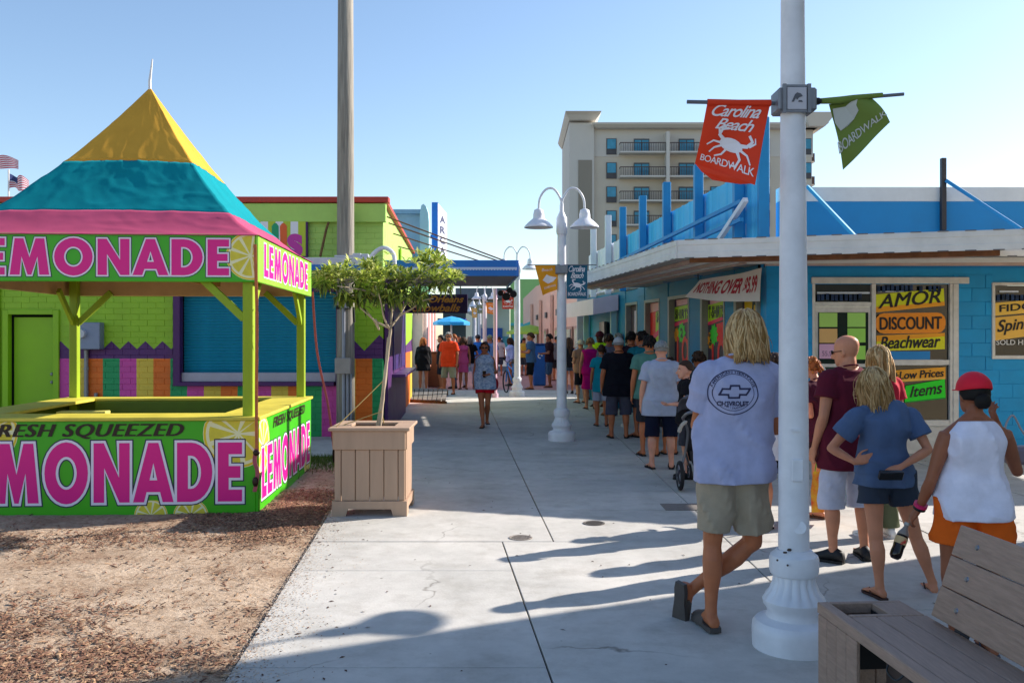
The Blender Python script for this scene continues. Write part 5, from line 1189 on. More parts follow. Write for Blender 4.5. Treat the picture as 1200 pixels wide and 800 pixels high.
tk = cr([T_(444, 506), T_(447, 480), T_(450, 450), T_(453, 425), T_(456, 400), T_(458, 384)], 5)
b.tube(tk, [.021 - .007 * i / (len(tk) - 1) + .002 * math.sin(i * 2) for i in range(len(tk))], 10); b.build('trunk', bark, tr, smooth=True)
b = MB()
tk2 = cr([T_(441, 504, .02), T_(446, 475, .04), T_(452, 445, .03), T_(453, 420, .02), T_(455, 395, .02)], 5); b.tube(tk2, .012, 8)
tips = []
brs = [((457, 386), (450, 372), (446, 352), (440, 335)), ((457, 384), (468, 370), (478, 352), (490, 333)), ((458, 380), (460, 360), (462, 340), (466, 322)),
       ((456, 384), (440, 376), (424, 362), (405, 345)), ((478, 356), (492, 346), (505, 338), (518, 328)), ((446, 352), (432, 342), (415, 338), (395, 335)), ((462, 345), (478, 335), (494, 322), (510, 308)), ((440, 374), (444, 386), (436, 372), (428, 362)), ((468, 370), (482, 362), (496, 352), (508, 350))]
for k, br_ in enumerate(brs):
    d = RND.uniform(-.35, .35); pts = cr([T_(x, y, d * i / 3) for i, (x, y) in enumerate(br_)], 4)
    b.tube(pts, [.012 - .008 * i / (len(pts) - 1) for i in range(len(pts))], 7); tips.append(pts[-1])
b.build('branch', bark, tr, smooth=True)
blob = [(381, 327, .14), (400, 322, .2), (420, 325, .22), (438, 322, .2), (455, 325, .22), (474, 330, .2), (490, 322, .2), (508, 322, .17), (522, 330, .14), (514, 308, .12), (500, 305, .12), (470, 345, .17), (446, 343, .18), (425, 345, .14), (404, 345, .1), (490, 345, .14), (535, 325, .05), (388, 318, .1), (432, 312, .1)]
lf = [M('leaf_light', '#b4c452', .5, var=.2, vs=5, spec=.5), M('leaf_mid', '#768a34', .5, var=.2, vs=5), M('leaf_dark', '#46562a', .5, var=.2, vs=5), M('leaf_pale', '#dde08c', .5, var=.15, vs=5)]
for lm in lf:
    nt = lm.node_tree; pb_ = nt.nodes['Principled BSDF']; ob = nt.nodes['Material Output']; tl = node(nt, 'ShaderNodeBsdfTranslucent'); ms = node(nt, 'ShaderNodeMixShader'); ms.inputs[0].default_value = .42
    src = pb_.inputs['Base Color'].links[0].from_socket; nt.links.new(src, tl.inputs[0]); nt.links.new(pb_.outputs[0], ms.inputs[1]); nt.links.new(tl.outputs[0], ms.inputs[2]); nt.links.new(ms.outputs[0], ob.inputs[0])
b = MB()
for (x, y, r) in blob:
    for q in range(int(13 + 115 * r)):
        c = T_(x, y) + V((RND.gauss(0, r * .42), RND.gauss(0, r * .8), RND.gauss(0, r * .27)))
        a0 = RND.uniform(0, 6.28)
        top = c.z > T_(0, 330).z
        for l_ in range(RND.randint(4, 7)):
            a = a0 + l_ * 2.4 + RND.uniform(-.3, .3); el = RND.uniform(.1, 1.2) if top else RND.uniform(-1.2, .5)
            L = RND.uniform(.06, .135); w_ = L * RND.uniform(.10, .16)
            d = V((math.cos(a) * math.cos(el), math.sin(a) * math.cos(el), math.sin(el))); s_ = d.cross(V((0, 0, 1)))
            if s_.length < .1: s_ = V((1, 0, 0))
            s_ = s_.normalized() * w_; dr_ = V((0, 0, -L * RND.uniform(.12, .4)))
            p0 = c; p1 = c + d * L * .45 - dr_ * .12; p2 = c + d * L + dr_
            b.add([p0, p1 - s_, p1 + s_ * .0 + V((0, 0, -w_ * .35)), p1 + s_, p2], [(0, 1, 2), (0, 2, 3), (1, 4, 2), (2, 4, 3)], RND.choice((0, 0, 1, 3, 1)) if top else RND.choice((1, 1, 2, 2, 0)))  # sunlight put into the leaf colours: paler on top, darker beneath
b.build('crown', lf, tr, fix=False)
tw = thing('guy_strings', 'thin yellow strings tying the tree trunk to the planter corners', 'string', (-1.4, 8.8, .8)); stg = M('string_yellow', '#c2a868', .8, var=.1)
for a, c in ((T_(448, 447, -.02), T_(391, 503, -.3)), (T_(447, 482, -.02), T_(396, 500, -.1)), (T_(447, 482, -.02), T_(450, 497, .2))):
    b = MB(); b.tube([a, c], .005, 6); b.build('string', stg, tw)

# ------------------------------------------------------------------ lamp posts
def lamp(X, Y, lab, s=1.0, lean=0.0, detail=False, n=32, col=None, sh=(.09, .062), rot=0, htop=0, grp='white twin-arm lamp posts along the walk'):
    t = thing('street_lamp', lab, 'lamp post', (X, Y, 0), grp, local=True); m = col or lamp_white
    prof = [(0, .222), (.10, .225), (.13, .221), (.15, .205), (.158, .175), (.17, .150), (.195, .142), (.215, .148), (.235, .163), (.26, .168), (.285, .157), (.31, .136), (.36, .116), (.395, .111), (.402, .124), (.42, .131), (.485, .132), (.505, .126), (.52, .106), (.535, .094)]
    rs = []
    for z, r in prof:
        ring = []
        for j in range(n * 2):
            a = math.tau * j / (n * 2); f = 1 - (.10 * (abs(math.cos(a * 8)) ** 4) if .28 < z < .37 else 0); ring.append(V((r * f * math.cos(a), r * f * math.sin(a), z * s)))
        rs.append(ring)
    b = MB(); b.rings(rs); b.build('base', m, t, auto=35)
    top = 3.42 * s + htop
    b = MB(); b.rings([[V((r * math.cos(a) + lean * z, r * math.sin(a), z)) for a in [math.tau * i / n for i in range(n)]] for z, r in ((.53 * s, sh[0]), (1.6, sh[0] * .93), (2.6, sh[1] * 1.1), (top, sh[1]))]); b.build('shaft', m, t, auto=35)
    b = MB(); b.lathe([(top - .02, sh[1] + .012), (top + .02, sh[1] + .02), (top + .25, sh[1] + .018), (top + .28, sh[1]), (top + .36, .035), (top + .5, .03)], (lean * top, 0, 0), 18); b.build('collar', m, t, auto=35)
    for sg in (-1, 1):
        h0 = top + .45; c = math.cos(rot); sn = math.sin(rot)
        path = cr([(lean * top, 0, h0 - .02), (lean * top + sg * .02 * c, sg * .02 * sn, h0 + .12), (lean * top + sg * .13 * c, sg * .13 * sn, h0 + .28), (lean * top + sg * .26 * c, sg * .26 * sn, h0 + .27), (lean * top + sg * .36 * c, sg * .36 * sn, h0 + .12), (lean * top + sg * .38 * c, sg * .38 * sn, h0 - .08)], 6)
        b = MB(); b.tube(path, .019, 10); ar_ = b.build('arm', m, t, smooth=True)
        b = MB(); b.lathe([(h0 - .05, .04), (h0 - .07, .075), (h0 - .14, .09), (h0 - .20, .092), (h0 - .22, .11), (h0 - .27, .17), (h0 - .325, .225), (h0 - .345, .24), (h0 - .36, .24), (h0 - .35, .225), (h0 - .28, .15), (h0 - .24, .1)], (lean * top + sg * .38 * c, sg * .38 * sn, 0), 28, cap=False); b.build('lamp_shade', m, t, auto=50)
        b = MB(); b.ell((lean * top + sg * .38 * c, sg * .38 * sn, h0 - .26), (.06, .06, .08)); b.build('bulb', M('bulb_off', '#c9c9c0', .2, var=0), t, smooth=True)
    return t
lp1 = lamp(1.545, 4.91, 'nearest white lamp post with red and green banners beside the blond man', sh=(.083, .062), lean=-.002, htop=.3)
lp2 = lamp(.82, 14.8, 'white lamp post with orange and teal banners in the middle of the walk', n=20, sh=(.085, .07))
blue_white = M('lamp_bluish', '#a9c0d4', .4, var=.06)
lp3 = lamp((606 - 600) / FL * 26, 26, 'pale blue lamp post with a red banner behind the parked bicycle', s=1.05, n=16, sh=(.09, .08))
for px, Y, lab in ((568, 42, 'distant lamp post with an orange banner beside the pink post'), (562, 52, 'distant lamp post with a khaki banner'), (556.5, 62, 'farthest lamp post with a yellow banner')):
    lamp((px - 600) / FL * Y, Y, lab, n=10, sh=(.1, .09))
lamp(4.85, 7.6, 'white lamp post just beyond the right edge casting its lamp shadow on the pavement', n=20, rot=math.pi / 2)
# details on the near post
def lp_px(px, py, Y=4.825): return P(px, py, Y)
b = MB(); b.box(V((932 - 600, 0, 0)) * 0 + P(934.5, 551, 4.822) , (.062, .012, .12), ch=.004); 
for dx in (-.02, .02):
    for dz in (-.045, .045): b.tube([P(934.5, 551, 4.822) + V((dx, -.006, dz)), P(934.5, 551, 4.822) + V((dx, -.01, dz))], .004, 6)
o = b.build('access_plate', lamp_white, None); 
def adopt(o, parent):
    o.parent = parent; d = parent.location.copy(); me = o.data
    for v in me.vertices: v.co -= d
    return o
adopt(o, lp1)
b = MB(); b.box(P(933, 504, 4.826), (.05, .01, .012)); b.tube([P(937, 618, 4.835), P(937, 618, 4.825)], .035, 16); b.tube([P(937, 618, 4.825), P(937, 618, 4.82)], .008, 8); adopt(b.build('cover_plate', lamp_white), lp1)
b = MB(); b.tube([P(923, 662, 4.79), P(923, 662, 4.78)], .006, 8); b.tube([P(911, 656, 4.80), P(911, 656, 4.79)], .006, 8); b.ell(P(925, 644, 4.825), (.013, .006, .01), n=8); b.ell(P(920, 647, 4.825), (.012, .006, .007), n=8); adopt(b.build('paint_chip', M('rust_dark', '#4a3c34', .8, var=.3, vs=50)), lp1)
# banner clamp on the near post
cl = thing('banner_bracket', 'grey metal banner clamp with a small emblem plate high on the near lamp post', 'bracket', tuple(P(930, 120, 4.91)))
b = MB(); c = P(930, 120, 4.91); b.box(c, (.21, .15, .125), ch=.01); b.build('clamp', M('clamp_grey', '#7c7e84', .45, metal=.4, var=.15, vs=10), cl)
b = MB(); b.box(c + V((-.075, -.08, 0)), (.018, .02, .155)); b.box(c + V((.058, -.08, 0)), (.018, .02, .155)); b.box(c + V((-.01, -.078, .068)), (.13, .012, .012)); b.box(c + V((-.01, -.078, -.068)), (.13, .012, .012)); b.build('frame', MATS['clamp_grey'], cl)
b = MB(); b.box(c + V((-.008, -.08, 0)), (.105, .01, .12), ch=.002); b.build('plate', M('plate_white', '#b9b8c0', .5, var=.05), cl)
b = MB(); f = plane_fn(c + V((-.008, -.0865, 0)), (1, 0, 0), (0, 0, 1)); poly(b, f, [(-.03, -.02), (-.018, -.02), (-.008, .0), (.0, -.01), (.01, .004), (.03, .01), (.02, .024), (.0, .03), (-.012, .02)]); poly(b, f, [(.005, -.02), (.03, -.022), (.025, -.012), (.008, -.012)]); b.build('emblem', M('emblem_grey', '#54565e', .5, var=0), cl, fix=False)
def crab(b, fn, cx, cy, s, mi=1, d=.002, rot=-12):
    ca, sa = math.cos(math.radians(rot)), math.sin(math.radians(rot)); R_ = lambda x, y: (cx + (x * ca - y * sa) * s, cy + (x * sa + y * ca) * s)
    poly(b, fn, [R_(.5 * math.cos(a) + .0, .27 * math.sin(a)) for a in [math.tau * i / 18 for i in range(18)]], mi, d)
    def leg(pts, w0, w1):
        q = [V((*p, 0)) for p in pts]; n_ = len(q); L_ = []; R2 = []
        for i in range(n_):
            t = (q[min(i + 1, n_ - 1)] - q[max(i - 1, 0)]).normalized(); w = w0 + (w1 - w0) * i / (n_ - 1); nn = V((-t.y, t.x, 0)) * w; L_.append(q[i] + nn); R2.append(q[i] - nn)
        for i in range(n_ - 1): poly(b, fn, [R_(p.x, p.y) for p in (R2[i], R2[i + 1], L_[i + 1], L_[i])], mi, d + .0003)
    leg([(-.35, .1), (-.62, .25), (-.6, .5), (-.35, .62)], .08, .05); leg([(-.62, .3), (-.75, .5), (-.6, .68)], .06, .02)
    leg([(.35, .1), (.62, .18), (.75, .42), (.55, .6)], .08, .05); leg([(.7, .2), (.88, .4), (.8, .58)], .05, .02)
    leg([(-.4, -.05), (-.75, -.08), (-.95, -.35)], .05, .03); leg([(-.35, -.15), (-.6, -.35), (-.72, -.62)], .05, .03); leg([(.35, -.15), (.55, -.38), (.5, -.68), (.3, -.75)], .06, .03); leg([(.42, -.05), (.75, -.12), (.98, -.38)], .05, .03); leg([(-.1, -.22), (-.2, -.5), (-.45, -.68)], .05, .03)
def banner(par_lab, TL, TR, BR, BL, col, style, rod, name='banner', wav=.02, lo=.0, ink='#ece6ea', segs=14, cut=None):
    t = thing(name, par_lab, 'banner', tuple(TL)); TL, TR, BR, BL = map(V, (TL, TR, BR, BL)); n = (TR - TL).cross(BL - TL).normalized()
    if n.y > 0: n = -n
    Wd = (TR - TL).length; Hd = ((BL - TL).length + (BR - TR).length) / 2
    def fn(u, v, d):
        p = BL.lerp(BR, u).lerp(TL.lerp(TR, u), v); return p + n * (d + wav * math.sin(u * 5 + (1 - v) * 3) * (1 - v) ** .6)
    if cut: fn_ = lambda u, v, d: fn(u, max(v, cut(u)), d)
    else: fn_ = fn
    b = MB(); b.add([fn_(i / segs, j / segs, 0) for j in range(segs + 1) for i in range(segs + 1)], [(j * (segs + 1) + i, j * (segs + 1) + i + 1, (j + 1) * (segs + 1) + i + 1, (j + 1) * (segs + 1) + i) for j in range(segs) for i in range(segs)])
    o = b.build('cloth', M('banner_' + col[1:], col, .7, var=.06, bump=.1, bs=10), t, smooth=True, fix=False)
    inkm = M('banner_ink_' + ink[1:], ink, .6, var=0); b = MB(); d = .004
    asp = Hd / Wd
    f2 = lambda u, v, dd: fn_(u, v, dd)
    if style == 'crab':
        letters('Carolina', f2, .78, .17, .1, .80, .0, .45, .88, mb=b, layers=[(.012, 0, d)]); letters('Beach', f2, .62, .155, .2, .615, .0, .45, .88, mb=b, layers=[(.012, 0, d)])
        g = lambda u, v, dd: f2(u, v / asp, dd); crab(b, g, .52, .405 * asp, .40, 0, d); letters('BOARDWALK', f2, .88, .10, .07, .09, .0, 0, .9, mb=b, layers=[(.008, 0, d)])
    if style == 'shape':
        poly(b, f2, [(.2, .48), (.45, .66), (.62, .58), (.95, .5), (.75, .36), (.45, .32)], 0, d); letters('BOARDWALK', f2, .7, .08, .2, .16, .0, mb=b, layers=[(.0, 0, d)]); letters('Beach', f2, .5, .1, .25, .78, 0, .4, mb=b, layers=[(.0, 0, d)])
    b.build('lettering', inkm, t, fix=False)
    if rod:
        b = MB(); b.tube([V(rod[0]), V(rod[1])], rod[2], 8); ro = b.build('rod', M('rod_grey', '#6e7078', .5, metal=.3), t)
    return t, fn
Yb = 4.91
t, fr_ = banner('red beach boardwalk banner with a white crab hanging on the near lamp post', P(829, 120, Yb), P(903, 121, Yb), P(883.5, 216, Yb - .05), P(814, 192, Yb + .12), '#e23a12', 'crab', (P(805, 119.5, Yb), P(912, 121.5, Yb), .011), wav=.022)
b = MB(); b.tube([P(829, 120, Yb), P(866, 120.5, Yb), P(903, 121, Yb)], [.018, .016, .019], 10); adopt(b.build('sleeve', MATS['banner_e23a12']), t)
b = MB(); q0, q1, q2 = P(816, 190, Yb + .12), P(838, 212, Yb + .06), P(883, 215, Yb - .04); b.add([P(814.5, 191.5, Yb + .12), P(883.5, 215, Yb - .05), P(868, 216, Yb + .01), P(850, 213.5, Yb + .05), P(835, 211, Yb + .07), P(822, 201, Yb + .1)], [(0, 1, 2, 3, 4, 5)]); adopt(b.build('fold', MATS['banner_e23a12'], fix=False), t)
# green banner, twisted by the wind
gbn = thing('banner', 'olive green boardwalk banner blown and twisted on the near lamp post', 'banner', tuple(P(975, 118, Yb)))
gm = M('banner_olive', '#6f8436', .7, var=.1, vs=3, bump=.1, bs=10)
Q = [P(973, 121, Yb), P(1022, 112.5, Yb), P(1044.5, 142.5, Yb - .06), P(988.5, 199, Yb + .1)]
def gfn(u, v, d):       # v 0 bottom edge (left-bottom to right tip) .. 1 top edge
    a = Q[3].lerp(Q[2], u); c = Q[0].lerp(Q[1], u); p = a.lerp(c, v); return p + V((0, -1, 0)) * (d + .018 * math.sin(u * 6 + v * 4) - .01)
b = MB(); s_ = 14; b.add([gfn(i / s_, j / s_, 0) for j in range(s_ + 1) for i in range(s_ + 1)], [(j * (s_ + 1) + i, j * (s_ + 1) + i + 1, (j + 1) * (s_ + 1) + i + 1, (j + 1) * (s_ + 1) + i) for j in range(s_) for i in range(s_)]); b.build('cloth', gm, gbn, smooth=True, fix=False)
b = MB(); gi = M('banner_ink_g', '#c4c6c0', .6, var=0); letters('BOARDWALK', gfn, 1.04, .17, -.03, .25, .0, 0, .9, mb=b, layers=[(.008, 0, .004)])
poly(b, gfn, [(.06, .92), (.35, .90), (.52, .98), (.62, .97), (.56, .86), (.58, .74), (.46, .62), (.3, .56), (.1, .55), (.02, .7)], 0, .004); b.build('lettering', gi, gbn, fix=False)
b = MB(); b.tube([P(955, 119, Yb), P(985, 117.5, Yb), P(1000, 115, Yb), P(1034, 111.5, Yb)], [.014, .02, .017, .013], 10); b.build('sleeve', gm, gbn)
b = MB(); b.tube([P(948, 120, Yb), P(1059, 110.5, Yb)], .0095, 8); b.build('rod', M('rod_grey', '#6e7078', .5, metal=.3), gbn)
b = MB(); b.ell(P(957, 119, Yb - .02), (.03, .03, .02), n=10); b.build('ties', black_rubber, gbn)
Yb = 14.75
banner('orange banner leaning in the wind on the left of the middle lamp post', P(626.5, 310.5, Yb), P(654, 310.5, Yb), P(653, 339, Yb), P(636, 346, Yb + .1), '#e89a14', 'shape', (P(618, 310.5, Yb), P(690, 310.5, Yb), .008), segs=8)
banner('teal beach boardwalk banner with a crab on the right of the middle lamp post', P(664, 310.5, Yb), P(688.5, 310.5, Yb), P(688, 350, Yb), P(664, 350, Yb), '#1a5e78', 'crab', (P(652, 310.4, Yb - .01), P(699, 310.4, Yb - .01), .008), segs=8, wav=.006)
b = MB(); c = P(658, 316, 14.7); b.box(c, (.2, .2, .14), ch=.01); t = thing('banner_bracket', 'small grey banner clamp around the middle lamp post', 'bracket', tuple(c)); b.build('clamp', MATS['clamp_grey'], t)
Yb = 25.9
banner('red banner with a crab on the pale blue lamp post', P(588.5, 340, Yb), P(602, 340, Yb), P(602, 362, Yb), P(588.5, 362, Yb), '#c83a26', 'crab', (P(586, 340, Yb), P(604, 340, Yb), .01), segs=4, wav=.004)
banner('bright orange banner on the distant lamp post near the pink post', P(569.5, 354, 41.9), P(580, 355, 41.9), P(579, 368.5, 41.9), P(571, 367, 41.9), '#f08a1c', 'shape', (P(568, 354, 41.9), P(581, 354, 41.9), .02), segs=4, wav=.004)
banner('khaki banner on the distant middle lamp post', P(559, 357, 51.8), P(566, 357, 51.8), P(565.5, 367, 51.8), P(560, 367, 51.8), '#8c8c5c', 'shape', None, segs=4, wav=.004)
banner('pale yellow banner on the farthest lamp post', P(552.5, 361, 61.8), P(559, 361, 61.8), P(559, 372, 61.8), P(553.5, 372, 61.8), '#e8a848', 'shape', None, segs=4, wav=.004)

# ------------------------------------------------------------------ bench at the lower right
bm_ = M('bench_plank', '#9f8473', .55, var=.18, vs=9, stretch=(9, .7, 9), bump=.25, bs=14, orand=.05, coord='Object')
bc = thing('bench', 'brown recycled plank bench with a planter box end and sloping backrest', 'bench', (1.6, 3.3, 0))
bd = V((-.076, 1, 0)).normalized(); bx_ = V((1, .076, 0)).normalized(); BO = V((1.43, 4.2, 0))
def Bp(a, l, z): return BO + bx_ * a + bd * (-l) + V((0, 0, z))      # a across (away from the walk), l along (towards the camera)
brm = Matrix((bx_, bd, V((0, 0, 1)))).transposed()
def bb(name, a0, a1, l0, l1, z0, z1, m=bm_, ch=.004, parent=bc):
    b = MB(); b.box(Bp((a0 + a1) / 2, (l0 + l1) / 2, (z0 + z1) / 2), (a1 - a0, l1 - l0, z1 - z0), brm, ch); return b.build(name, m, parent)
SZ = .455
bb('frame_rail', 0, .055, 0, 2.0, SZ - .05, SZ); bb('frame_rail', .056, .40, 0, .03, SZ - .05, SZ); bb('frame_rail', .25, .40, .031, .2, SZ - .05, SZ); bb('frame_rail', .056, .40, .195, .225, SZ - .05, SZ)
bb('bin_liner', .058, .245, .032, .19, SZ - .25, SZ - .24, black_rubber)
bb('bin_liner', .243, .248, .032, .19, SZ - .25, SZ - .03, black_rubber); bb('bin_liner', .058, .245, .188, .193, SZ - .25, SZ - .03, black_rubber)
for k in range(3): bb('seat_plank', .058 + k * .118, .172 + k * .118, .228, 2.0, SZ - .035, SZ - .002)
for k in range(4): bb('side_plank', .002, .022, .005 + k * .098, .099 + k * .098, 0, SZ - .052)
for k in range(3): bb('end_plank', .025 + k * .125, .147 + k * .125, .002, .022, 0, SZ - .052)
bb('side_plank', .13, .15, .40, .62, .0, SZ - .052, M('bench_dark', '#4c3f3a', .6, var=.15)); bb('side_plank', .13, .15, .625, .9, .0, SZ - .052, MATS['bench_dark']); bb('side_plank', .002, .022, .91, 1.1, 0, SZ - .052)  # set-back planks under the seat: recess shade put into a darker plank colour
bb('side_plank', .13, .15, 1.12, 1.9, 0, SZ - .052, MATS['bench_dark'])
b = MB(); b.tube(cr([Bp(.05, .60, SZ - .06), Bp(.03, .605, SZ - .1), Bp(.05, .64, SZ - .125), Bp(.08, .66, SZ - .09)], 5), .004, 6); b.ell(Bp(.1, .69, SZ - .11), (.02, .03, .025), n=10); b.build('lock_cable', M('lock_dark', '#2d3238', .4, metal=.4), bc)
# backrest
def Br(l, h, d=0): return Bp(.385 + h * .33 + d * .95, .30 + l, .478 + h * .943 - d * .31)
for k in range(3):
    h0 = k * .140; h1 = h0 + .136
    m = MB(); ends_ = []
    for l in (0, 1.75): ends_.append([Br(l, h0, 0), Br(l, h1, 0), Br(l, h1, .032), Br(l, h0, .032)])
    m.rings(ends_); o = m.build('back_plank', bm_, bc); md = o.modifiers.new('edge', 'BEVEL'); md.width = .004; md.segments = 2
    for l in (.16, 1.5):
        b = MB(); b.tube([Br(l - .06 * (k - 1) * 0 + .0, (h0 + h1) / 2, .0), Br(l, (h0 + h1) / 2, -.006)], [.0125, .009], 12); b.build('bolt', M('bolt_steel', '#8a8c96', .35, metal=.7), bc)
for l in (.16, 1.5):
    b = MB(); b.beam(Br(l, -.25, .055), Br(l, .40, .055), .05, .04); b.build('back_support', dark_metal, bc)

# ------------------------------------------------------------------ bicycle
Yk = 27.3; c0 = V(((598.5 - 600) / FL * Yk, Yk, 0)); bk = thing('bicycle', 'blue bicycle parked against the pale blue lamp post', 'bicycle', tuple(c0))
fd = V((-.28, .96, 0)).normalized()
def K(l, z, s=0): return c0 + fd * l + V((0, 0, z)) + V((fd.y, -fd.x, 0)) * s
for l in (-.5, .52):
    b = MB(); ring = [K(l + .33 * math.cos(a), .34 + .33 * math.sin(a)) for a in [math.tau * i / 24 for i in range(25)]]; b.tube(ring, .022, 6, cap=False); wo = b.build('wheel', black_rubber, bk)
    b = MB()
    for i in range(8): a = math.tau * i / 8; b.tube([K(l, .34), K(l + .32 * math.cos(a), .34 + .32 * math.sin(a))], .003, 4)
    b.build('spokes', grey_metal, wo)
b = MB()
for p, q in (((-.5, .34), (-.15, .34)), ((-.5, .34), (-.22, .78)), ((-.15, .34), (-.26, .9)), ((-.15, .34), (.36, .78)), ((-.22, .74), (.34, .86)), ((.52, .34), (.34, .92))): b.tube([K(*p), K(*q)], .022, 8)
b.build('frame', M('bike_blue', '#1f6cb4', .3, var=0), bk)
b = MB(); b.tube([K(-.4, .97), K(-.28, .98), K(-.12, .96)], [.07, .06, .03], 8, round_=True); b.build('saddle', black_rubber, bk)
b = MB(); b.tube([K(.3, 1.04, -.28), K(.38, 1.02, -.1), K(.34, .93), K(.38, 1.02, .1), K(.3, 1.04, .28)], .014, 6); b.build('handlebar', dark_metal, bk)
# ------------------------------------------------------------------ stroller
Ys = 10.1
st_ = thing('stroller', 'black and grey baby stroller beside the man in the grey cap', 'stroller', tuple(P(812, 560, Ys)))
blk_f = M('stroller_black', '#1b1b20', .8, var=.15, vs=8); gry_f = M('stroller_grey', '#55555e', .85, var=.12, vs=8)
for (px, py, r, dy) in ((797, 553, .165, -.15), (845, 556, .165, -.1), (808, 545, .1, .6)):
    c = P(px, py, Ys + dy); c.z = r; 
    b = MB(); b.tube([c + V((0, r * .86 * math.cos(a), r * .86 * math.sin(a))) for a in [math.tau * i / 24 for i in range(25)]], r * .14, 8, cap=False); wo = b.build('wheel', black_rubber, st_, smooth=True)
    b = MB(); b.tube([c + V((-.018, 0, 0)), c + V((.018, 0, 0))], r * .72, 20); b.build('rim', M('rim_grey', '#8d9098', .4), wo)
    b = MB()
    for i in range(5):
        a = math.tau * i / 5; b.beam(c + V((-.022, 0, 0)), c + V((-.022, r * .7 * math.cos(a), r * .7 * math.sin(a))), .01, .03)
    b.build('spokes', dark_metal, wo)
def SPt(px, py, dy): return P(px, py, Ys + dy)
b = MB()
for dx in (0, 36):
    b.tube(cr([SPt(797 + dx, 553, -.15), SPt(803 + dx, 530, -.12), SPt(806 + dx, 505, -.2), SPt(800 + dx, 490, -.35)], 5), .014, 8)
    b.tube([SPt(803 + dx, 530, -.12), SPt(808 + dx, 545, .6)], .012, 8)
b.tube(cr([SPt(800, 490, -.35), SPt(806, 484, -.42), SPt(818, 482, -.44), SPt(830, 483, -.42), SPt(836, 490, -.35)], 5), .017, 8); b.build('frame', M('frame_grey', '#6a6c72', .4, metal=.5), st_)
b = MB(); b.rings([[SPt(x0, y, d0), SPt(x1, y, d0), SPt(x1, y, d1), SPt(x0, y, d1)] for y, x0, x1, d0, d1 in ((490, 806, 838, -.05, .3), (505, 803, 840, -.1, .4), (525, 804, 840, -.05, .5), (540, 808, 838, .05, .55))]); b.build('seat', blk_f, st_, auto=50)
b = MB(); rs = []
for a in range(0, 100, 12):
    t_ = math.radians(a); rs.append([SPt(800 + 2, 489, 0) + V((w_, -.02 + .42 * math.cos(t_) + .0, .19 * math.sin(t_) + .02)) for w_ in (0, .05, .2, .35, .40)])
vs = [p + V((0, 0, .05 * math.sin(math.pi * j / 4))) for r_ in rs for j, p in enumerate(r_)]; b.add(vs, [(i * 5 + j, i * 5 + j + 1, (i + 1) * 5 + j + 1, (i + 1) * 5 + j) for i in range(len(rs) - 1) for j in range(4)])
o = b.build('canopy', gry_f, st_, smooth=True, fix=False); o.modifiers.new('t', 'SOLIDIFY').thickness = .012
b = MB(); b.rings([[SPt(x0, y, d0), SPt(x1, y, d0), SPt(x1, y, d1), SPt(x0, y, d1)] for y, x0, x1, d0, d1 in ((528, 808, 838, -.1, .35), (540, 810, 836, -.1, .35), (549, 814, 833, -.05, .3))]); b.build('basket', M('basket_mesh', '#2b2b2e', .9, var=.4, vs=60), st_)
b = MB(); b.tube(cr([SPt(796, 505, -.36), SPt(799, 498, -.4), SPt(804, 494, -.42)], 4), [.02, .024, .02, .02, .02, .02, .02, .02, .015], 8, round_=True); b.build('grip', M('grip_grey', '#a8a49c', .6), st_)
# ------------------------------------------------------------------ people
def remesh(o, vox, smooth=3):
    m = o.modifiers.new('union', 'REMESH'); m.mode = 'VOXEL'; m.voxel_size = vox; m.use_smooth_shade = True
    if smooth: s = o.modifiers.new('soften', 'SMOOTH'); s.factor = .5; s.iterations = smooth
    return o
SKIN = {k: M('skin_' + k, c, .5, var=.12, vs=7, bump=.08, bs=60, spec=.35, detail=3) for k, c in dict(pale='#d2957c', fair='#cb8766', tan='#b26a45', deep='#965a3e', dark='#5c3828').items()}
HAIRC = dict(blond=('#b08b5c', '#cdae7e', '#93703f'), brown=('#3a271c', '#4c3424', '#2a1b14'), black=('#181413', '#241d1a', '#100d0c'), red=('#9a5426', '#b56c34', '#7c3e1c'), grey=('#8a8580', '#a5a09a', '#6a6460'), sandy=('#8c6d48', '#a78a5e', '#6b5236'))
def hair_mats(c): return [M('hair_%s_%d' % (c, i), h, .62, var=.2, vs=40, spec=.22) for i, h in enumerate(HAIRC[c])]
import zlib
crc = lambda t: zlib.crc32(t.encode())
class Person: pass
STD = dict(pelvis=(0, 0, .95), hip=(.088, 0, .90), knee=(.095, .025, .49), ankle=(.10, -.02, .085), shoulder=(.172, -.005, 1.402), elbow=(.235, -.035, 1.135), wrist=(.25, .035, .885), neck=(0, -.01, 1.475), head=(0, .02, 1.625))
def fold(p, a, k=1.0):
    n = 1 - abs(noise.noise((p.x * 5.5 * k + p.z * 2.4, p.y * 5.5 * k, p.z * 2.6 * k + 7))) ; n2 = noise.noise((p.x * 13 * k, p.y * 13 * k + 3, p.z * 6 * k)); n3 = noise.noise((p.x * 3 - p.z * 3.5, p.y * 3, p.z * 3 + p.x * 2))
    return a * max(-.12, .9 * n ** 5 + .35 * n2 + .8 * n3)
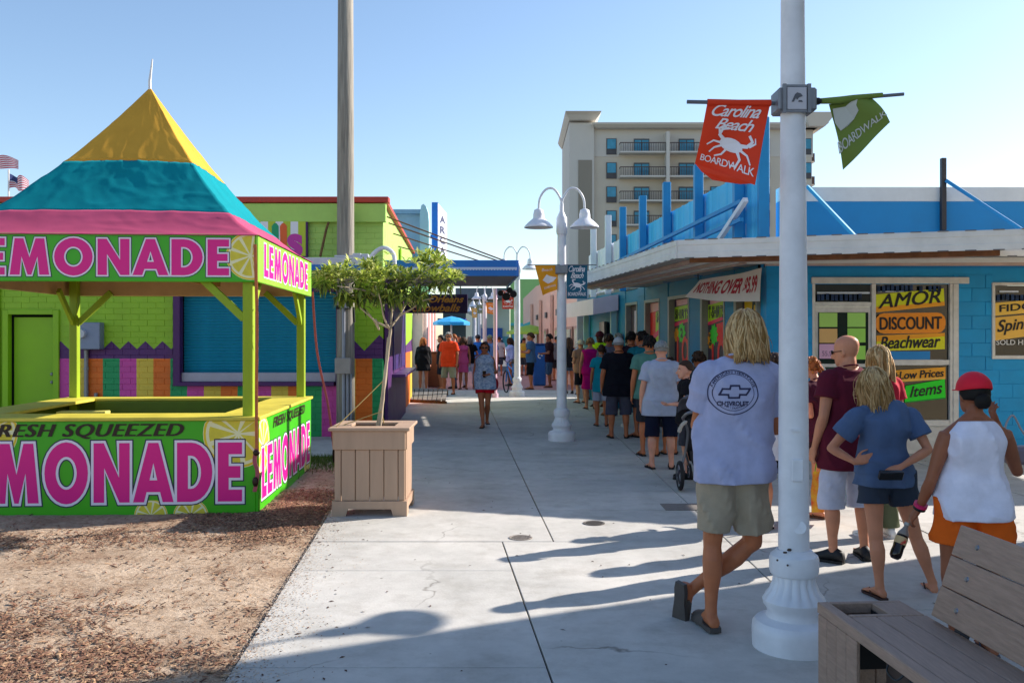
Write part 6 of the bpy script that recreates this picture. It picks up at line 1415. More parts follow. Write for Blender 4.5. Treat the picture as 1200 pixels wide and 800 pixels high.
def person(label, base, yaw=0, h=1.75, fem=False, skin='fair', hair='brown', hstyle='short', hlen=.1, top=None, bot=None, shoe='flip', ov=None, bulk=1.0, belly=0.0, tstyle='tee', bstyle='shorts', q=.011, grp=None,
           shoe_col='#1c1b1d', hat=None, lean=0.0, child=False, arms=None, shem=.86, hem=None, head_turn=0, headpitch=0, face=False, fingers=False, curl=.5, glasses=False, armw=1.0, legw=1.0, loose=.022, soles=None, footang=.18, cat='person', foot_ov=None, sleeve=.55, neckz=None, legspread=1.0, vol=1.0):
    s = h / 1.75; base = V(base); R3 = Matrix.Rotation(yaw, 3, 'Z'); pr = Person(); pr.s = s; pr.base = base; pr.R = R3
    root = thing('person', label, cat, tuple(base), grp); pr.root = root
    J = {}
    def loc(v): return base + R3 @ (V(v) * s)
    for k, v in STD.items():
        if k in ('hip', 'knee', 'ankle', 'shoulder', 'elbow', 'wrist'):
            for sd_, sg in (('R', 1), ('L', -1)):
                w = list(v)
                if fem and k in ('shoulder', 'elbow', 'wrist'): w[0] *= .9
                if k in ('shoulder',): w[0] *= (.6 + .4 * bulk) * (.95 if child else 1)
                if k in ('elbow', 'wrist'): w[0] *= (.45 + .55 * bulk); 
                if k in ('knee', 'ankle'): w[0] *= legspread
                J[k + sd_] = loc((w[0] * sg, w[1] + (lean * (v[2] - .9) if v[2] > .9 else 0), w[2]))
        else: J[k] = loc((v[0], v[1] + (lean * (v[2] - .9) if v[2] > .9 else 0), v[2]))
    if arms:
        for k, v in arms.items(): J[k] = loc(v)
    if ov:
        for k, v in ov.items(): J[k] = V(v)
    pr.J = J
    up = V((0, 0, 1)); b = MB()
    hipax = (J['hipR'] - J['hipL']); hipax.z *= .6; hipax.normalize(); shax = (J['shoulderR'] - J['shoulderL']); shax.normalize()
    pel = (J['hipR'] + J['hipL']) / 2 + V((0, 0, .03 * s)); chest_top = (J['shoulderR'] + J['shoulderL']) / 2 + V((0, 0, .0)); nk = J['neck']; hd = J['head']
    spine = cr([pel - V((0, 0, .10 * s)), pel, pel.lerp(chest_top, .35) + R3 @ V((0, .012 * s, 0)), pel.lerp(chest_top, .72) + R3 @ V((0, -.008 * s, 0)), chest_top, nk + V((0, 0, .02 * s))], 8)
    N_ = len(spine) - 1
    wf = .93 if fem else 1.0
    # torso sections: t, half width, half depth
    TS = [(0, .10, .08), (.08, .155, .105), (.2, .172 if fem else .164, .115), (.32, .158 if fem else .152, .105 + belly * .5), (.45, .128 * (1 if fem else 1.1), .092 + belly), (.58, .145, .105 + belly * .6), (.7, .160, .118), (.78, .165, .115), (.86, .155, .092), (.93, .112, .07), (1, .058, .055)]
    if child: TS = [(t, a * .92, c * .92) for t, a, c in TS]
    def spt(t):
        f = t * N_; i = min(int(f), N_ - 1); return spine[i].lerp(spine[i + 1], f - i), (spine[min(i + 2, N_)] - spine[max(i - 1, 0)]).normalized()
    def frame(t):
        c, tn = spt(t); r = hipax.lerp(shax, min(1, max(0, (t - .1) / .7))).normalized(); f = tn.cross(r).normalized(); r = f.cross(tn).normalized(); return c, r, f, tn
    def torso_rings(t0, t1, n, m, infl=0, fn=None, bulkf=bulk, fo=0, flat=True):
        rs = []
        for i in range(n + 1):
            t = t0 + (t1 - t0) * i / n; tt = max(t, .0); c, r, f, tn = frame(min(max(t, 0), 1)); rx, ry = interp(TS, tt)
            if t < 0: c = c - tn * 0 + (V((0, 0, 1)) * t * (pel - chest_top).length * 1.35)
            rx = rx * s * bulkf * wf + infl; ry = ry * s * (.5 + .5 * bulkf) * 1.0 + infl
            if fn: rx, ry, c = fn(t, rx, ry, c)
            ring = []
            for j in range(m):
                a = math.tau * j / m; ca, sa = math.cos(a), math.sin(a); e = .85
                x = math.copysign(abs(ca) ** e, ca) * rx; y = math.copysign(abs(sa) ** e, sa) * ry
                if fem and .6 < t < .84 and sa > .1 and not child: y += .035 * s * math.sin(math.pi * (t - .6) / .24) * (abs(ca) ** .5 * .6 + .4)
                if sa < 0: y += .012 * s * (1 - abs(ca)) * math.exp(-((t - .7) / .2) ** 2)        # spine furrow
                if sa < 0 and t < .3: y -= .018 * s * math.exp(-((t - .15) / .1) ** 2) * (abs(ca) ** .4)
                p = c + r * x + f * y
                if fo: p = p + (r * ca + f * sa) * fold(p - base + V((crc(label) % 7, 0, 0)), fo)
                ring.append(p)
            rs.append(ring)
        return rs
    b.rings(torso_rings(0, 1, 26, 22))
    n_ = 12
    for sg_, k_ in ((1, 'shoulderR'), (-1, 'shoulderL')): b.tube([nk + V((0, 0, .045 * s)), nk.lerp(J[k_], .45) + V((0, 0, .018 * s)), J[k_]], [.046 * s * wf, .046 * s * wf, .044 * s * wf], 10, round_=True)
    headf = head_dir = (R3 @ Matrix.Rotation(head_turn, 3, 'Z')) @ V((0, 1, 0)); headr = V((headf.y, -headf.x, 0)).normalized(); headu = (V((0, 0, 1)) + headf * headpitch).normalized(); headf = headu.cross(headr).normalized()
    hs = s * (1.0 if not child else 1.16) * (.96 if fem else 1)
    b.tube(cr([nk - V((0, 0, .06 * s)), nk.lerp(hd, .35) - headf * .01 * s, hd - headu * .05 * s - headf * .015 * s], 4), .058 * s * (.8 if fem or child else 1) * (.7 + .3 * bulk), 12)
    chin = hd - headu * .112 * hs
    HS = [(.0, .022, .060, .018), (.008, .034, .052, .034), (.025, .050, .036, .056), (.05, .062, .016, .078), (.09, .071, .002, .092), (.125, .0755, -.006, .098), (.16, .077, -.010, .100), (.19, .071, -.012, .092), (.212, .057, -.012, .074), (.228, .036, -.012, .046), (.236, .012, -.012, .016)]
    rs = []
    for z, rx, yc, ry in HS:
        ring = []
        for j in range(20):
            a = math.tau * j / 20; sa = math.sin(a); x = rx * math.cos(a); y = yc + ry * (sa if sa < 0 else sa * .94)
            ring.append(chin + headr * x * hs + headf * y * hs + headu * z * hs)
        rs.append(ring)
    b.rings(rs)
    hp = lambda x, y, z: chin + headr * x * hs + headf * y * hs + headu * z * hs
    b.tube([hp(0, .09, .118), hp(0, .103, .095), hp(0, .115, .078), hp(0, .104, .068)], [.007 * hs, .010 * hs, .013 * hs, .011 * hs], 8, round_=True)
    for sg in (-1, 1):
        b.ell(hp(sg * .074, -.008, .098), (.010 * hs, .018 * hs, .031 * hs), Matrix((headr, headf, headu)).transposed() @ Matrix.Rotation(sg * .25, 3, 'Z'), 10)
        b.ell(hp(sg * .034, .074, .124), (.022 * hs, .014 * hs, .008 * hs), Matrix((headr, headf, headu)).transposed(), 8)
    # arms
    aw = (.86 if fem else 1) * s * (.6 + .4 * bulk) * armw * (.9 if child else 1)
    hands = {}
    for sd_, sg in (('R', 1), ('L', -1)):
        S_, E_, W_ = J['shoulder' + sd_], J['elbow' + sd_], J['wrist' + sd_]
        b.tube([S_ - shax * sg * .05 * s, S_, S_.lerp(E_, .22), S_.lerp(E_, .5), S_.lerp(E_, .82), E_], [.05 * aw, .056 * aw, .052 * aw, .047 * aw, .040 * aw, .038 * aw], n_, round_=True)
        b.tube([E_, E_.lerp(W_, .12), E_.lerp(W_, .3), E_.lerp(W_, .6), E_.lerp(W_, .9), W_], [.037 * aw, .040 * aw, .041 * aw, .034 * aw, .026 * aw, .025 * aw], n_, round_=True)
        # hand
        d = (W_ - E_).normalized(); ov_h = (ov or {}).get('hand' + sd_)
        if ov_h is not None: d = (V(ov_h) - W_).normalized()
        side = d.cross(R3 @ V((0, 1, 0))) * sg
        if side.length < .2: side = V((0, 0, 1))
        nrm = (-(side.normalized()) if True else side)          # palm normal towards the body
        nrm = (nrm - d * nrm.dot(d)).normalized(); wd = d.cross(nrm).normalized()
        if (ov or {}).get('palm' + sd_) is not None:
            nrm = V(ov['palm' + sd_]); nrm = (nrm - d * nrm.dot(d)).normalized(); wd = d.cross(nrm).normalized()
        if wd.dot(R3 @ V((0, 1, 0))) < 0: wd = -wd               # thumb side: forwards
        if (ov or {}).get('thumb' + sd_) is not None and wd.dot(V(ov['thumb' + sd_])) < 0: wd = -wd
        hl = .95 * s * (.92 if fem else 1) * (.95 if child else 1)
        b.rings([[W_ + d * l * hl + wd * (x * w_ * hl) + nrm * (y * t_ * hl) for x, y in ((1, .4), (.6, 1), (-.6, 1), (-1, .4), (-1, -.4), (-.6, -1), (.6, -1), (1, -.4))] for l, w_, t_ in ((-.02, .024, .018), (.015, .029, .018), (.05, .039, .016), (.085, .040, .014), (.098, .036, .010))])
        cu = curl
        for k_, (o_, L_) in enumerate(((.030, .072), (.010, .080), (-.010, .074), (-.029, .058))):
            p0 = W_ + d * .088 * hl + wd * o_ * hl; dirs = []
            pts = [p0]; ang = cu * (.45 + .1 * k_)
            for sg_, fl in ((.45, 1), (.32, 2.1), (.23, 3.0)):
                dd = d * math.cos(ang * fl) + nrm * math.sin(ang * fl); pts.append(pts[-1] + dd * L_ * sg_ * hl)
            b.tube(pts, [.0088 * hl, .0084 * hl, .0078 * hl, .0066 * hl], 8, round_=True)
        p0 = W_ + d * .03 * hl + wd * .026 * hl; b.tube([p0, p0 + (d * .6 + wd * .65 + nrm * .3) * .035 * hl, p0 + (d * .9 + wd * .75 + nrm * .45) * .055 * hl, p0 + (d * 1.5 + wd * .7 + nrm * .65) * .062 * hl], [.013 * hl, .0115 * hl, .0095 * hl, .008 * hl], 8, round_=True)
        hands[sd_] = (W_ + d * .085 * hl + nrm * .03 * hl, d, nrm, wd)
    pr.hands = hands
    # legs
    lw = s * (1.04 if fem else 1) * (.55 + .45 * bulk) * legw * (.88 if child else 1)
    feet = {}
    for sd_, sg in (('R', 1), ('L', -1)):
        H_, K_, A_ = J['hip' + sd_], J['knee' + sd_], J['ankle' + sd_]
        ld = (K_ - H_).normalized(); kf = (R3 @ V((0, 1, 0))); kf = (kf - ld * kf.dot(ld)).normalized()
        b.tube([H_ + V((0, 0, .02 * s)), H_.lerp(K_, .15), H_.lerp(K_, .45), H_.lerp(K_, .8), K_], [.088 * lw, .088 * lw, .074 * lw, .058 * lw, .054 * lw], 14, round_=True)
        l2 = (A_ - K_).normalized(); cb = -(kf - l2 * kf.dot(l2)).normalized()
        b.tube([K_, K_.lerp(A_, .1), K_.lerp(A_, .28) + cb * .014 * lw, K_.lerp(A_, .45) + cb * .012 * lw, K_.lerp(A_, .7), K_.lerp(A_, .9), A_], [.053 * lw, .050 * lw, .057 * lw, .052 * lw, .038 * lw, .033 * lw, .036 * lw], 14, round_=True)
        # foot
        fdir = R3 @ Matrix.Rotation(-sg * footang, 3, 'Z') @ V((0, 1, 0)); fup = V((0, 0, 1))
        if foot_ov and sd_ in foot_ov: fdir, fup = V(foot_ov[sd_][0]).normalized(), V(foot_ov[sd_][1]).normalized()
        fr_v = fdir.cross(fup).normalized(); fup = fr_v.cross(fdir).normalized(); hl = A_ - fup * .075 * s
        feet[sd_] = (hl, fdir, fup, fr_v, sg)
        fs_ = s * (.92 if fem else 1.0)
        def FP(x, y, z): return hl + fr_v * x * fs_ + fdir * y * fs_ + fup * z * fs_
        pr.FP = FP
        rsf = []
        for y, w_, hgt, xo in ((-.065, .020, .035, 0), (-.055, .031, .055, 0), (-.02, .034, .085, 0), (.03, .034, .082, 0), (.08, .038, .055, 0), (.13, .046, .036, .0), (.165, .044, .026, -sg * .004), (.185, .030, .018, -sg * .008)):
            rsf.append([FP(xo + w_ * math.cos(a), y, .012 + hgt / 2 + hgt / 2 * math.sin(a)) for a in [math.tau * j / 12 for j in range(12)]])
        b.rings(rsf)
        if fingers or q < .008:
            for k_ in range(5): x = -sg * (-.034 + .017 * k_) * -1; b.ell(FP(-sg * (.032 - .016 * k_), .183 + .02 - .006 * k_, .022), (.0105 * (1.25 if k_ == 0 else 1) * fs_, .02 * fs_, .011 * fs_), None, 8)
    bo = b.build('body', SKIN[skin], root, fix=False); remesh(bo, q, 2); pr.body = bo
    pr.frame = frame; pr.hp = hp
    # ---- face
    if face:
        e = MB()
        for sg in (-1, 1): e.ell(hp(sg * .032, .083, .112), (.013 * hs, .008 * hs, .007 * hs), None, 10, 0); e.ell(hp(sg * .031, .0905, .112), (.0055 * hs, .004 * hs, .0055 * hs), None, 8, 1)
        e.build('eyes', [M('eye_white', '#cfc8c2', .3, var=0), M('eye_dark', '#1c1410', .2, var=0)], root, smooth=True)
        e = MB(); e.tube([hp(-.024, .082, .042), hp(-.01, .090, .045), hp(.01, .090, .045), hp(.024, .082, .042)], [.003 * hs, .006 * hs, .006 * hs, .003 * hs], 8); e.build('lips', M('lips', '#9c4a42', .5, var=0), root, smooth=True)
        e = MB()
        for sg in (-1, 1): e.tube([hp(sg * .016, .088, .133), hp(sg * .032, .088, .138), hp(sg * .05, .076, .133)], [.003 * hs, .004 * hs, .002 * hs], 6)
        e.build('eyebrows', hair_mats(hair)[0], root)
    if glasses:
        e = MB()
        for sg in (-1, 1): e.ell(hp(sg * .034, .093, .113), (.027 * hs, .006 * hs, .019 * hs), Matrix((headr, headf, headu)).transposed() @ Matrix.Rotation(-sg * .15, 3, 'Z'), 12); e.tube([hp(sg * .06, .083, .115), hp(sg * .079, .0, .115)], .003 * hs, 6)
        e.tube([hp(-.01, .1, .116), hp(.01, .1, .116)], .003 * hs, 6); e.build('sunglasses', M('sunglass', '#14100f', .12, var=0), root, smooth=True)
    # ---- hair
    near = q < .008
    if hstyle != 'bald':
        hm = hair_mats(hair); hb = MB(); rr_ = random.Random(crc(label) & 0xffff)
        hc = hp(0, -.012, .128); ex = V((.0815, .104, .112)) * hs
        Hm = Matrix((headr, headf, headu)).transposed()
        long_ = hstyle in ('long', 'wavy')
        lowback = dict(short=-.25, crop=-.15, long=-.75, wavy=-.8, pony=-.35, bun=-.35).get(hstyle, -.3)
        vsn = []; nn = 20; kk = 12; puff = dict(short=.012, crop=.006, long=.014, wavy=.016, pony=.008, bun=.008).get(hstyle, .01) * hs * vol
        rgs = []
        for i in range(kk + 1):
            ring = []
            for j in range(nn):
                a = math.tau * j / nn; sa = math.sin(a)
                lim = (lowback if sa < -.2 else (.28 + .25 * max(0, sa)) if sa > .25 else lowback + (sa + .2) / .45 * (.28 - lowback)) if not long_ else (lowback if sa < .25 else .25 + .3 * (sa - .25))
                th = (math.pi / 2 - math.asin(max(-.95, min(.9, lim)))) * i / kk
                dv = V((math.sin(th) * math.cos(a), math.sin(th) * sa, math.cos(th)))
                r_ = 1 + (.02 * noise.noise(dv * 5 + V((h, 0, 0))) if i else 0)
                p = V((dv.x * (ex.x + puff), dv.y * (ex.y + puff), dv.z * (ex.z + puff))) * r_
                ring.append(hc + Hm @ p)
            rgs.append(ring)
        inner = [[hc + (p - hc) * .86 for p in r] for r in rgs[::-1]]
        hb.rings(rgs[1:] + inner[:-1], True)
        if hstyle in ('long', 'wavy', 'pony', 'bun', 'short') and not (hat and hstyle == 'bun'):
            cnt = {'long': 900 if near else 130, 'wavy': 1500 if near else 130, 'pony': 120 if near else 40, 'bun': 100 if near else 30, 'short': 260 if near else 70}[hstyle]
            L0_ = {'long': hlen, 'wavy': hlen, 'pony': .05, 'bun': .02, 'short': .03}[hstyle]
            rad = (.0026 if near else .0085) * hs
            for k_ in range(cnt):
                a = rr_.uniform(0, math.tau); z = rr_.uniform(-.45 if long_ else lowback, 1.0)
                if math.sin(a) > .3 and z < .5: continue
                th = math.acos(z); dv = V((math.sin(th) * math.cos(a), math.sin(th) * math.sin(a), z))
                off_ = rr_.uniform(.3, 1.15) * puff + .003; p = V((dv.x * (ex.x + off_), dv.y * (ex.y + off_), dv.z * (ex.z + off_)))
                down = Hm.transposed() @ V((0, 0, -1)); L = L0_ * rr_.uniform(.72, 1.08) * s + (0.0 if not long_ else (z * .12) * hs); L = max(L, .02); step = .022 * s; pts = [p.copy()]; vel = (V((dv.x * .4, dv.y * .4 - .15, -.5)) if z < .9 else V((dv.x, dv.y - .3, -.1))).normalized()
                ph = rr_.uniform(0, 6); fly = near and long_ and rr_.random() < .07; rk_ = .55 if fly else 1; off_ = off_ * 1.25 if fly else off_; cl = dv.x; acc = 0; side_ = V((-dv.y, dv.x, 0)).normalized() if abs(dv.x) + abs(dv.y) > .01 else V((1, 0, 0)); lk = rr_.uniform(0, 9)
                while acc < L and len(pts) < 26:
                    vel = (vel * .72 + down * .34 + side_ * (.13 if hstyle == 'wavy' else .05) * math.sin(ph * .3 + dv.x * 7 + acc / s * 26) + V((noise.noise((dv.x * 3, acc * 9, 1)), noise.noise((dv.y * 3, acc * 9, 5)), 0)) * (.7 if fly else .22 if long_ else .1)).normalized()
                    p = p + vel * step
                    e_ = V((p.x / (ex.x + off_), p.y / (ex.y + off_), p.z / (ex.z + off_))); l_ = e_.length
                    if l_ < 1 and p.z > -.8 * ex.z: p = V((p.x / l_, p.y / l_, p.z / l_))
                    if p.z < -.8 * ex.z and p.y > -.055 * hs and abs(p.x) < .09 * hs: p.y = min(p.y, .0) - .004
                    pts.append(p.copy()); acc += step
                m_ = len(pts)
                if m_ < 2: continue
                hb.tube([hc + Hm @ x for x in pts], [rad * rk_ * (1.5 if i_ < m_ * .7 else 1.5 * (1 - (i_ - m_ * .7) / (m_ * .3 + .01)) + .1) for i_ in range(m_)], 4 if not near else 5, mi=rr_.choice((0, 0, 1, 2) if z < .3 else (0, 1, 1, 2)))
        if hstyle == 'bun': hb.ell(hp(0, -.118, .085 if hat else .15), (.050 * hs, .045 * hs, .055 * hs), None, 12)
        if hstyle == 'pony':
            for k_ in range(60 if near else 16):
                j0 = hp(0, -.105, .12) + V((rr_.gauss(0, .012), rr_.gauss(0, .01), rr_.gauss(0, .012))) * s; o_ = V((rr_.gauss(0, .018), rr_.gauss(0, .015), 0)) * s
                hb.tube(cr([j0, j0 - headf * .05 * s + o_ * .5 - V((0, 0, .02 * s)), j0 - headf * .045 * s + o_ * 1.6 - V((0, 0, hlen * .6 * s)), j0 - headf * .02 * s + o_ * 1.3 - V((0, 0, hlen * s))], 3), [rad * 1.6] * 9 + [rad * .3], 4, mi=rr_.choice((0, 1, 2)))
        hb.build('hair', hm, root, smooth=True, fix=False)
    if hat:
        kind, col = hat[0], hat[1]; hm_ = M('hat_' + col[1:], col, .7, var=.06 if len(hat) < 3 else .3, vs=60 if len(hat) > 2 else 4, col2=hat[2] if len(hat) > 2 else None); hb = MB(); Hm = Matrix((headr, headf, headu)).transposed(); c = hp(0, -.012, .128)
        rgs = []
        for i in range(11):
            th = (math.pi / 2 - .02) * i / 10; r = [c + Hm @ V((.0985 * math.sin(th) * math.cos(a), .122 * math.sin(th) * math.sin(a), .022 + .112 * math.cos(th) + (.022 * max(0, -math.sin(a)) * math.sin(th) ** 6))) * hs for a in [math.tau * j / 28 for j in range(28)]]; rgs.append(r)
        rgs.append([p - Hm @ V((0, 0, .012)) * hs for p in rgs[-1]]); inner = [[c + (p - c) * .95 for p in r] for r in rgs[::-1]]
        hb.rings(rgs[1:] + inner[:-1], True); ho_ = hb.build('cap', hm_, root, smooth=True)
        fb_ = -1 if kind == 'back' else 1; hb = MB(); c2 = c + Hm @ V((0, fb_ * .0, .022)) * hs
        if kind != 'brim':
            up_r = [c + Hm @ V((.085 * math.cos(a), fb_ * (.075 + .105 * math.sin(a)), .028 - .018 * math.sin(a) * abs(math.sin(a)) - .012 * abs(math.cos(a)))) * hs for a in [math.pi * j / 12 for j in range(13)]]
            lo_r = [p - headu * .004 * hs for p in up_r]; hb.add(up_r + lo_r, [tuple(range(13)), tuple(range(25, 12, -1))] + [(i, i + 13, i + 14, i + 1) for i in range(12)] + [(12, 25, 13, 0)])
        else:
            hb.rings([[c + Hm @ V(((.09 + k_ * .08) * math.cos(a), (.11 + k_ * .08) * math.sin(a), .03 - k_ * .03 + z)) * hs for a in [math.tau * j / 24 for j in range(24)]] for k_, z in ((0, 0), (1, 0), (1, -.004), (0, -.004))], False)
        hb.build('brim', hm_, ho_)
    # ---- clothes
    cq = max(q, .007)
    fo = (.034 if q < .007 else .022) * s if q < .015 else .006
    def cmat(c, nm='cloth'):
        if not isinstance(c, str): return c
        k_ = '%s_%s' % (nm, c[1:])
        if k_ not in MATS:
            m_ = M(k_, c, .88, var=.08, vs=14, spec=.15); nt = m_.node_tree; tc_ = node(nt, 'ShaderNodeTexCoord'); mp_ = node(nt, 'ShaderNodeMapping'); mp_.inputs['Scale'].default_value = (1.2, 1.2, .8); mp_.inputs['Rotation'].default_value = (.3, .5, .2); rn = node(nt, 'ShaderNodeTexNoise', noise_type='RIDGED_MULTIFRACTAL', i_Scale=3.2, i_Detail=2.5, i_Roughness=.45, i_Distortion=.6)
            nt.links.new(tc_.outputs['Object'], mp_.inputs[0]); nt.links.new(mp_.outputs[0], rn.inputs['Vector']); fnz = node(nt, 'ShaderNodeTexNoise', i_Scale=260, i_Detail=1); nt.links.new(tc_.outputs['Object'], fnz.inputs['Vector'])
            b1 = node(nt, 'ShaderNodeBump', i_Strength=.55, i_Distance=.035); nt.links.new(rn.outputs['Fac'], b1.inputs['Height']); b2 = node(nt, 'ShaderNodeBump', i_Strength=.25, i_Distance=.002); nt.links.new(fnz.outputs['Fac'], b2.inputs['Height']); nt.links.new(b1.outputs[0], b2.inputs['Normal']); nt.links.new(b2.outputs[0], nt.nodes['Principled BSDF'].inputs['Normal'])
        return M('%s_%s' % (nm, c[1:]), c, .85, var=.09, vs=14, bump=.3, bs=220 if near else 60, spec=.2)
    if top and tstyle != 'dress':
        c = MB(); infl = loose * s
        t_hem = (shem - .85) / .62
        def flare(t, rx, ry, cc):
            w_ = min(1, max(0, (.62 - t) / .32)); w_ = w_ * w_ * (3 - 2 * w_)
            tx = (.190 if tstyle == 'tank' else .160 if fem else .172) * bulk * wf * s; ty = (.113 + belly * .6) * s
            rx = rx * (1 - w_) + max(rx, tx) * w_ if t > .2 else tx; ry = ry * (1 - w_) + max(ry, ty) * w_ if t > .2 else ty
            k_ = max(0, .45 - t) * .016 * s / .45; top_ = min(1, max(0, (t - .72) / .16)); inf = infl * (1 - top_) + .019 * s * top_
            if tstyle == 'tank':
                g_ = min(1, max(0, (t - .74) / .12)); g_ = g_ * g_ * (3 - 2 * g_); rx *= 1 - (.15 if fem else .12) * g_
            return rx + inf + k_, ry + inf + k_, cc
        c.rings(torso_rings(t_hem, .955 if tstyle == 'tank' else .972, 52, 56, 0, flare, fo=fo))
        if tstyle != 'tank':
            for k_ in ('shoulderR', 'shoulderL'): c.tube([nk + (J[k_] - nk) * .12, nk.lerp(J[k_], .5) + V((0, 0, .016 * s)), J[k_]], [.056 * s * wf, .057 * s * wf, .058 * s * wf], 12, round_=True)
            for sd_, sg in (('R', 1), ('L', -1)):
                S_, E_, W_ = J['shoulder' + sd_], J['elbow' + sd_], J['wrist' + sd_]
                pts = [S_ - shax * sg * .06 * s - V((0, 0, .0)), S_ + V((0, 0, .004 * s)), S_.lerp(E_, .25), S_.lerp(E_, sleeve * .8), S_.lerp(E_, sleeve)] if sleeve <= 1 else [S_ - shax * sg * .05 * s, S_, S_.lerp(E_, .4), E_, E_.lerp(W_, .5), E_.lerp(W_, .95)]
                rad = [(.064 + .0) * aw + .008, .067 * aw + .012 * s, .064 * aw + .018 * s, .060 * aw + .026 * s, .060 * aw + .030 * s] if sleeve <= 1 else [.06 * aw, .068 * aw + .01, .062 * aw + .012, .056 * aw + .01, .048 * aw + .01, .036 * aw + .008]
                pts2 = cr([V((*p, 0))[:3] for p in pts], 5); rad2 = [rad[min(int(i / 5), len(rad) - 1)] + (rad[min(int(i / 5) + 1, len(rad) - 1)] - rad[min(int(i / 5), len(rad) - 1)]) * (i % 5) / 5 for i in range(len(pts2))]
                rad2 = [r_ + fold(p - base, fo * .7, 1.6) * .6 for r_, p in zip(rad2, pts2)]
                c.tube(pts2, rad2, 16, round_=False); c.ell(S_, (.062 * aw + .012,) * 3, None, 12)
        o = c.build('shirt', cmat(top, 'shirt'), root, fix=False); remesh(o, cq, 1 if near else 3); pr.shirt = o
        if tstyle != 'tank':
            cc_, r_c, f_c, t_c = frame(.97); c2 = MB(); c2.tube([cc_ + t_c * .022 * s + r_c * math.cos(a) * .068 * s * wf + f_c * (math.sin(a) * .066 - .004) * s - t_c * (.022 * s * math.sin(a)) for a in [math.tau * j / 24 for j in range(25)]], .0065 * s, 6, cap=False); c2.build('collar', cmat(top, 'shirt'), root, smooth=True)
    if tstyle == 'dress':
        c = MB()
        def flare(t, rx, ry, cc):
            if t < .42: k_ = (.42 - t); rx = max(rx, .135 * s * bulk) + k_ * .05 * s; ry = max(ry, .11 * s) + k_ * .05 * s
            return rx, ry, cc
        c.rings(torso_rings((hem or .55) / .62 - .85 / .62, .9, 40, 30, .014 * s, flare, fo=fo)); c.rings(torso_rings(.84, .95, 6, 24, .008 * s, lambda t, rx, ry, cc: (rx * .85, ry, cc)))
        o = c.build('dress', cmat(top, 'dress'), root, fix=False); remesh(o, cq, 3)
    if bot:
        c = MB(); c.rings(torso_rings(-.02, .33, 14, 32, .012 * s, lambda t, rx, ry, cc: (max(rx, .13 * s * bulk), max(ry, .09 * s), cc), fo=fo * .5))
        hemz = hem if hem is not None else {'shorts': .5, 'trousers': .07, 'short_shorts': .78}[bstyle]
        for sd_, sg in (('R', 1), ('L', -1)):
            H_, K_, A_ = J['hip' + sd_], J['knee' + sd_], J['ankle' + sd_]; full = (H_ - K_).length; end = None
            want = (.9 - hemz) * s
            path = [H_ + V((0, 0, .03 * s))]
            if want <= full: e_ = H_.lerp(K_, want / full); path += [H_.lerp(e_, .33), H_.lerp(e_, .66), e_]
            else: e_ = K_.lerp(A_, min(1, (want - full) / ((K_ - A_).length))); path += [H_.lerp(K_, .5), K_, K_.lerp(e_, .5), e_]
            r0 = .096 * lw + .006; fl = .030 * s if bstyle != 'trousers' else .014 * s
            n__ = len(path); rads = []
            for i, p in enumerate(path):
                dist = (p - path[0]).length; t_ = min(1, dist / (.42 * s)); rads.append(r0 + (.062 * lw + fl - r0) * t_ if bstyle != 'short_shorts' else r0 + .012 * s * i / 3)
            pts2 = cr(path, 6); rad2 = []
            for i in range(len(pts2)):
                u = i / (len(pts2) - 1) * (n__ - 1); a = int(min(u, n__ - 2)); rad2.append(rads[a] + (rads[a + 1] - rads[a]) * (u - a))
            c.ell(H_, ((.092 if bstyle == 'short_shorts' else .101) * lw + .005,) * 3, None, 16)
            st0 = len(c.v); c.tube(pts2, rad2, 24)
            for vi in range(st0, len(c.v)):
                p = V(c.v[vi]); ctr = min(pts2, key=lambda z_: (z_ - p).length); dd = (p - ctr)
                if dd.length > .01: c.v[vi] = tuple(p + dd.normalized() * fold(p - base, fo * .8, 1.3))
        o = c.build('trousers' if bstyle == 'trousers' else 'shorts', cmat(bot, 'shorts'), root, fix=False); remesh(o, cq, 1 if near else 3); pr.shorts = o
    # ---- shoes
    sm_ = M('shoe_' + shoe_col[1:], shoe_col, .6, var=.12, vs=20)
    for sd_ in ('R', 'L'):
        hl, fdir, fup, fr_v, sg = feet[sd_]; fs_ = s * (.92 if fem else 1.0)
        FPs = lambda x, y, z: hl + fr_v * x * fs_ + fdir * y * fs_ + fup * z * fs_
        c = MB()
        outline = [(-.03, -.072), (.03, -.072), (.038, -.03), (.036, .04), (.046, .11), (.050, .16), (.036, .205), (0, .218), (-.036, .205), (-.050, .16), (-.046, .11), (-.036, .04), (-.038, -.03)]
        if shoe == 'flip':
            c.slab([FPs(x, y, -.004) for x, y in outline], fup, .017 * fs_)
            for sx in (-1, 1): c.tube([FPs(-sg * .012, .165, .014), FPs(-sg * .012 + sx * .026, .12, .052), FPs(sx * .046, .06, .03), FPs(sx * .04, .045, .012)], .0055 * fs_, 6)
            c.build('flip_flop', sm_, root)
        elif shoe == 'sneaker':
            rsf = []
            for y, w_, hgt in ((-.085, .020, .05), (-.075, .036, .085), (-.03, .041, .105), (.03, .040, .10), (.08, .045, .075), (.13, .052, .055), (.175, .050, .042), (.21, .034, .030)):
                rsf.append([FPs(w_ * math.cos(a), y, -.002 + hgt / 2 + hgt / 2 * math.sin(a) * (1 if math.sin(a) > 0 else .9)) for a in [math.tau * j / 16 for j in range(16)]])
            c.rings(rsf); so_ = c.build('shoe', sm_, root, smooth=True)
            c = MB(); c.slab([FPs(x * 1.1, y * 1.04 - .006, -.012) for x, y in outline], fup, .022 * fs_); c.build('sole', M('sole_white' if shoe_col in ('#d0d0d0',) else 'sole_dark', '#c9c9c9' if shoe_col == '#d0d0d0' else '#1b1a1c', .7), so_)
        elif shoe == 'clog':
            c.slab([FPs(x * 1.05, y, -.006) for x, y in outline], fup, .026 * fs_)
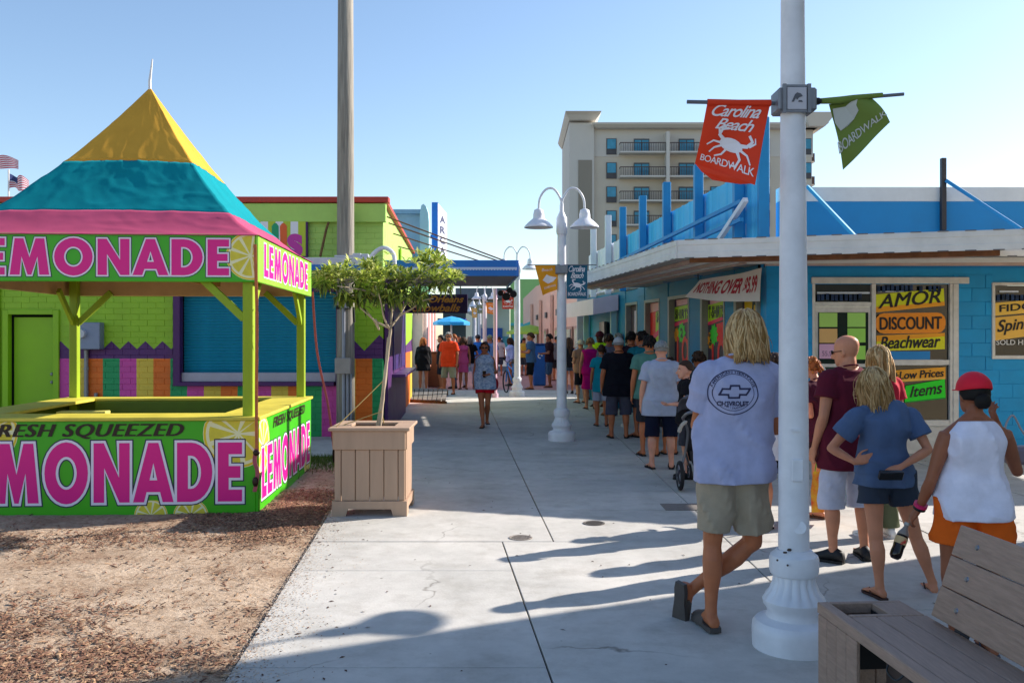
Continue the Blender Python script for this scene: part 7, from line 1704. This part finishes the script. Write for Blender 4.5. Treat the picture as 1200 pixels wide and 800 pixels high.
            rsf = []
            for y, w_, hgt in ((.03, .041, .062), (.06, .045, .074), (.10, .050, .062), (.15, .051, .046), (.19, .040, .035), (.212, .022, .024)):
                rsf.append([FPs(w_ * math.cos(a), y, .01 + hgt * max(0, math.sin(a))) for a in [math.tau * j / 16 for j in range(16)]])
            c.rings(rsf)
            c.build('clog', sm_, root)
    return pr
PI = math.pi
CROSS = dict(elbowR=(.235, .05, 1.15), elbowL=(-.235, .05, 1.15), wristR=(.02, .20, 1.17), wristL=(-.04, .22, 1.14))
BENT = dict(elbowR=(.23, .0, 1.13), wristR=(.14, .24, 1.1), elbowL=(-.23, .0, 1.13), wristL=(-.12, .24, 1.12))
def project(shirt, o, ux, uy, ray):
    """maps flat print onto the cloth surface"""
    dg = bpy.context.evaluated_depsgraph_get(); dg.update(); ev = shirt.evaluated_get(dg); me = ev.to_mesh()
    mw = shirt.matrix_world if shirt.parent is None else Matrix.Translation(shirt.parent.location)
    bv = BVHTree.FromPolygons([mw @ v.co for v in me.vertices], [tuple(p.vertices) for p in me.polygons]); ev.to_mesh_clear()
    def fn(u, v, d):
        p = o + ux * u + uy * v; hit, n, i, dist = bv.ray_cast(p, ray)
        if hit is None: return p + ray * .35
        return hit + n * (.0015 + d)
    return fn
def stroke(b, fn, pts, w, mi=0, n=6, d=0.0, close=True):
    pts = list(pts) + ([pts[0]] if close else [])
    for (x0, y0), (x1, y1) in zip(pts, pts[1:]):
        L = math.hypot(x1 - x0, y1 - y0) or 1; nx, ny = -(y1 - y0) / L * w / 2, (x1 - x0) / L * w / 2; ex, ey = (x1 - x0) / L * w / 2, (y1 - y0) / L * w / 2
        for i in range(n):
            a, c = i / n, (i + 1) / n; xa, ya = x0 + (x1 - x0) * a - (ex if i == 0 else 0), y0 + (y1 - y0) * a - (ey if i == 0 else 0); xb, yb = x0 + (x1 - x0) * c + (ex if i == n - 1 else 0), y0 + (y1 - y0) * c + (ey if i == n - 1 else 0)
            b.add([fn(xa - nx, ya - ny, d), fn(xb - nx, yb - ny, d), fn(xb + nx, yb + ny, d), fn(xa + nx, ya + ny, d)], [(0, 1, 2, 3)], mi)

# --- the blond man leaning on the post
YA = 5.2
a = person('tall blond man in lavender tee and khaki shorts leaning on the nearest lamp post', G(848, 737), 0, 1.87, skin='tan', hair='blond', hstyle='wavy', hlen=.15, vol=1.0, top='#a6a9c8', bot='#a39581', q=.0058, bulk=.97, loose=.026, shem=.848, hem=.545, sleeve=.66, fingers=True, curl=.5, shoe='clog', shoe_col='#4d4744',
           ov=dict(pelvis=P(858, 540, YA), hipL=P(842, 545, YA), hipR=P(876, 547, YA), kneeL=P(835, 632, YA + .03), ankleL=P(833, 719, YA - .02), kneeR=P(882, 634, YA + .06), ankleR=P(808, 692, YA + .2),
                   shoulderL=P(831, 441, YA + .02), shoulderR=P(901, 441, YA + .02), elbowL=P(817, 498, YA + .12), wristL=P(858, 497, YA + .33), elbowR=P(909, 502, YA + .12), wristR=P(874, 500, YA + .31), neck=P(868, 424, YA + .01), head=P(873, 393, YA + .06)),
           foot_ov=dict(R=((.02, .22, -1), (.80, .55, .1)), L=((-.15, 1, 0), (0, 0, 1))))
ink = M('print_ink', '#2a2a4a', .7, var=0)
o_ = P(865, 461, 4.6); sc_ = 1 / FL * 5.02
fn = project(a.shirt, V((o_.x * 1.083, 4.6, EYE + (o_.z - EYE) * 1.083)), V((1, 0, 0)), V((0, 0, 1)), V((0, 1, 0)))
b = MB(); r_ = 28.5 * sc_; ey = .93
disc(b, fn, 0, 0, r_ * .955, r_, n=72, d=0, ry=ey); disc(b, fn, 0, 0, r_ * .80, r_ * .825, n=64, d=0, ry=ey)
bt = [(-.64, -.16), (-.26, -.16), (-.24, -.30), (.24, -.30), (.26, -.16), (.54, -.16), (.72, .10), (.26, .10), (.24, .24), (-.16, .24), (-.2, .10), (-.50, .10)]
stroke(b, fn, [(x * r_ * .92, y * r_ * .92 + .06 * r_) for x, y in bt], r_ * .075)
def arc(r0, a0, a1, flip=False):
    def f(u, v, d):
        t = a0 + (a1 - a0) * u; r = r0 + (v if not flip else -v); return fn(r * math.cos(t), r * math.sin(t) * ey, d)
    return f
letters('AMERICAN HERITAGE', arc(r_ * .845, math.radians(165), math.radians(15)), 1.0, r_ * .10, 0, 0, .02, mb=b, layers=[(.02, 0, 0)])
letters('CHEVROLET', fn, r_ * 1.28, r_ * .2, -r_ * .66, -r_ * .56, .03, mb=b, layers=[(.04, 0, 0)])
letters('EST. 1911 TRADEMARK', arc(r_ * .74, math.radians(215), math.radians(325), True), 1.0, r_ * .085, 0, 0, .01, mb=b, layers=[(.01, 0, 0)])
adopt(b.build('shirt_print', ink, fix=False), a.root)

# --- grey tee woman with her hand on her hip
YF = 5.9
f = person('blonde woman in a slate blue tee holding a phone behind her back', G(1060, 698), 0, 1.56, fem=True, skin='fair', hair='blond', hstyle='wavy', hlen=.20, vol=1.2, top='#53688a', bot='#38404e', bstyle='short_shorts', hem=.705, q=.0058, bulk=1.0, shem=.865, loose=.024, fingers=True, sleeve=.6, shoe='flip', shoe_col='#3a2420', legw=.92,
           ov=dict(hipL=P(1022, 558, YF), hipR=P(1052, 558, YF), kneeL=P(1026, 627, YF - .05), kneeR=P(1072, 626, YF + .1), ankleL=P(1031, 688, YF - .08), ankleR=P(1093, 683, YF + .1),
                   shoulderL=P(1006, 488, YF), shoulderR=P(1067, 488, YF), elbowL=P(974, 525, YF + .06), wristL=P(1002, 541, YF - .06), elbowR=P(1088, 527, YF - .08), wristR=P(1057, 546, YF - .22), handL=P(1030, 533, YF - .12), palmL=(.1, .9, -.2), handR=P(1035, 556, YF - .24), palmR=(0, .4, -1), neck=P(1030, 475, YF + .01), head=P(1023, 452, YF + .05)), head_turn=.15, headpitch=.15)
t = thing('phone', 'black phone held flat behind the back of the woman in the slate tee', 'phone', tuple(P(1044, 557, YF - .24))); b = MB(); b.box(P(1044, 556.5, YF - .265), (.15, .035, .062), Matrix.Rotation(-.0, 3, 'Y') @ Matrix.Rotation(.5, 3, 'X'), ch=.006); b.build('case', M('phone_black', '#101013', .15, var=0), t)
fn = project(f.shirt, P(1031.5, 475.5, 5.2) * 1.0, V((1, 0, 0)), V((0, 0, 1)), (P(1031.5, 475.5, 5.9) - V((0, 0, EYE))).normalized())
b = MB(); k_ = 5.2 / FL; b.add([fn(x * k_, y * k_, .001) for x, y in ((-5, -1.8), (5, -2.2), (5, 2.0), (-5, 2.2))], [(0, 1, 2, 3)]); adopt(b.build('neck_label', M('label_white', '#c6cad6', .7, var=0), fix=False), f.root)
# --- tank top woman with the red cap
YG = 4.78
g = person('woman in a red cap, white tank top and orange shorts standing behind the bench', G(1140, 768), 0, 1.58, fem=True, skin='deep', hair='black', hstyle='bun', top='#e4e0ee', tstyle='tank', bot='#e0621c', bstyle='short_shorts', hem=.66, q=.0058, bulk=.95, shem=.83, loose=.024, fingers=True, curl=.75, shoe='flip', shoe_col='#27334a', hat=('front', '#e01430'), armw=1.05,
           ov=dict(hipL=P(1118, 588, YG), hipR=P(1158, 588, YG), kneeL=P(1114, 675, YG), kneeR=P(1160, 675, YG), ankleL=P(1120, 748, YG + .05), ankleR=P(1162, 752, YG - .02),
                   shoulderL=P(1108, 512, YG), shoulderR=P(1178, 511, YG), elbowL=P(1091, 563, YG + .02), wristL=P(1077, 596, YG + .1), elbowR=P(1192, 552, YG + .1), wristR=P(1168, 495, YG + .22), handL=P(1064, 612, YG + .14), handR=P(1159, 474, YG + .2), neck=P(1142, 494, YG + .01), head=P(1140, 463, YG + .05)))
b = MB(); pw_, pe_ = V(g.J['wristL']), V(g.J['elbowL']); d_ = (pw_ - pe_).normalized(); b.tube([pw_ - d_ * .035, pw_ - d_ * .018], .036, 16, mi=0); b.tube([pw_ - d_ * .017, pw_ - d_ * .001], .034, 16, mi=1); adopt(b.build('wristband', [M('band_pink', '#d42864', .5, var=0), M('band_black', '#19191d', .4, var=0)]), g.root)
def lathe_dir(b, prof, p0, d, n=20, mi=0):
    d = d.normalized(); x = d.cross(V((0, 1, 0))).normalized(); y = d.cross(x)
    b.rings([[p0 + d * z + (x * math.cos(math.tau * j / n) + y * math.sin(math.tau * j / n)) * r for j in range(n)] for z, r in prof], True, mi)
p0 = P(1063, 613, YG + .14); p1 = P(1048, 654, YG + .1); d_ = p1 - p0; L = d_.length; t = thing('bottle', 'dark cola bottle with a cream label held low by the woman in the red cap', 'bottle', tuple(p0))
k = L / .2
b = MB(); lathe_dir(b, [(.0, .011), (.02, .011), (.03, .014), (.055, .027), (.07, .031)], p0, d_); b.build('neck', M('bottle_clear', '#8a8078', .1, var=0), t, smooth=True)
b = MB(); lathe_dir(b, [(.07, .0305), (.08, .032), (.128, .032), (.14, .030), (.17, .032), (L - .015, .031), (L, .02)], p0, d_); b.build('body', M('cola', '#1a0c0a', .08, var=0), t, smooth=True)
b = MB(); lathe_dir(b, [(.082, .033), (.122, .033)], p0, d_); lb = b.build('label', M('label_cream', '#c9a878', .5, var=0), t, smooth=False)
b = MB(); lathe_dir(b, [(-.004, .014), (.012, .014)], p0, d_); b.build('cap', M('cap_grey', '#a9a6a0', .5), t)
u_ = d_.normalized(); b = MB(); letters('cola', plane_fn(p0 + u_ * .118 + V((-.014, -.036, 0)), V((1, 0, .3)), -u_), .03, .026, 0, 0, .04, mb=b); adopt(b.build('lettering', M('red_print', '#c01818', .5, var=0), fix=False), t)
t = thing('handbag', 'grey handbag hanging from the right arm of the woman in the red cap', 'handbag', tuple(P(1195, 530, YG + .2))); b = MB(); c = P(1197, 533, YG + .18); b.box(c, (.17, .12, .10), ch=.02); b.build('body', M('bag_grey', '#7c6f7a', .5, var=.1), t); b = MB(); b.tube(cr([c + V((-.06, -.04, .04)), c + V((-.09, 0, .14)), c + V((-.05, 0, .22)), c + V((0, 0, .14)), c + V((.04, -.04, .05))], 6), .006, 6); b.build('strap', M('strap_grey', '#a9a2a6', .5), t)
# --- maroon tee man and companions
d = person('bald man in a maroon tee and white shorts with black trainers, seen from behind', G(993, 656), .35, 1.71, skin='fair', hstyle='bald', top='#5c1a2c', bot='#c4c4d4', q=.0075, hem=.40, shem=.74, sleeve=.5, shoe='sneaker', shoe_col='#1a1a1e', bulk=1.08, glasses=True, head_turn=.5, legspread=1.5, arms=dict(elbowL=(-.25, -.03, 1.13), wristL=(-.26, .06, .89)), loose=.028, footang=.5, headpitch=.1)
person('woman in a pink-red top and olive trousers mostly hidden behind the maroon tee man', G(1030, 629), .2, 1.62, fem=True, skin='fair', hair='blond', hstyle='long', hlen=.3, top='#b8283c', bot='#5a6048', bstyle='trousers', shoe='sneaker', shoe_col='#d0d0d0', q=.009)
c_ = person('woman in a dark maroon top stooping just right of the nearest lamp post', G(966, 606), .6, 1.5, fem=True, skin='fair', hair='red', hstyle='short', top='#4a1c2c', bot='#3a1a22', bstyle='shorts', hem=.62, q=.009, lean=.22, shoe='flip', arms=BENT, bulk=1.05, shoe_col='#5a3a28')
t = thing('tote_bag', 'orange and yellow patterned tote bag hanging by the knees of the stooping woman', 'bag', tuple(P(960, 570, 8.1))); b = MB(); b.rings([[P(x, y, yy) for x, yy in ((x0, 8.05), (x1, 8.05), (x1 - 1, 8.2), (x0 + 1, 8.2))] for y, x0, x1 in ((600, 951, 972), (575, 950, 971), (552, 953, 966))]); b.build('body', M('tote_orange', '#e0581c', .6, vs=14, var=.1, col2='#e8c030'), t); b = MB(); b.tube(cr([P(955, 553, 8.1), P(958, 540, 8.05), P(963, 552, 8.1)], 5), .006, 6); b.build('strap', M('tote_green', '#6a9a3a', .6), t)
person('teenager in a white top and black shorts half hidden behind the nearest lamp post', G(910, 618), .1, 1.55, skin='fair', hair='brown', hstyle='short', top='#d8d4da', bot='#16161a', hem=.55, q=.009, shem=.72, shoe='flip')

# --- the middle of the queue
h_ = person('broad man in a light grey tee, navy shorts and speckled grey cap', G(775, 549), 0, 1.64, skin='pale', hair='grey', hstyle='crop', top='#a3abc0', bot='#141a30', hem=.44, shem=.76, bulk=1.18, hat=('front', '#9a9c9c', '#5c6464'), q=.008, shoe='flip', legspread=1.35, sleeve=.72, loose=.034)
person('boy in a black tee standing in profile beside the stroller', G(804, 560), PI / 2 - .2, 1.40, child=True, skin='pale', hair='brown', hstyle='crop', top='#18181c', bot='#3c3c44', q=.008, face=True, head_turn=.35, arms=BENT, shoe='sneaker')
person('dark-haired man in a sage green tee ahead of the grey cap man', G(761, 534), 0, 1.72, skin='tan', hair='black', hstyle='short', top='#4e7c72', bot='#2a2c34', q=.011, shoe='flip')
person('dark-haired man in a teal tee turning his head to the left in the queue', G(752, 512), .3, 1.80, skin='tan', hair='black', hstyle='short', top='#1d6f80', bot='#3a3c48', q=.012, head_turn=.7)
person('child with short brown hair near the shop window behind the boy in black', G(819, 530), .3, 1.47, child=True, skin='tan', hair='brown', hstyle='short', top='#38424e', bot='#2a2a30', q=.012)
person('small brown-haired child between the grey cap man and the boy in black', G(785, 532), 0, 1.38, child=True, skin='tan', hair='brown', hstyle='short', top='#1a5c68', bot='#2a2a30', q=.012)
m_ = person('heavy man in a black tee with a thin pink stripe and grey plaid shorts', G(725, 513), 0, 1.69, skin='tan', hair='grey', hstyle='crop', top='#12141e', bot='#454554', hem=.40, shem=.76, bulk=1.32, q=.010, sleeve=.75, shoe='flip', legspread=1.3, loose=.03, hat=('back', '#a8acb2'))
person('dark-haired man in a black and pink striped tee with white trainers in the queue', G(740, 500), 0, 1.80, skin='tan', hair='black', hstyle='short', top='#2c1c28', bot='#22242c', q=.013, shoe='sneaker', shoe_col='#d0d0d0', sleeve=.6)
person('girl in a bright teal tee and pale grey shorts with her hair tied up', G(705, 499), 0, 1.56, fem=True, skin='tan', hair='brown', hstyle='bun', top='#128a9c', bot='#a4a8b8', hem=.55, shem=.76, q=.012, shoe='flip')
person('stout blonde woman in a long magenta top walking slowly in the queue', G(692, 479), .1, 1.70, fem=True, skin='fair', hair='sandy', hstyle='short', top='#b80c74', tstyle='dress', hem=.52, q=.014, bulk=1.25, lean=.05, shoe='flip', shoe_col='#2a2022')
person('pale-armed person in a cream hat and dark shorts left of the magenta woman', G(681, 472), .4, 1.64, skin='pale', hair='grey', hstyle='crop', top='#a47c6c', bot='#20202c', q=.015, hat=('brim', '#c9bca8'), bulk=1.1, arms=BENT)
person('long-haired woman in a black tank top and denim shorts beside the middle lamp post', G(667, 461), .2, 1.70, fem=True, skin='tan', hair='brown', hstyle='long', hlen=.4, top='#17171c', tstyle='tank', bot='#3c4a5c', bstyle='short_shorts', hem=.72, q=.015, shoe='sneaker')
person('girl with a bun in a pale blue top and pink shorts', G(680, 462), 0, 1.62, fem=True, skin='fair', hair='brown', hstyle='bun', top='#8aa0c4', bot='#c44c8c', q=.016)
person('attendant in a lime safety vest and maroon cap by the far shop entrance', G(703, 476), PI * .8, 1.84, skin='dark', hair='black', hstyle='crop', top='#b4e01c', bot='#22242c', q=.014, hat=('front', '#5c1428'), face=True)
person('man with dark hair in a grey-purple tee right of the attendant', G(714, 487), 0, 1.77, skin='tan', hair='brown', hstyle='short', top='#6c6c80', bot='#2c2c38', q=.014)
person('grey-haired person in a muted green top near the shop wall', G(725, 480), .2, 1.80, skin='fair', hair='grey', hstyle='short', top='#5c6458', bot='#2c2c38', q=.014)
person('man in a dark striped tee leaning near the far side window', G(738, 483), 0, 1.76, skin='dark', hair='black', hstyle='short', top='#5c2c44', bot='#24242c', q=.014)
person('tall person in a tan shirt at the far end of the queue', G(697, 468), .3, 1.74, skin='fair', hair='sandy', hstyle='short', top='#8c7c6c', bot='#34343c', q=.016)

# --- people further down the walk
s_ = person('woman in patterned tank top and red shorts walking with a drink', G(568, 500.5), PI, 1.62, fem=True, skin='tan', hair='brown', hstyle='pony', hlen=.12, top=M('shirt_patterned', '#6e84a8', .85, vs=26, col2='#c0cad8', detail=2), tstyle='tank', bot='#c41024', bstyle='short_shorts', hem=.70, q=.009, shem=.80, loose=.04, face=True, glasses=True, shoe='flip', shoe_col='#181416',
            arms=dict(elbowL=(-.23, -.02, 1.12), wristL=(-.05, .2, 1.08), kneeR=(.06, .08, .48), ankleR=(.03, .14, .09), kneeL=(-.06, .02, .49), ankleL=(-.04, -.22, .13)))
c = s_.hands['L'][0]; t = thing('drink_cup', 'dark iced drink cup in the hand of the walking woman', 'cup', tuple(c)); b = MB(); b.lathe([(-.06, .025), (.06, .035), (.065, .03)], c, 12); b.build('cup', M('cup_brown', '#38201a', .2, var=0), t); b = MB(); b.lathe([(.066, .036), (.075, .036)], c, 12); b.build('lid', white_paint, t)
c = P(577.5, 450, 17.05); t = thing('handbag', 'red shoulder bag at the hip of the walking woman', 'handbag', tuple(c)); b = MB(); b.ell(c + V((.04, .06, 0)), (.07, .09, .13), n=14); b.build('body', M('bag_red', '#b8182c', .5), t, smooth=True)
person('red-haired woman in a long black hoodie with bare legs by the left shopfront', G(496, 460), PI + .15, 1.70, fem=True, skin='tan', hair='red', hstyle='long', hlen=.26, top='#111114', bot='#111114', bstyle='short_shorts', q=.013, sleeve=1.1, shem=.72, loose=.05, face=True, shoe='flip', shoe_col='#221c1c')
person('grey-haired man in an orange polo and khaki shorts standing with friends', G(526, 462), PI - .35, 1.86, skin='tan', hair='grey', hstyle='short', top='#e0421c', bot='#8f8d78', hem=.48, q=.013, bulk=1.12, face=True, glasses=True, shoe='flip', legspread=1.4, sleeve=.7, shem=.80, head_turn=.5)
person('person in a black tee half hidden behind the man in the orange polo', G(517, 457), PI * .6, 1.78, skin='tan', hair='black', hstyle='short', top='#16181e', bot='#22242c', q=.016)
person('man in blue jeans and a pale tee standing behind the orange polo man', G(532, 455), PI * .5, 1.82, skin='pale', hair='red', hstyle='crop', top='#a48c94', bot='#2c4468', bstyle='trousers', q=.016, shoe='sneaker', face=True)
person('woman in a pink patterned dress and sunglasses in the group of friends', G(543, 456), PI, 1.72, fem=True, skin='deep', hair='brown', hstyle='long', hlen=.22, top='#a4406c', tstyle='dress', hem=.6, q=.015, glasses=True)
person('woman in a black tee and white trousers with her back to us', G(550.5, 454), .15, 1.74, fem=True, skin='tan', hair='grey', hstyle='long', hlen=.16, top='#131316', bot='#c4c8e0', bstyle='trousers', q=.014, shoe='sneaker', legspread=1.7, arms=dict(elbowR=(.27, -.05, 1.14), wristR=(.13, .12, 1.05)))
person('person in a bright blue shirt and dark cap behind the white-trousered woman', G(560, 449), .4, 1.80, skin='tan', hair='black', hstyle='crop', top='#2c6cc0', bot='#2a3040', q=.017, hat=('front', '#1c2434'))
person('man in a slate blue polo with an olive cap standing behind the walking woman', G(574, 455), .2, 1.78, skin='tan', hair='sandy', hstyle='crop', top='#5c78a8', bot='#3a4458', q=.014, hat=('front', '#7c7c5c'), bulk=1.15)
person('long-haired woman in a pale lavender hoodie beside the bicycle', G(598, 452), PI / 2 + .3, 1.70, fem=True, skin='tan', hair='brown', hstyle='long', hlen=.22, top='#9ca8d8', bot='#5c7898', bstyle='short_shorts', hem=.74, q=.014, sleeve=1.1, shem=.8, face=True, shoe='sneaker')
person('man in a steel blue tee and black shorts with arms folded, facing left', G(622, 456), PI / 2 - .1, 1.86, skin='tan', hair='brown', hstyle='short', top='#3c5878', bot='#141418', hem=.46, q=.013, arms=CROSS, bulk=1.15, face=True, sleeve=.7)
person('man in a dark maroon tee and blue-grey shorts beside the recycling bin, facing left', G(644, 454), PI / 2 - .15, 1.82, skin='deep', hair='black', hstyle='short', top='#2c1620', bot='#3c5470', hem=.45, q=.014, arms=BENT, face=True, sleeve=.7)

far = 'strollers far down the walk'
person('distant person in a white tee walking between the far lamp posts', G(585, 440), .2, 1.75, skin='tan', hair='brown', hstyle='crop', top='#c4c4c8', bot='#3c4458', q=.02, grp=far)
person('distant person in a red top near the pink post', G(573, 442), PI, 1.7, fem=True, skin='tan', hair='brown', hstyle='crop', top='#a8343c', bot='#2c3038', q=.02, grp=far)
person('distant person in a navy top by the left shopfronts', G(538, 445), PI, 1.78, skin='deep', hair='black', hstyle='crop', top='#24304c', bot='#4c4438', q=.02, grp=far)
person('distant person in a yellow top under the lime parasol', G(614, 440), -.5, 1.7, skin='tan', hair='brown', hstyle='crop', top='#c4a43c', bot='#38404c', q=.02, grp=far)
person('distant person in a grey shirt in front of the peach building', G(652, 446), .5, 1.75, skin='tan', hair='black', hstyle='crop', top='#70747c', bot='#2c2c34', q=.02, grp=far)
